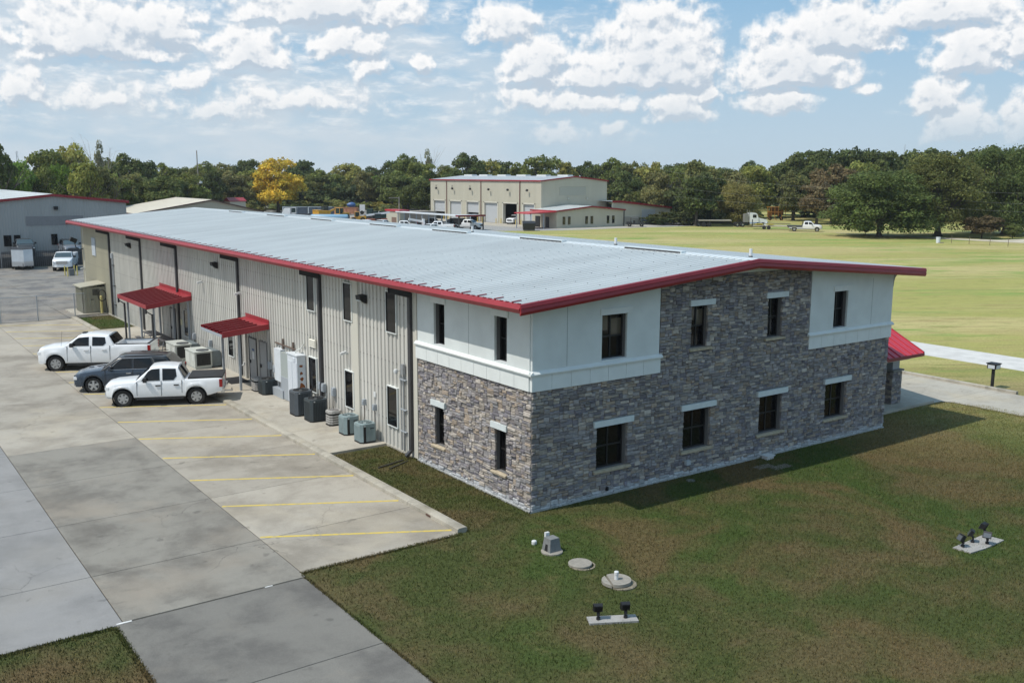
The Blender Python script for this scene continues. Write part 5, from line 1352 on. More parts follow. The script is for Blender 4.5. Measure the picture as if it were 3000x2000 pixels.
# ---------------------------------------------------------------- other buildings
def gable_building(name,label,x0,x1,y0,y1,h,hp,wm,rm,trim,xp=None,gw='panel',base=0.,openings=(),step=.9,soff=.35):
    B2=Thing(name,label,'building',((x0+x1)/2,y0,base)); xp=xp or (x0+x1)/2
    b=MB(); 
    # panels: gable front (y0) and left wall (x0), each ribbed panel a part
    def zt(x): return h+(hp-h)*(1-abs(x-xp)/((xp-x0) if x<xp else (x1-xp)))
    b.prism([(x0+.05,base),(x1-.05,base),(x1-.05,h-.05),(xp,hp-.05),(x0+.05,h-.05)],1,y1-.3,y1); b.box(x1-.3,x1,y0+.05,y1,base,h-.1); 
    B2.part('wall',b,wm)
    return B2,zt
def gable_panels(B2,x0,x1,y,zt,wm,base,step=.914,holes=()):
    x=x0
    while x<x1-.01:
        w=min(step,x1-x); b=MB(); nr=3
        for r in range(nr):
            a=x+w*r/nr; c=x+w*(r+1)/nr; m=(a+c)/2
            for (s0,s1,dy0,dy1) in ((a,m-.06,0,0),(m-.06,m-.03,0,-.035),(m-.03,m+.03,-.035,-.035),(m+.03,m+.06,-.035,0),(m+.06,c,0,0)):
                b.face([(s0,y+dy0,base),(s1,y+dy1,base),(s1,y+dy1,zt(s1)),(s0,y+dy0,zt(s0))])
        B2.part('wall_panel',b,wm); x+=w
def side_panels(B2,x,y0,y1,z0,z1,wm,step=.914,sg=-1,nr=3):
    y=y0; first=None
    while y<y1-.3:
        w=step
        b=MB()
        for r in range(nr):
            a=y+w*r/nr; c=y+w*(r+1)/nr; m=(a+c)/2
            for (s0,s1,d0,d1) in ((a,m-.06,0,0),(m-.06,m-.03,0,.035),(m-.03,m+.03,.035,.035),(m+.03,m+.06,.035,0),(m+.06,c,0,0)):
                f=[(x+sg*d0,s0,z0),(x+sg*d1,s1,z0),(x+sg*d1,s1,z1),(x+sg*d0,s0,z1)]; b.face(f[::-1] if sg<0 else f)
        B2.part('wall_panel',b,wm); y+=w
def roof2(B2,x0,x1,xp,y0,y1,h,hp,mat,trim,ov=.25,t=.28,cap=True):
    for a,za in ((x0-ov,h),(x1+ov,h)):
        b=MB(); vs=[(a,y0-ov,za-.02),(xp,y0-ov,hp+.06),(xp,y1+ov,hp+.06),(a,y1+ov,za-.02)]
        b.add(vs+[(p[0],p[1],p[2]-.08) for p in vs],[(0,1,2,3) if a<xp else (3,2,1,0),(4,5,6,7),(0,4,7,3),(1,5,4,0),(2,6,7,3)])
        # standing ribs as fine strips
        y=y0
        while y<y1: b.add([(a,y,za+.0),(a,y+.06,za+.0),(xp,y+.06,hp+.08),(xp,y,hp+.08)],[(0,1,2,3)]); y+=.61
        B2.part('roof',b,mat)
        b=MB(); b.add([(a,y0-ov-.05,za-t),(xp,y0-ov-.05,hp-t+.06),(xp,y0-ov-.05,hp+.08),(a,y0-ov-.05,za+.02),(a,y0-ov,za-t),(xp,y0-ov,hp-t+.06),(xp,y0-ov,hp+.08),(a,y0-ov,za+.02)],[(0,1,2,3),(7,6,5,4),(3,2,6,7),(0,4,5,1)])
        b.box(a-.06 if a<xp else a,a if a<xp else a+.06,y0-ov-.05,y1+ov,za-t,za+.03)
        B2.part('fascia',b,trim)
# left building
LB,zt=gable_building('metal_building','pale grey metal building with red gable trim at the left behind the slatted fence',-2.6,14.3,104.,152,7.05,7.95,PANELG,ROOFM,REDM,xp=6.0,base=1.15)
gable_panels(LB,-2.6,14.3,104.,zt,PANELG,1.15,.914)
roof2(LB,-2.6,14.3,6.0,104,152,7.15,8.0,ROOFM,REDM)
for x0,x1 in ((.32,1.13),(1.42,2.12),(5.45,6.15)):
    w=LB.part('window',MB().box(x0,x1,103.92,104.02,2.03,3.32),BRONZE); LB.part('pane',MB().box(x0+.05,x1-.05,103.90,103.92,2.08,3.27),GLASS,w)
LB.part('faded_sign',MB().box(2.85,9.2,103.945,103.965,4.35,5.45),M('faded_panel',(.25,.245,.25),.6,var=.1,vs=3))
LB.part('wall_light',MB().box(5.95,6.4,103.7,103.96,6.2,6.6),BLACK)
# tan building
TANP=M('tan_panel',(.46,.42,.33),.5); TANR=M('tan_roof',(.64,.58,.47),.6,var=.08,vs=.6)
TB,zt=gable_building('tan_metal_building','tan metal building with cream roof and dark trim behind the white roof',29.8,53.5,160.,182,3.3,5.65,TANP,TANR,BRONZE,xp=43.8)
gable_panels(TB,29.8,53.5,160.,zt,TANP,0,.914); side_panels(TB,29.8,160,182,0,3.35,TANP)
roof2(TB,29.8,53.5,43.8,160,182,3.4,5.7,TANR,M('brown_trim',(.10,.05,.04),.6),ov=.3,t=.2)
Ss=Thing('small_shed','small tan shed with bright red roof at the edge of the woods','shed',(74.,226.,0))
Ss.part('wall',MB().box(70.2,74.4,225,229,0,3.5),TANP); Ss.part('roof',MB().box(70.,74.6,224.8,229.2,3.5,3.65).add([(70.,224.8,3.65),(74.6,224.8,3.65),(74.6,227,4.5),(70.,227,4.5),(70.,229.2,3.65),(74.6,229.2,3.65)],[(0,1,2,3),(3,2,5,4),(0,3,4),(1,5,2)]),REDM); Ss.part('door',MB().box(71.,72.,224.95,225,0,2.0),M('brown_door',(.2,.13,.1),.6))
# big workshop
BX,BY0,BY1=106.,139.4,184.2
WB,zt=gable_building('workshop_building','tall beige workshop with six roll up doors and red edged roof across the field','building' and 106.,124.,139.4,184.2,9.35,10.25,PANELB,ROOFM,REDM)
gable_panels(WB,106,124,139.4,zt,PANELB,0,.914)
DO=[(141.4,145.9,1.,'closed'),(147.65,153.4,0.,'open'),(155.1,160.8,1.,'closed'),(162.55,168.2,.55,'half'),(170.0,175.5,1.,'closed'),(177.2,182.9,.6,'half')]
# side wall around the doors
ys_=[139.4]+[v for d in DO for v in d[:2]]+[184.2]
for a,c in zip(ys_[0::2],ys_[1::2]): side_panels(WB,106,a,c,0,4.62,PANELB,step=(c-a)/max(1,round((c-a)/.914)),nr=3)
side_panels(WB,106,139.4,184.2,4.62,9.35,PANELB,step=.9143)
ROLL=M('roll_door_grey',(.46,.48,.50),.45,var=.04,vs=1)
WB.part('interior',MB().box(106.9,123.,140,184,.0,.02).box(116,116.1,140,184,0,9),M('dark_hall',(.03,.028,.025),.9))
for y0,y1,cl,k in DO:
    b=MB()
    for s0,s1 in ((y0-.02,y0+.28),(y1-.28,y1+.02)): b.box(105.93,106.6,s0,s1,0,4.65)
    b.box(105.93,106.6,y0,y1,4.40,4.66)
    f=WB.part('door_frame',b,CREAM)
    if cl>0:
        zb=4.45-4.4*cl; n=max(3,int((4.45-zb)/.30)); s=(4.45-zb)/n; first=None
        for i in range(n):
            bb=MB().prism([(106.36,zb+i*s),(106.33,zb+i*s+.03),(106.33,zb+(i+1)*s-.03),(106.36,zb+(i+1)*s)],1,y0+.25,y1-.25) if 0 else MB().box(106.32,106.36,y0+.25,y1-.25,zb+i*s+.012,zb+(i+1)*s-.004)
            WB.part('door_slat',bb,ROLL,f)
        WB.part('door_curtain',MB().box(106.36,106.38,y0+.25,y1-.25,zb,4.45),ROLL,f)
    WB.part('bollard',MB().tube((105.5,y0+.1,0),(105.5,y0+.1,1.1),.09,8),YELLOW); WB.part('bollard',MB().tube((105.5,y1-.1,0),(105.5,y1-.1,1.1),.09,8),YELLOW)
for y in (146.85,161.85,176.55): WB.part('downspout',MB().box(105.82,105.97,y-.08,y+.08,.1,9.1),M('brown_red_pipe',(.12,.04,.035),.5))
for i,y in enumerate((180.6,173.3,165.6,158.1,150.7,143.6)):
    b=MB(); b.cbox((105.4,y,7.35),(.35,.45,.40),ry=.5)
    if i<3: b.tube((105.95,y+.9,8.1),(105.4,y+.1,7.5),.05)
    WB.part('wall_light',b,BLACK)
roof2(WB,106,124,115,139.4,184.2,9.45,10.3,M('workshop_roof',(.42,.44,.46),.45,var=.1,vs=.3),REDM,ov=.2,t=.25)
for y0,y1 in ((141,144.6),(148.7,152.1),(156.2,159.8),(164,167.5),(171.7,175.2),(178.3,181.9)): WB.part('ridge_vent',MB().box(114.3,115.7,y0,y1,10.1,10.62),M('vent_pale',(.66,.68,.68),.4))
WB.part('faded_sign',MB().box(110.8,118.,139.33,139.36,6.3,8.05),M('faded_beige',(.40,.39,.33),.6))
for x in (113.,118.2): WB.part('wall_light',MB().box(x-.2,x+.2,139.1,139.35,5.5,5.75),CREAM)
# office annex in front
AB,zt=gable_building('office_annex','low beige office annex with red trim and red entry canopy against the workshop',103.6,121.3,131.,139.2,3.45,4.22,PANELB,ROOFM,REDM)
gable_panels(AB,103.6,121.3,131.,zt,PANELB,0,.914); side_panels(AB,103.6,131,139.2,0,3.4,PANELB)
roof2(AB,103.6,121.3,112.5,131,139.2,3.55,4.3,ROOFM,REDM,ov=.35,t=.28)
for x0,x1 in ((105.1,105.75),(106.45,107.1),(111.0,111.65),(112.4,113.05),(116.8,117.45),(118.25,118.9)):
    w=AB.part('window',MB().box(x0,x1,130.93,131.02,.72,2.28),BRONZE); AB.part('pane',MB().box(x0+.07,x1-.07,130.90,130.94,.80,2.2),M('field_glass',(.02,.02,.015),.05,spec=1.),w)
b=MB(); b.add([(97.,131.2,3.15),(103.8,131.2,3.4),(103.8,136.5,3.4),(97.,136.5,3.15),(97.,131.2,2.95),(103.8,131.2,3.2),(103.8,136.5,3.2),(97.,136.5,2.95)],[(0,1,2,3),(7,6,5,4),(0,4,5,1),(3,7,4,0)])
cn_=AB.part('canopy',b,M('bright_red_metal',(.50,.035,.055)))
for x,y in ((97.4,131.4),(97.4,136.2),(100.6,131.4)): AB.part('post',MB().box(x-.08,x+.08,y-.08,y+.08,0,3.0),GREYP,cn_)
AB.part('door',MB().box(103.5,103.58,133.5,134.6,0,2.2),BRONZE); AB.part('door',MB().box(103.45,103.55,136.5,138.,0,2.3),BLACK)
AB.part('downspout',MB().box(121.4,121.55,130.8,130.95,0,3.3),BRONZE)
# wing
WG,_=gable_building('lean_to_wing','low beige lean-to wing with grey roll up door at the right end',121.6,139.,135.,146,3.5,5.0,PANELB,ROOFM,REDM,xp=121.9)
zw=lambda x: 5.0-(x-124.3)/(139-124.3)*1.45 if x>124.3 else 5.0
gable_panels(WG,121.6,139.,135.,zw,PANELB,0,.914)
b=MB(); b.add([(121.5,134.7,5.1),(124.3,134.7,5.1),(139.2,134.7,3.6),(139.2,146,3.6),(124.3,146,5.1),(121.5,146,5.1)],[(0,1,4,5),(1,2,3,4)]); WG.part('roof',b,ROOFM)
b=MB(); b.add([(121.5,134.66,4.8),(124.3,134.66,4.75),(139.2,134.66,3.3),(139.2,134.66,3.66),(124.3,134.66,5.2),(121.5,134.66,5.2),(121.5,134.8,4.8),(124.3,134.8,4.75),(139.2,134.8,3.3),(139.2,134.8,3.66),(124.3,134.8,5.2),(121.5,134.8,5.2)],[(0,1,4,5),(1,2,3,4),(5,4,10,11),(4,3,9,10),(0,6,7,1),(1,7,8,2)]); WG.part('fascia',b,REDM)
f=WG.part('roll_door',MB().box(130.3,134.3,134.9,135.02,0,3.2),ROLL)
for i in range(12): WG.part('door_slat',MB().box(130.3,134.3,134.87,134.9,.02+i*.265,.24+i*.265),ROLL,f)
for x0,x1,z0,z1 in ((125.2,129.5,.4,1.85),(134.9,138.2,.75,1.9)):
    f=WG.part('louvre_frame',MB().box(x0-.08,x1+.08,134.86,134.98,z0-.08,z1+.08),CREAM)
    n=int((z1-z0)/.14)
    for i in range(n): WG.part('louvre',MB().box(x0,x1,134.82,134.86,z0+i*.14,z0+i*.14+.09),M('louvre_grey',(.30,.29,.26),.6),f)
# carport
CP=Thing('carport','long open carport with white roof edge and dark red end in the gravel yard','carport',(84.6,146,0))
CP.part('roof',MB().box(81.7,83.6,136.5,157.5,2.82,2.95).box(81.7,87.6,133,136.5,2.82,2.95),M('carport_white',(.66,.69,.72),.4)); CP.part('fascia',MB().box(81.6,87.7,132.9,133.,2.68,3.02).box(81.6,81.7,132.9,134.,2.7,3.0),REDD)
CP.part('edge_beam',MB().box(81.55,81.7,134,157.5,2.78,3.02),M('carport_white',(.66,.69,.72)))
for y in (133.3,137.8,142.,147,152,157): 
    for x in (81.9,87.4 if y<139 else 83.4): CP.part('post',MB().box(x-.1,x+.1,y-.1,y+.1,0,2.85),GREYP if y>134 else GUTTERD)
SB=Thing('storage_shed','narrow beige shed with bright red roof edge at the end of the carport','shed',(85,160,0))
SB.part('wall',MB().box(83,92.,158.3,164,0,2.8),M('shed_brown',(.26,.22,.18),.7)); SB.part('front_wall',MB().box(82.9,83.,158.3,164,0,2.85).box(83.,84.,158.2,158.3,0,2.85),PANELB); SB.part('roof',MB().box(82.7,85.2,158.0,164.3,2.85,3.2),M('bright_red_metal',(.5,.035,.055))); SB.part('door',MB().box(82.85,82.9,159.6,161.6,0,1.6),M('brown_door',(.2,.13,.1)))
GF=Thing('green_screen_fence','fence with dark green windscreen at the back of the gravel yard','fence',(100,186,0))
for i in range(9):
    x=90+i*1.9*1.4; GF.part('screen_panel',MB().box(x,x+2.6,186.2-i*.3,186.24-i*.3,.1,1.9),M('green_screen',(.012,.05,.04),.8)); GF.part('post',MB().box(x-.05,x+.05,186.1-i*.3,186.2-i*.3,0,2.1),GREYP)
# ---------------------------------------------------------------- machines in the gravel yard
YEL=M('machine_yellow',(.62,.33,.035),.5,var=.2,vs=2); ORG=M('bin_orange',(.52,.24,.14),.7,var=.25,vs=1.5); MGL=M('machine_glass',(.03,.05,.05),.1)
def container(x,y,rz,col,label):
    T=Thing('shipping_container',label,'shipping container',(x,y,0),local=True,rz=rz)
    b=MB(); b.box(-3.03,3.03,-1.2,1.2,.1,2.58)
    i=-2.9
    while i<2.9: b.box(i,i+.14,-1.23,-1.2,.25,2.45); i+=.28
    T.part('body',b,col); T.part('end_frame',MB().box(-3.06,-2.75,-1.24,-1.05,.05,2.6).box(-3.06,-2.9,-1.24,1.22,2.4,2.6).box(-3.06,-2.9,1.05,1.22,.05,2.6),M('container_pale',(.45,.50,.52),.6)); T.part('top_rail',MB().box(-3.05,3.05,-1.25,-1.2,2.5,2.62),M('container_pale',(.45,.50,.52)))
    return T
CBL=M('container_slate',(.09,.12,.16),.6,var=.2,vs=1.5)
container(80.2,206.2,R(-36),CBL,'left slate grey shipping container at the back of the yard')
T=container(85.3,202.6,R(-36),CBL,'right slate grey shipping container with white lettering, by the excavators')
cu=bpy.data.curves.new('lettering','FONT'); cu.body='CAICLINE'; cu.size=.75; cu.extrude=.01
_t=link(bpy.data.objects.new('lettering_source',cu)); bpy.context.view_layer.update(); _me=bpy.data.meshes.new_from_object(_t.evaluated_get(bpy.context.evaluated_depsgraph_get())); bpy.data.objects.remove(_t)
_me.materials.clear(); _me.materials.append(WPLAS); tx=link(bpy.data.objects.new('lettering',_me)); tx.parent=T.o; tx.location=(-1.6,-1.26,1.45); tx.rotation_euler=(R(90),0,0)
def cabbox(T,x0,x1,y0,y1,z0,z1,col,name='cab'):
    c=T.part(name,MB().box(x0,x1,y0,y1,z1-.10,z1).box(x0,x0+.1,y0,y0+.1,z0,z1).box(x1-.1,x1,y0,y0+.1,z0,z1).box(x0,x0+.1,y1-.1,y1,z0,z1).box(x1-.1,x1,y1-.1,y1,z0,z1).box(x0,x1,y0,y1,z0,z0+.25),col)
    T.part('cab_glass',MB().box(x0+.04,x1-.04,y0+.04,y1-.04,z0+.25,z1-.1),MGL,c)
def excavator(x,y,rz,label,col=YEL,s=1.):
    T=Thing('excavator',label,'excavator',(x,y,0),local=True,rz=rz); T.o.scale=(s,s,s)
    for sy in (1,-1): T.part('track',MB().prism([(-1.9,.15),(-1.6,.02),(1.6,.02),(1.9,.15),(1.9,.5),(1.6,.68),(-1.6,.68),(-1.9,.5)],1,sy*1.2-.28,sy*1.2+.28),TYRE)
    T.part('house',MB().box(-2.3,1.1,-1.3,1.3,.85,1.9).box(-2.4,-1.2,-1.2,1.2,1.9,2.1),col)
    cabbox(T,.2,1.6,.3,1.25,1.2,2.9,TRIMK)
    T.part('boom',MB().prism([(1.0,1.2),(3.0,1.9),(4.6,1.5),(4.7,1.8),(3.0,2.3),(.8,1.6)],1,-.2,.2),col); T.part('stick',MB().prism([(4.4,1.8),(4.8,1.7),(4.6,.8),(4.35,.9)],1,-.15,.15),col); T.part('bucket',MB().prism([(4.2,1.1),(4.8,1.0),(5.0,.3),(4.3,.1),(3.8,.5)],1,-.5,.5),TYRE)
def loader(x,y,rz,label,col=YEL,s=1.):
    T=Thing('wheel_loader',label,'loader',(x,y,0),local=True,rz=rz); T.o.scale=(s,s,s)
    T.part('body',MB().box(-2.4,-.2,-.8,.8,.8,1.75).box(-.2,1.2,-.6,.6,.8,1.3),col); cabbox(T,-.6,.7,-.7,.7,1.3,2.9,col)
    for sx in (1.1,-1.4):
        for sy in (1,-1):
            w=T.part('wheel',MB().lathe([(.3,-.25),(.68,-.25),(.72,0),(.68,.25),(.3,.25)],(sx,sy*.95,.72),'Y',16,close=True),TYRE); T.part('rim',MB().lathe([(0,0),(.34,0)],(sx,sy*1.16,.72),'Y',12),col,w)
    T.part('bucket',MB().prism([(2.4,.2),(3.3,.1),(3.35,.2),(2.7,.5),(2.7,1.2),(2.4,1.1)],1,-1.2,1.2),TYRE); T.part('arm',MB().prism([(.6,1.2),(.8,1.5),(2.6,.9),(2.5,.6)],1,-.7,-.5).prism([(.6,1.2),(.8,1.5),(2.6,.9),(2.5,.6)],1,.5,.7),col)
excavator(83.0,196.0,R(10),'yellow excavator parked in front of the lettered container')
loader(82.2,185.5,R(200),'yellow wheel loader right of the excavator in the yard')
loader(81.2,174.5,R(160),'small yellow and black loader nearest the white roof ridge',YEL,.8)
loader(88.,181.5,R(220),'dark green tractor loader beside the green screen fence',M('dark_green',(.02,.06,.045),.5),.9)
T=Thing('crane_cab','white crane cab with a coiled winch standing before the slate containers','crane',(83.0,213.5,0),local=True,rz=R(-30)) if 0 else Thing('mobile_crane','white mobile crane carrier standing before the slate containers','crane',(76.8,201.5,0),local=True,rz=R(-36))
T.part('deck',MB().box(-3,4.5,-1.2,1.2,.7,1.1),TRIMK); T.part('winch',MB().tube((-1.3,-.8,1.5),(-1.3,.8,1.5),.5,14),BLACK); T.part('housing',MB().add([(-2.,-1,1.1),(.2,-1,1.1),(.2,1,1.1),(-2,1,1.1),(-1.2,-1,2.5),(.2,-1,2.5),(.2,1,2.5),(-1.2,1,2.5)],[(4,5,6,7),(0,1,5,4),(1,2,6,5),(3,0,4,7)]),PAINTW); cabbox(T,.3,1.6,-.9,.5,1.1,2.6,PAINTW)
for sx in (-2.2,-1.,2.5,3.7):
    for sy in (1,-1): T.part('wheel',MB().tube((sx,sy*1.0,.5),(sx,sy*1.25,.5),.5,14),TYRE)
T=Thing('waste_skip','long salmon orange roll off bin behind the excavator','waste bin',(96.5,213.,0),local=True,rz=R(-38)); T.part('body',MB().prism([(-3.8,.3),(3.8,.3),(3.8,1.95),(-3.8,1.95)],1,-1.2,1.2),ORG); b=MB(); [b.box(-3.6+i*.9,-3.5+i*.9,-1.28,-1.2,.3,1.95) for i in range(9)]; T.part('rib',b,M('bin_rib',(.40,.17,.09),.7)); T.part('rim',MB().box(-3.85,3.85,-1.3,-1.15,1.9,2.05),ORG)
T=Thing('concrete_mixer','blue mixer drum on a truck behind the salmon bin','truck',(100.,215.5,0),local=True,rz=R(-30)); T.part('drum',MB().lathe([(.25,-1.2),(.6,-.6),(.75,.1),(.55,.8),(.25,1.1)],(0,0,2.5),'X',16),M('mixer_blue',(.05,.12,.30),.4),smooth=40); T.part('frame',MB().box(-3,3,-.5,.5,.8,1.2),TRIMK); T.part('cab',MB().box(2.2,3.6,-1,1,.8,2.6),PAINTW)
for sx in (-2,-1,2.8): T.part('wheel',MB().tube((sx,-1.2,.5),(sx,1.2,.5),.5,12),TYRE)
T=Thing('tanker','pale blue water tank lying behind the loaders near the roof ridge','tank',(77.5,181.,0),local=True,rz=R(-36)); T.part('tank',MB().lathe([(0,-4.2),(.55,-4.2),(.68,-3.9),(.68,3.9),(.55,4.2),(0,4.2)],(0,0,.95),'X',18),M('tank_blue',(.20,.36,.50),.4),smooth=35); T.part('skid',MB().box(-3.5,3.5,-.6,.6,0,.3),TRIMK)
T=Thing('telehandler','white and orange telescopic handler behind the row of white pickups','telehandler',(77.8,158.5,0),local=True,rz=R(-20)); T.part('body',MB().box(-2,2,-.9,.9,.7,1.5),M('handler_rust',(.30,.10,.05),.6)); T.part('boom',MB().prism([(-2.2,2.0),(2.6,2.6),(2.6,2.95),(-2.2,2.4)],1,-.25,.25),PAINTW); cabbox(T,-.6,.7,-.9,-.1,1.2,2.5,TRIMK)
for sx in (-1.4,1.4):
    for sy in (1,-1): T.part('wheel',MB().tube((sx,sy*.7,.55),(sx,sy*1.05,.55),.55,14),TYRE)
T=Thing('man_lift','white and orange articulated lift parked before the carport','lift',(75.5,137.0,0),local=True,rz=R(-15)); T.part('base',MB().box(-1.2,1.2,-.8,.8,.4,1.0),M('lift_orange',(.55,.18,.04),.5)); T.part('boom',MB().prism([(-2.2,2.1),(.6,1.6),(.9,1.3),(1.,1.6),(.7,2.),(-2.1,2.5)],1,-.18,.18),PAINTW); T.part('mast',MB().box(.5,.9,-.3,.3,1.,2.3),PAINTW)
for sx in (-.8,.8):
    for sy in (1,-1): T.part('wheel',MB().tube((sx,sy*.6,.4),(sx,sy*.9,.4),.4,12),TYRE)
# pickups in the yard
far=pickup_spec(simple=True,L=5.8,W=2.0,wb=3.65,fo=.95,r=.40,roof=1.93,flare=0,top=[(0,1.0),(.12,1.14),(.5,1.24),(1.35,1.32),(5.8,1.38)],cab=(1.35,2.05,3.5,3.8),win=[[(1.66,1.36),(2.0,1.72),(2.15,1.8),(2.6,1.82),(2.6,1.36)],[(2.75,1.36),(2.75,1.82),(3.4,1.8),(3.3,1.36)]],seams=[],handles=[])
gp='trucks parked behind the white roof'
def fv(label,x,y,h,name='pickup_truck',cat='pickup',**k):
    d=dict(far); d.update(k); V,X=vehicle(name,label,cat,(x,y),h,d,gp); return V,X
fv('white pickup half hidden behind the roof ridge, left of the row',69.0,146.5,30,bed=None)
fv('white crew cab pickup second in the row behind the ridge',71.5,144.5,25)
fv('white pickup third in the row behind the ridge, before the gravel',73.5,139.5,-35)
fv('white pickup with tinted canopy windows just left of the carport post',71.8,126.6,190,bed=None)
fv('black pickup with light bar parked under the left of the carport',84.5,147.6,-30,paint=PAINTK)
fv('white crew cab pickup with open tailgate nearest the carport',77.8,134.2,150)
fv('dark grey pickup in the shade of the carport',85.,140.5,200,paint=PAINTG)
V,X=fv('white work truck with black tool body at the carport front',86.6,137.6,-56,bed=None,L=6.4,wb=4.1,base=.5)
V.part('tool_body',MB().box(X(6.4),X(3.9),-1.,1.,.9,2.15),BLACK)
fv('white pickup standing in the open workshop doorway',107.6,150.7,205,grille=TRIMK)
# dumpster, utility buggy
T=Thing('dumpster','black steel dumpster on the gravel in front of the office annex','dumpster',(94.0,127.4,0),local=True,rz=R(-32)); T.part('body',MB().add([(-1.1,-.9,.15),(1.1,-.9,.15),(1.1,.9,.15),(-1.1,.9,.15),(-1.2,-1.,1.35),(1.2,-1.,1.35),(1.2,.9,1.75),(-1.2,.9,1.75)],[(0,3,2,1),(4,5,6,7),(0,1,5,4),(1,2,6,5),(2,3,7,6),(3,0,4,7)]),M('dumpster_black',(.02,.022,.022),.5)); T.part('lid',MB().add([(-1.22,-1.02,1.37),(1.22,-1.02,1.37),(1.22,.92,1.78),(-1.22,.92,1.78),(-1.22,-1.02,1.42),(1.22,-1.02,1.42),(1.22,.92,1.83),(-1.22,.92,1.83)],[(4,5,6,7),(0,1,5,4),(1,2,6,5),(2,3,7,6),(3,0,4,7)]),BLACK)
T=Thing('utility_buggy','black four seat utility buggy parked on the apron by the wing','utility vehicle',(121.8,127.6,0),local=True,rz=R(-38))
T.part('body',MB().prism([(-1.9,.45),(1.8,.45),(1.95,.7),(1.7,1.0),(1.0,1.1),(.8,.75),(-.7,.75),(-.8,1.05),(-1.9,1.05)],1,-.72,.72),M('buggy_black',(.025,.025,.027),.5)); T.part('roll_cage',MB().path([(1.0,-.65,1.1),(.6,-.6,1.9),(-1.,-.6,1.9),(-1.,-.65,1.0)],.03).path([(1.0,.65,1.1),(.6,.6,1.9),(-1.,.6,1.9),(-1.,.65,1.0)],.03).path([(.6,-.6,1.9),(.6,.6,1.9)],.03),TRIMK); T.part('roof',MB().box(-1.,.6,-.62,.62,1.9,1.95),M('buggy_roof',(.2,.2,.19),.5)); T.part('seat',MB().box(-.5,-.1,-.6,.6,.75,1.3),TRIMK)
for sx in (1.25,-1.25):
    for sy in (1,-1): w=T.part('wheel',MB().lathe([(.15,-.13),(.34,-.13),(.36,0),(.34,.13),(.15,.13)],(sx,sy*.75,.36),'Y',14,close=True),TYRE)
# semi truck with flatbed under the tree
T=Thing('semi_truck','white day cab semi truck with flatbed parked under the yellowing tree','truck',(142.6,114.6,0),local=True,rz=R(-37))
T.part('frame',MB().box(-3.2,3.3,-.5,.5,.65,.95),TRIMK)
T.part('cab',MB().prism([(-.6,1.0),(1.2,1.0),(1.2,1.9),(.85,2.8),(.5,2.95),(-.6,2.95)],1,-1.15,1.15),PAINTW)
T.part('hood',MB().prism([(1.2,.9),(3.1,.75),(3.1,1.35),(2.9,1.6),(1.2,1.95)],1,-.95,.95).box(2.4,3.3,-1.15,1.15,.45,.8),PAINTW)
T.part('windscreen',MB().add([(1.215,-1.0,1.98),(1.215,1.0,1.98),(.89,.95,2.74),(.89,-.95,2.74)],[(0,1,2,3)]),CGLASS); T.part('grille',MB().box(3.1,3.14,-.5,.5,.85,1.45),CHROME)
for sg in (1,-1): T.part('side_window',MB().box(.0,.75,sg*1.15,sg*1.17,1.95,2.6),CGLASS); T.part('exhaust',MB().tube((-.75,sg*.95,1.),(-.75,sg*.95,3.5),.07),CHROME); T.part('fuel_tank',MB().tube((-.6,sg*.95,.7),(.9,sg*.95,.7),.33,14),CHROME)
T.part('headache_rack',MB().box(-1.6,-.9,-1.1,1.1,1.0,2.7),M('rack_grey',(.22,.22,.20),.7))
for sx in (2.2,-2.,-3.1):
    for sy in (1,-1): w=T.part('wheel',MB().lathe([(.2,-.15),(.47,-.15),(.5,0),(.47,.15),(.2,.15)],(sx,sy*.95,.5),'Y',18,close=True),TYRE); T.part('rim',MB().lathe([(0,0),(.26,0)],(sx,sy*1.03,.5),'Y',12),ALLOY,w)
F_=Thing('flatbed_trailer','long flatbed trailer coupled behind the white semi truck','trailer',(137.4,118.6,0),local=True,rz=R(-37)); F_.part('deck',MB().box(-4.5,2.2,-1.2,1.2,1.25,1.42),M('deck_wood',(.42,.38,.32),.8)); F_.part('beam',MB().box(-4.5,2.2,-.5,.5,.95,1.25),TRIMK)
for sx in (-3.6,-2.5): F_.part('wheel',MB().tube((sx,-1.15,.5),(sx,1.15,.5),.5,16),TYRE)
# white dually with flat deck and gooseneck trailer
V,X=vehicle('flatbed_pickup','white crew cab flatbed pickup parked at the field edge','pickup',(138.6,97.6),-53,pickup_spec(simple=True,L=6.3,W=2.0,wb=4.2,fo=.9,r=.41,base=.5,roof=1.98,flare=0,top=[(0,1.0),(.12,1.14),(.5,1.28),(1.35,1.34),(3.6,1.34),(3.75,.9),(6.3,.9)],cab=(1.35,2.05,3.35,3.55),bed=None,win=[[(1.66,1.38),(2.0,1.76),(2.45,1.86),(2.45,1.38)],[(2.6,1.38),(2.6,1.86),(3.2,1.84),(3.2,1.38)]],seams=[],handles=[],tl=.2,grille=TRIMK))
V.part('flat_deck',MB().box(X(6.5),X(3.65),-1.1,1.1,.95,1.12).box(X(3.72),X(3.64),-1.05,1.05,1.1,1.9),M('deck_dark',(.05,.05,.055),.6))
T=Thing('gooseneck_trailer','low flat trailer with yellow strapped load behind the flatbed pickup','trailer',(138.7,105.8,0),local=True,rz=R(-50)); T.part('deck',MB().box(-3.8,3.6,-1.,1.,.62,.78),M('deck_wood',(.42,.38,.32))); T.part('rail',MB().box(-3.8,3.6,-1.05,-1.,.6,1.1) if 0 else MB().path([(-3.8,-1.02,1.15),(3.5,-1.02,1.15)],.03).path([(-3.8,1.02,1.15),(3.5,1.02,1.15)],.03),TRIMK); T.part('ramp',MB().box(-4.,-3.85,-1.,1.,.6,1.9),TRIMK); T.part('load',MB().box(-3.4,-1.8,-.9,.9,.95,1.08).box(-1.2,.2,-.9,.9,.95,1.08),M('load_yellow',(.60,.48,.06),.6))
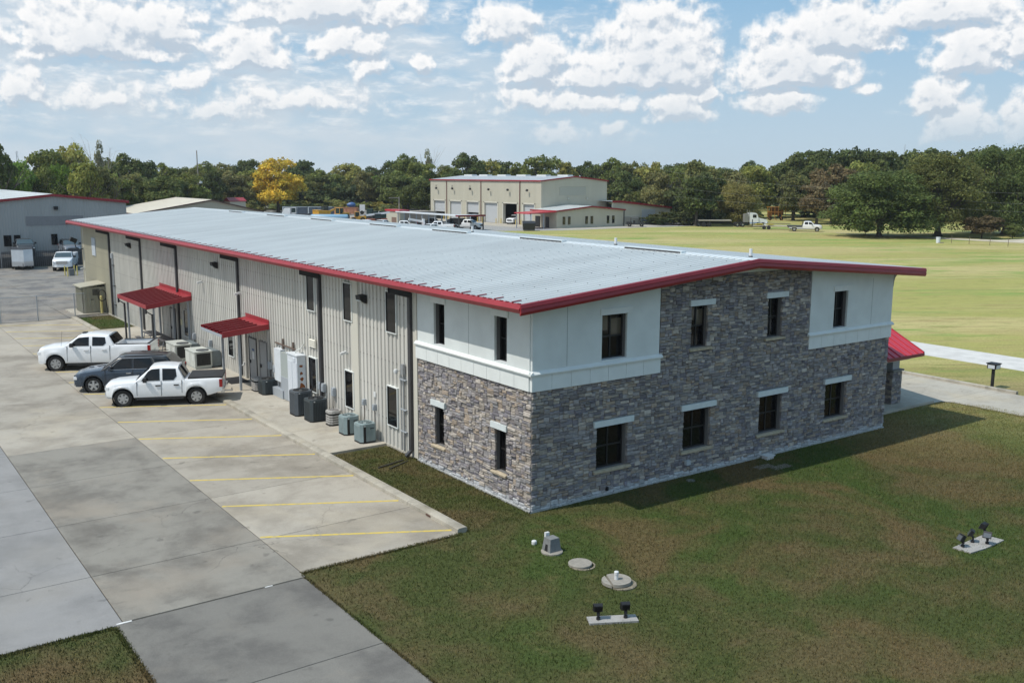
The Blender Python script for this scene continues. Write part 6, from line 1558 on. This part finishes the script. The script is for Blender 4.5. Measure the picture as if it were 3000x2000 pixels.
for sx in (-1.6,-.7): T.part('wheel',MB().tube((sx,-1.1,.38),(sx,1.1,.38),.38,14),TYRE)
# orange cotton module / machine in the woods
T=Thing('harvester','orange yellow farm machine frame standing in the clearing among trees','farm machine',(172.,132.5,0),local=True,rz=R(-38)); OM=M('farm_orange',(.50,.23,.04),.6,var=.4,vs=1.5)
T.o.scale=(.55,.55,.8)
b=MB(); b.box(-4,4,-1.3,1.3,3.9,4.05)
for i in range(6): b.box(-4+i*1.55,-3.8+i*1.55,-1.35,-1.2,.9+.3*(i%2),4.)
b.box(-4,3,-1.35,-1.25,2.4,2.6); T.part('cage',b,OM); T.part('back_wall',MB().box(-2.6,3.4,.2,.35,1.6,3.8).box(-3.5,-1.8,-.6,.5,1.0,2.9),M('farm_brown',(.24,.11,.03),.8,var=.5,vs=1.)); b=MB(); [b.prism([(x,1.0),(x+.25,1.0),(x+1.2,.1),(x+.95,.1)],1,-1.3,-1.1) for x in (-3.6,-1.,1.6)]; T.part('brace',b,OM)
for x in (-2.5,2.5): T.part('wheel',MB().tube((x,-1.2,.6),(x,1.2,.6),.6,14),TYRE)
# poles and lines
P1=Thing('utility_pole','wooden utility pole with pale transformer in front of the woods at left','utility pole',(61.,221.,0)); WOODP=M('pole_wood',(.27,.24,.20),.9)
P1.part('pole',MB().tube((61,221,0),(61,221,16.2),.20,8,.12),WOODP); P1.part('transformer',MB().tube((61.5,220.6,8.2),(61.5,220.6,9.4),.38,10),M('transformer_pale',(.6,.62,.62),.5)); P1.part('lamp_arm',MB().tube((61,221,12.9),(62.3,220.2,13.1),.06).box(62.1,62.7,220,220.4,12.9,13.2),GALV)
P2=Thing('yard_pole','weathered wooden pole with crossarm beside the green screen fence','utility pole',(98.2,186.,0)); P2.part('pole',MB().tube((98.2,186,0),(98.2,186,5.2),.16,8),WOODP); P2.part('crossarm',MB().box(95.5,98.2,185.9,186.1,4.9,5.1),WOODP)
for nm,x,y,h,l in (('radio_mast',402,248,25.5,'thin lattice radio mast far beyond the trees at right'),('radio_mast',28.9,273,16.4,'thin mast rising from the trees at the far left')):
    b=MB(); 
    for a in range(3): b.tube((x+.5*math.cos(a*2.1),y+.5*math.sin(a*2.1),0),(x+.2*math.cos(a*2.1),y+.2*math.sin(a*2.1),h),.045,4)
    for k in range(int(h/2)): b.tube((x+.5,y,k*2),(x-.3,y+.3,k*2+2),.04,4)
    single(nm,b,M('mast_grey',(.35,.38,.42),.6),l,'mast')
def wire(name,label,pts,r=.02,sag=1.2):
    b=MB()
    for p,q in zip(pts[:-1],pts[1:]):
        p=Vector(p);q=Vector(q); prev=p
        for i in range(1,13):
            t=i/12; c=p.lerp(q,t); c.z-=sag*4*t*(1-t); b.tube(prev,c,r,4,cap=False); prev=c
    single(name,b,M('wire_grey',(.30,.31,.32),.5),label,'power line',smooth=60)
wire('power_line','upper overhead wire crossing in front of the trees at right',[(120,118,11.5),(141,75,8.6),(160,40,9.5)],.011)
wire('power_line','lower overhead wire crossing in front of the trees at right',[(120,117,8.5),(141,74,7.0),(160,39,7.5)],.011)
wire('power_line','lowest overhead wire over the drive at right',[(121,116,6.5),(141,73,5.4),(160,38,5.6)],.010,.8)
# litter bin, post with orange sign, drive fence
T=Thing('litter_bin','white round bin standing at the edge of the field by the track','bin',(129.7,64.7,0)); T.part('body',MB().lathe([(.30,0),(.34,.85),(.37,.87),(.33,.92),(0,.92)],(129.7,64.7,0),'Z',18),M('bin_white',(.68,.72,.78),.5),smooth=30); T.part('foot',MB().box(129.4,130.6,64.2,64.5,0,.1),CB)
T=Thing('bell_post','pole with round orange sign standing by the far road','sign',(163.,67.,0)); T.part('pole',MB().tube((163,67,0),(163,67,6.),.10,8),M('pole_tan',(.45,.35,.2),.8)); T.part('disc',MB().lathe([(0,-.06),(.85,-.06),(.85,.06),(0,.06)],(163,67,6.4),'Y',18),M('disc_orange',(.60,.22,.07),.6)); T.part('panel',MB().box(162.4,163.6,66.9,66.93,6.1,6.8),M('disc_white',(.7,.68,.6),.6))
F_=Thing('wire_fence','low sagging wire fence with thin posts along the farm track','fence',(131,55,0))
pts=[(131.,63.2),(131.3,60.4),(131.6,57.2),(131.,54.),(130.3,50.5),(129.6,47)]
for x,y in pts: F_.part('post',MB().tube((x,y,0),(x+.05,y,1.3),.04,6),M('old_post',(.15,.12,.09),.9))
b=MB(); [b.tube((*p,z),(*q,z),.012,4) for p,q in zip(pts[:-1],pts[1:]) for z in (.5,.95)]; F_.part('wire',b,M('old_post',(.15,.12,.09)))
# ---------------------------------------------------------------- trees
def leaf_mat():
    m=bpy.data.materials.new('foliage'); m.use_nodes=True; nt=m.node_tree; N=nt.nodes; L=nt.links; b=N['Principled BSDF']
    b.inputs['Roughness'].default_value=.75; b.inputs['Specular IOR Level'].default_value=.25
    oi=N.new('ShaderNodeObjectInfo'); geo=N.new('ShaderNodeNewGeometry'); at=N.new('ShaderNodeAttribute'); at.attribute_name='col'
    n=N.new('ShaderNodeTexNoise'); n.inputs['Scale'].default_value=.35; n.inputs['Detail'].default_value=3; L.new(geo.outputs['Position'],n.inputs['Vector'])
    mr=N.new('ShaderNodeMapRange'); mr.inputs[1].default_value=.35; mr.inputs[2].default_value=.65; mr.inputs[3].default_value=.72; mr.inputs[4].default_value=1.3; L.new(n.outputs[0],mr.inputs[0])
    mx=N.new('ShaderNodeMix'); mx.data_type='RGBA'; mx.blend_type='MULTIPLY'; mx.inputs[0].default_value=1; L.new(oi.outputs['Color'],mx.inputs[6]); L.new(at.outputs['Color'],mx.inputs[7])
    vm=N.new('ShaderNodeVectorMath'); vm.operation='SCALE'; L.new(mx.outputs[2],vm.inputs[0]); L.new(mr.outputs[0],vm.inputs['Scale']); L.new(vm.outputs[0],b.inputs['Base Color'])
    tr=N.new('ShaderNodeBsdfTranslucent'); L.new(vm.outputs[0],tr.inputs[0]); ms=N.new('ShaderNodeMixShader'); ms.inputs[0].default_value=.35
    L.new(b.outputs[0],ms.inputs[1]); L.new(tr.outputs[0],ms.inputs[2]); L.new(ms.outputs[0],N['Material Output'].inputs[0])
    return m
LEAF=leaf_mat(); BARK=M('bark',(.10,.085,.07),.95,var=.3,vs=3); BARKL=M('bark_pale',(.30,.28,.24),.95)
nr=np.random.RandomState(5)
def crown_arrays(nblob,nleaf,size,seed,shape='round',low=0.,spread=.5,gap=.0):
    """unit crown: width 1 (x,y in -.5...5), height 0..1; clumps of leaf quads on irregular lobes"""
    r=np.random.RandomState(seed)
    C=[];RR=[]
    for i in range(nblob):
        while True:
            p=r.uniform(-1,1,3)
            if np.linalg.norm(p)<=1 and np.linalg.norm(p)>.35: break
        z=(p[2]+1)/2
        if shape=='round': w=np.sqrt(max(0,1-(2*z-1)**2))*.0+1
        p2=np.array([p[0]*.36,p[1]*.36,low+(1-low)*(.12+.76*z)])
        if shape=='oak': 
            a=r.uniform(0,2*np.pi); q=r.uniform(.1,1)**.5
            zz=r.uniform(.06,.86) if q>.5 else r.uniform(.25,.86)
            rad=.42*q*np.sqrt(max(.1,1-(max(zz-.35,0)/.62)**2)); p2=np.array([np.cos(a)*rad,np.sin(a)*rad,zz])
        if shape=='cone': 
            zz=r.uniform(.08,.9); rad=.36*(1-zz*.7)*r.uniform(.3,1); a=r.uniform(0,6.28); p2=np.array([np.cos(a)*rad,np.sin(a)*rad,zz])
        if shape=='tall':
            p2=np.array([p[0]*.30,p[1]*.30,.15+.75*z])
        C.append(p2); RR.append(r.uniform(.09,.19)*(1.15-.35*z))
    C=np.array(C);RR=np.array(RR)
    if gap: 
        keep=r.rand(len(C))>gap; C=C[keep];RR=RR[keep]
    per=RR**2/np.sum(RR**2); k=r.choice(len(C),nleaf,p=per)
    d=r.normal(size=(nleaf,3)); d/=np.linalg.norm(d,axis=1)[:,None]
    d[:,2]=np.where(d[:,2]<-.3,-d[:,2]*.6,d[:,2])
    rad=RR[k]*(r.uniform(.55,1.0,nleaf)**.5)*(1+.22*np.sin(d[:,0]*9+k)*np.cos(d[:,1]*8))
    P=C[k]+d*rad[:,None]*np.array([1,1,.80])
    # quad orientation: loosely facing outwards
    nrm=d+r.normal(size=(nleaf,3))*.75; nrm/=np.linalg.norm(nrm,axis=1)[:,None]
    t=np.cross(nrm,r.normal(size=(nleaf,3))); t/=np.linalg.norm(t,axis=1)[:,None]; b=np.cross(nrm,t)
    s=size*r.uniform(.55,1.25,nleaf)[:,None]
    V=np.stack([P-t*s*.5-b*s*.35,P+t*s*.5-b*s*.3,P+t*s*.35+b*s*.4,P-t*s*.4+b*s*.35],1)
    br=(r.uniform(.72,1.28,nleaf)*(.82+.36*np.clip(RR[k]*0+r.rand(len(C))[k],0,1)))
    hue=r.normal(0,.06,nleaf)
    colr=np.stack([br*(1+hue),br,br*(1-hue*.5)],1)
    return V.reshape(-1,3),colr
def quad_mesh(name,V,col,mat):
    n=len(V)//4; me=bpy.data.meshes.new(name); me.vertices.add(4*n); me.loops.add(4*n); me.polygons.add(n)
    me.vertices.foreach_set('co',V.astype(np.float32).ravel()); me.loops.foreach_set('vertex_index',np.arange(4*n,dtype=np.int32))
    me.polygons.foreach_set('loop_start',np.arange(0,4*n,4,dtype=np.int32)); me.polygons.foreach_set('loop_total',np.full(n,4,dtype=np.int32))
    me.update(calc_edges=True); a=me.color_attributes.new('col','FLOAT_COLOR','CORNER'); c=np.ones((4*n,4),np.float32); c[:,:3]=np.repeat(col,4,axis=0); a.data.foreach_set('color',c.ravel())
    me.materials.append(mat); return me
PRO={}
for nm,(nb,nl,sz,sd_,sh,lo,gp_) in dict(r1=(46,11000,.036,1,'round',.02,0),r2=(60,12000,.034,2,'round',0.,.05),r3=(38,10000,.038,3,'round',.05,.0),t1=(44,10000,.036,4,'tall',0,0),t2=(36,8000,.038,8,'tall',0,.12),o1=(150,42000,.0185,5,'oak',0,.06),o2=(120,36000,.019,6,'oak',.05,.06),bare=(26,3500,.034,7,'tall',.15,.2)).items():
    V,c=crown_arrays(nb,nl,sz,sd_,sh,lo,gap=gp_); PRO[nm]=quad_mesh('crown_'+nm,V,c,LEAF)
def trunk_mesh(name,nl,fork,seed,bare=False,r0=.035):
    r=random.Random(seed); b=MB(); tw=.45 if bare else 1; b.tube((0,0,-.02),(0,0,fork*.5),r0,8,r0*.78); b.tube((0,0,fork*.5),(.01,0,fork),r0*.78,8,r0*.62)
    b.lathe([(r0*1.7,-.01),(r0*1.1,.03),(r0*.95,.06)],(0,0,0),'Z',8)
    for i in range(nl):
        a=i*2.4+r.uniform(-.4,.4); z0=fork*r.uniform(.65,1.); el=r.uniform(.5,1.2); ln=r.uniform(.25,.42)
        p=Vector((0,0,z0)); q=p+Vector((math.cos(a)*math.cos(el)*ln,math.sin(a)*math.cos(el)*ln,math.sin(el)*ln)); b.tube(p,q,r0*.42,6,r0*.22)
        for j in range(3 if not bare else 5):
            a2=a+r.uniform(-.9,.9); e2=el+r.uniform(-.5,.5); l2=ln*r.uniform(.5,.9); q2=q+Vector((math.cos(a2)*math.cos(e2)*l2,math.sin(a2)*math.cos(e2)*l2,math.sin(e2)*l2)); b.tube(p.lerp(q,r.uniform(.6,1)),q2,r0*.2,5,r0*.07)
            if bare:
                for _ in range(4):
                    d=Vector((r.uniform(-1,1),r.uniform(-1,1),r.uniform(0,1)))*.09; s=q.lerp(q2,r.random()); b.tube(s,s+d,r0*.06,3,r0*.02)
    return b.mesh(name,BARK if not bare else BARKL,40)
TR={'a':trunk_mesh('trunk_a',6,.32,1),'b':trunk_mesh('trunk_b',5,.42,2),'o':trunk_mesh('trunk_o',9,.20,3,r0=.045),'bare':trunk_mesh('trunk_bare',7,.55,4,True,.011)}
COLS=dict(dark=[(.085,.106,.032),(.098,.116,.034),(.075,.096,.030)],mid=[(.140,.158,.040),(.122,.146,.038),(.150,.165,.042)],yg=[(.215,.225,.055),(.23,.22,.06),(.195,.21,.05)],olive=[(.165,.162,.058),(.18,.17,.065),(.145,.15,.052)],bright=[(.17,.25,.042),(.155,.23,.045)],
 bare=[(.24,.24,.15)],yellow=[(.50,.37,.050)],brown=[(.15,.115,.055),(.13,.10,.05)],oak=[(.088,.115,.034)],oakolive=[(.125,.135,.040)],olive2=[(.18,.16,.05)])
ADJ=dict(dark=['dark green','deep green'],mid=['mid green','leafy green'],yg=['yellow green'],olive=['olive green'],bright=['bright green'],bare=['pale half bare'],yellow=['golden yellow'],brown=['brownish'],oak=['dark spreading'],oakolive=['broad olive green'],olive2=['low yellowing'])
TREES=[(186.1,142.9,14.3,10.5,'dark','t'),(191.1,139.3,16.2,11.4,'dark','t'),(196.1,129.6,17.2,11.2,'dark','t'),(198.2,121.8,16.7,10.1,'dark','t'),(208.3,120.8,16.4,10.3,'dark','t'),(186.1,120.5,14.7,9.0,'mid','t'),(214.3,116.6,17.2,11.2,'dark','t'),(219.8,106.4,17.4,12.6,'dark','t'),(217.2,95.8,16.7,12.1,'dark','t'),(151.0,136.8,13.1,8.7,'mid','t'),(161.4,154.3,14.2,9.5,'dark','t'),(174.1,129.0,11.6,7.3,'olive','t'),(8.9,167.0,15.3,5.3,'dark','d0'),(14.8,184.0,12.7,6.2,'bright','t'),(18.1,219.0,13.5,6.0,'dark','t'),(26.1,213.3,16.3,9.1,'mid','t'),(31.4,218.2,17.0,8.6,'yg','t'),(31.0,191.1,16.2,3.5,'bare','t'),(25.3,177.8,12.7,5.9,'yg','t'),(43.6,225.7,15.8,9.1,'dark','t'),(30.0,181.9,12.3,4.7,'olive','t'),(19.4,186.9,11.4,5.3,'mid','t'),(23.7,190.1,12.1,4.8,'bright','t'),(52.8,237.8,13.6,7.0,'dark','t'),(60.0,247.6,13.8,7.4,'mid','t'),(73.9,272.6,13.0,8.1,'dark','t'),(81.0,280.0,14.0,8.4,'mid','t'),(89.6,286.3,13.6,8.7,'olive','t'),(103.3,301.5,15.2,11.6,'dark','t'),(34.2,188.8,10.7,6.3,'mid','t'),(41.4,202.3,11.1,6.0,'olive','t'),(42.2,189.4,9.9,9.4,'dark','t'),(53.5,206.2,10.4,7.9,'mid','t'),(66.8,227.9,11.2,8.3,'dark','t'),(77.1,239.2,11.7,8.8,'olive','t'),(90.6,260.7,12.4,9.2,'mid','t'),(65.7,241.1,11.7,7.3,'olive','t'),(87.8,236.2,14.6,11.8,'yellow','Y'),(121.3,294.9,15.1,11.2,'dark','t'),(112.8,257.4,12.1,11.1,'mid','t'),(124.7,267.6,14.7,11.1,'yg','t'),(137.6,277.1,13.0,9.3,'dark','t'),(114.0,269.0,12.0,7.6,'dark','t'),(117.6,241.5,11.4,7.1,'olive','t'),(124.4,249.1,11.4,4.2,'bright','t'),(123.8,237.1,15.2,8.7,'dark','t'),(123.7,227.2,16.1,9.4,'mid','t'),(125.4,217.3,16.7,4.3,'bare','t'),(116.9,207.1,13.6,9.2,'mid','t'),(106.8,199.4,11.8,10.5,'dark','t'),(128.7,214.9,13.7,8.7,'mid','t'),(139.9,219.4,16.5,10.0,'dark','t'),(147.0,220.6,14.7,8.7,'yg','t'),(156.9,225.9,14.7,8.4,'dark','t'),(122.9,200.4,12.2,8.2,'dark','t'),(107.0,191.0,9.9,7.6,'dark','t'),(155.7,214.4,13.9,8.1,'mid','t'),(154.0,203.1,15.7,11.3,'mid','t'),(163.0,203.0,14.4,7.0,'yg','t'),(170.9,203.5,15.1,8.7,'dark','t'),(170.7,197.4,14.3,7.0,'dark','t'),(168.7,186.4,15.1,9.2,'mid','t'),(169.2,179.8,13.9,7.6,'olive','t'),(146.4,158.7,11.6,7.6,'dark','t'),(167.1,171.4,14.5,8.3,'yg','t'),(176.9,174.3,14.1,7.6,'dark','t'),(153.8,147.2,11.6,6.6,'mid','t'),(142.6,142.7,11.2,6.3,'olive','t'),(142.3,130.5,13.8,8.3,'olive','t'),(135.1,123.2,11.5,6.8,'dark','t'),(235.2,207.6,13.9,10.4,'dark','t'),(250.7,209.0,15.6,9.0,'dark','t'),(176.7,143.4,13.0,9.5,'yg','t'),(164.5,139.6,11.6,7.4,'olive','t'),(146.5,121.8,8.6,8.4,'olive2','t'),(158.5,129.5,9.0,4.6,'mid','t'),(197.6,153.4,13.6,8.4,'dark','t'),(198.9,148.7,15.2,9.2,'dark','t'),(203.8,145.2,17.5,10.1,'dark','t'),(213.4,145.8,17.2,8.9,'dark','t'),(208.7,133.0,17.7,10.7,'dark','t'),(219.7,133.9,16.1,7.8,'dark','t'),(215.4,122.0,16.9,13.2,'dark','t'),(202.0,119.1,14.2,7.6,'dark','t'),(173.2,117.2,13.7,10.1,'brown','t'),(164.4,114.8,10.0,6.8,'brown','t'),(171.3,113.6,9.2,5.4,'olive','t'),(135.4,79.4,11.6,15.6,'oak','O'),(146.7,75.1,14.2,12.8,'oakolive','t'),(161.6,70.7,16.1,11.9,'oak','t'),(160.9,76.1,13.3,9.6,'oakolive','t'),(208.6,101.9,17.2,9.7,'dark','t'),(213.7,110.8,16.5,8.4,'dark','t')]
def where(x,y):
    "a coarse, true place name from the bearing seen from the car park"
    az=math.degrees(math.atan2(x+17.49,y+23.468))
    if az<14.5: return 'rising behind the grey metal building at left'
    if az<21: return 'in the woods above the tan roofed building'
    if az<25: return 'in the woods between the pole and the golden tree'
    if az<31: return 'in the woods right of the golden tree'
    if az<40: return 'in the woods behind the beige workshop'
    if az<46.5: return 'in the woods above the lean-to wing'
    if az<53: return 'in the tree group above the white semi truck'
    if az<57: return 'in the trees behind the flatbed pickup'
    return 'in the dark tree mass at the right edge'
def tree(x,y,h,w,c,i,label,group='trees of the wood around the field',shape=None,name='broadleaf_tree',hb=None,tr=None):
    o=link(bpy.data.objects.new(name,None)); o.location=(x,y,0); o.rotation_euler=(0,0,(i*2.399)%6.28); props(o,label,'tree',group)
    if shape is None: shape={'bare':'bare','oak':'o1','oakolive':'o2','olive2':'o2','yellow':'r2','brown':'r3'}.get(c) or ('t1','r1','r2','t2','r3')[i%5]
    if c=='yellow': hb=.1
    hb=hb if hb is not None else (.045*h if shape in('o1','o2') else .03*h)
    cr=link(bpy.data.objects.new('crown',PRO[shape])); cr.parent=o; cr.location=(0,0,hb)
    ws=w*(1.45 if shape not in('o1','o2','bare') else 1.22); hs=(h-hb)*(1.10 if shape!='o1' else 1.04); cr.scale=(ws,ws,hs); cc=COLS[c][i%len(COLS[c])]; f=1.15+.4*((i*37)%11)/11; cr.color=(cc[0]*f,cc[1]*f,cc[2]*f,1)
    t=link(bpy.data.objects.new('trunk',TR[tr or ('o' if shape in('o1','o2') else 'bare' if shape=='bare' else 'ab'[i%2])])); t.parent=o; t.scale=(h*.95,h*.95,h*.98)
    return o
from collections import Counter
labs=[]
for i,(x,y,h,w,c,k) in enumerate(TREES):
    if k=='O': lab='large dark spreading oak standing alone at the edge of the field'
    elif c=='yellow': lab='golden yellow tree standing out from the green woods'
    elif c=='oakolive' and h>13.5: lab='tall olive green tree with thick dark trunk right of the lone oak'
    elif c=='oak': lab='tall dark tree behind the far drive at the right edge of the picture'
    elif c=='olive2': lab='low yellowing tree overhanging the white semi truck'
    else: lab=f"{'taller' if h>14.2 else 'lower'} {ADJ[c][i%len(ADJ[c])]} tree {where(x,y)}"
    labs.append(lab)
ORD=('leftmost','second from left','third from left','fourth from left','fifth from left')
for lab in set(labs):
    ids=[i for i,l in enumerate(labs) if l==lab]
    if len(ids)>1:
        ids.sort(key=lambda i: math.atan2(TREES[i][0]+17.49,TREES[i][1]+23.468))
        for n_,i in enumerate(ids): labs[i]=lab+', '+(ORD[n_] if n_<len(ids)-1 or len(ids)>5 else 'rightmost')
for i,(x,y,h,w,c,k) in enumerate(TREES):
    nm={'oak':'oak_tree','oakolive':'oak_tree','bare':'bare_tree'}.get(c,'broadleaf_tree')
    tree(x,y,h,w,c,i,labs[i],name=nm)
# two pale bare saplings in front of the wood
for x,y,h,l in ((121.,250.,11.,'pale leaning bare trunk in front of the woods right of the golden tree'),(128,244,8.,'short pale bare trunk right of the leaning one')):
    single('dead_tree',MB().tube((x,y,0),(x+.9,y,h*.6),.2,6,.14).tube((x+.9,y,h*.6),(x+1.6,y,h),.14,6,.04).tube((x+.7,y,h*.45),(x-.6,y,h*.7),.08,5,.03),BARKL,l,'tree')
# bushes and young plants under the oaks
for i,(x,y,h,w,c,l) in enumerate(((146.5,66.8,4.2,5.2,'brown','wide reddish shrub right of the thick trunk by the track'),(150.5,63.5,2.6,2.4,'dark','small dark shrub between the track and the far road'),(155.2,65.6,2.6,2.6,'dark','dark shrub at the foot of the grey trunk'),(161.5,63.6,5.,4.0,'dark','tall upright shrub at the right edge by the far road'),(139.5,85.,2.2,2.4,'dark','low dark shrub behind the lone oak'))):
    tree(x,y,h,w,c,i+3,l,group='shrubs along the farm track',shape='r3',name='shrub',hb=.0)
# scrub along the foot of the wood: joined low foliage
def mass(name,label,spots,nl,size,color,cat,shapeargs=(8,'round')):
    Vs=[];Cs=[]
    base=[crown_arrays(14,nl,size,20+k,'round',0) for k in range(4)]
    for i,(x,y,h,w) in enumerate(spots):
        V,c=base[i%4]; a=nr.rand()*6.28; ca,sa=math.cos(a),math.sin(a)
        X=V[:,0]*ca-V[:,1]*sa; Y=V[:,0]*sa+V[:,1]*ca
        Vs.append(np.stack([X*w+x,Y*w+y,V[:,2]*h-.05*h],1)); f=nr.uniform(.75,1.3); hu=nr.uniform(-.2,.22); Cs.append(c*f*np.array([1+hu,1,1-hu]))
    me=quad_mesh(name,np.concatenate(Vs),np.concatenate(Cs),LEAF); o=link(bpy.data.objects.new(name,me)); o.color=(*color,1); props(o,label,cat,kind='stuff'); return o
def at(az,d): a=R(az); return -17.49+d*math.sin(a),-23.468+d*math.cos(a)
sp=[]
for i in range(260):
    az=nr.uniform(5,34); x,y=at(az,nr.uniform(268,330) if az>14 else nr.uniform(215,250))
    sp.append((x,y,nr.uniform(1.5,4.5),nr.uniform(4,8)))
mass('scrub','light green scrub and tall grass along the foot of the woods behind the yard',sp,420,.09,(.20,.215,.07),'scrub')
sp=[]
for i in range(190):
    az=nr.uniform(35,48); x,y=at(az,252+nr.uniform(-10,40)-max(0,az-40)*3.5); sp.append((x,y,nr.uniform(4,10.5),nr.uniform(6,10)))
for i in range(150):
    az=nr.uniform(17,36); x,y=at(az,nr.uniform(300,335)); sp.append((x,y,nr.uniform(6,12),nr.uniform(7,11)))
for i in range(40):
    az=nr.uniform(8,17); x,y=at(az,nr.uniform(220,250)); sp.append((x,y,nr.uniform(7,12.5),nr.uniform(7,10)))
mass('understorey','mixed green understorey filling the woods behind the workshop and yard',sp,500,.085,(.125,.148,.05),'understorey')
sp=[]
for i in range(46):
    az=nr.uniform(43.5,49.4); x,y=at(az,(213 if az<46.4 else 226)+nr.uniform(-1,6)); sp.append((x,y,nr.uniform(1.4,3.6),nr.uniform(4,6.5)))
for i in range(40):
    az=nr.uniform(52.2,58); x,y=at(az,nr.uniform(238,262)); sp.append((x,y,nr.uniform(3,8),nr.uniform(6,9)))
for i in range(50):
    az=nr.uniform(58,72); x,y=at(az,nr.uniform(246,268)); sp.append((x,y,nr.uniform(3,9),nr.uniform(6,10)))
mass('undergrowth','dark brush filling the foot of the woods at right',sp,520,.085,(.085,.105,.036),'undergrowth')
sp=[]
for i in range(90):
    az=nr.uniform(53,76); d=nr.uniform(285,330); x,y=at(az,d); sp.append((x,y,nr.uniform(7,13),nr.uniform(8,13)))
for i in range(420):
    az=nr.uniform(-14,78); d=nr.uniform(330,520); x,y=at(az,d)
    sp.append((x,y,11.2+(-.4+.9*nr.rand())*6+ (1.8 if az>50 else 0),nr.uniform(9,15)))
for i in range(130):
    az=nr.uniform(14,52); d=nr.uniform(300,335); x,y=at(az,d); sp.append((x,y,nr.uniform(8,12),nr.uniform(8,12)))
mass('far_woodland','distant woodland of mixed dark green crowns along the horizon',sp,560,.075,(.10,.128,.055),'woodland')
# thin grass and weeds: real blades on the near lawn
def blades(name,label,n,regions,hgt,wid,cols):
    """one mesh of small bent blades gathered in tufts"""
    r=np.random.RandomState(3); X=[];Y=[]
    tot=sum(a for *_,a in regions)
    for (x0,x1,y0,y1,a) in regions:
        k=int(n*a/tot); X.append(r.uniform(x0,x1,k)); Y.append(r.uniform(y0,y1,k))
    X=np.concatenate(X);Y=np.concatenate(Y); n=len(X)
    h=hgt*r.uniform(.5,1.2,n); a=r.uniform(0,6.28,n); w=wid*r.uniform(.6,1.3,n); le=r.uniform(.2,.9,n)*h; la=r.uniform(0,6.28,n)
    dx,dy=np.cos(a)*w/2,np.sin(a)*w/2; ox,oy=np.cos(la)*le,np.sin(la)*le
    z=np.zeros(n)
    V=np.stack([np.stack([X-dx,Y-dy,z-.01],1),np.stack([X+dx,Y+dy,z-.01],1),np.stack([X+ox+dx*.3,Y+oy+dy*.3,h],1),np.stack([X+ox-dx*.3,Y+oy-dy*.3,h],1)],1).reshape(-1,3)
    f=r.uniform(.85,1.2,n)[:,None]; c=np.array(cols)[r.choice(len(cols),n)]*f
    me=quad_mesh(name,V,c,GBL); o=link(bpy.data.objects.new(name,me)); props(o,label,'grass',kind='stuff'); return o
# blade colour follows the lawn below, so the same node tree is reused with the attribute
GBL=GRASS.copy(); GBL.name='grass_blades'
_nt=GBL.node_tree; _b=_nt.nodes['Principled BSDF']; _l=_b.inputs['Base Color'].links[0]; _src=_l.from_socket
_a=_nt.nodes.new('ShaderNodeAttribute'); _a.attribute_name='col'; _m=_nt.nodes.new('ShaderNodeMix'); _m.data_type='RGBA'; _m.blend_type='MULTIPLY'; _m.inputs[0].default_value=1
_nt.links.new(_src,_m.inputs[6]); _nt.links.new(_a.outputs['Color'],_m.inputs[7]); _nt.links.new(_m.outputs[2],_b.inputs['Base Color'])
for l in list(_b.inputs['Normal'].links): _nt.links.remove(l)
blades('grass','short mown grass of the lawn around the stone building',250000,[(-7.7,3,-14.5,-.35,110*1.2),(3,26,-14.5,-.1,330),(-2.48,-.08,-.35,9.3,22*1.6),(18.7,25.2,-.1,1.25,10),(-7.85,-2.75,-.38,-.22,6),(-7.90,-7.79,-14,-.4,9),(-12.72,-12.58,-8,-.8,6),(-16,-12.7,-.86,-.68,4),(-2.56,-2.46,-.3,9.3,6),(-.10,.02,0,9.3,3),(25.2,25.5,-12,1.,6),(-.08,3,-.35,-.1,1),(-16,-12.7,-8,-.85,24*1.3),(-2.48,-.08,45.7,53.4,10)],.055,.02,[(1.15,1.15,1.1),(1.0,1.05,1.0),(1.35,1.25,1.1)])

# ---------------------------------------------------------------- air
hb=MB().box(-600,900,-500,1000,-1,34); hm=bpy.data.materials.new('air'); hm.use_nodes=True; _n=hm.node_tree; _n.nodes.remove(_n.nodes['Principled BSDF'])
_v=_n.nodes.new('ShaderNodeVolumePrincipled'); _v.inputs['Color'].default_value=(.88,.92,.96,1); _v.inputs['Density'].default_value=HAZE; _v.inputs['Anisotropy'].default_value=.3
_n.links.new(_v.outputs[0],_n.nodes['Material Output'].inputs['Volume'])
ho=link(bpy.data.objects.new('haze',hb.mesh('haze',hm))); ho['kind']='stuff'; props(ho,'thin summer haze filling the air over the whole scene','haze')
S.cycles.volume_bounces=0
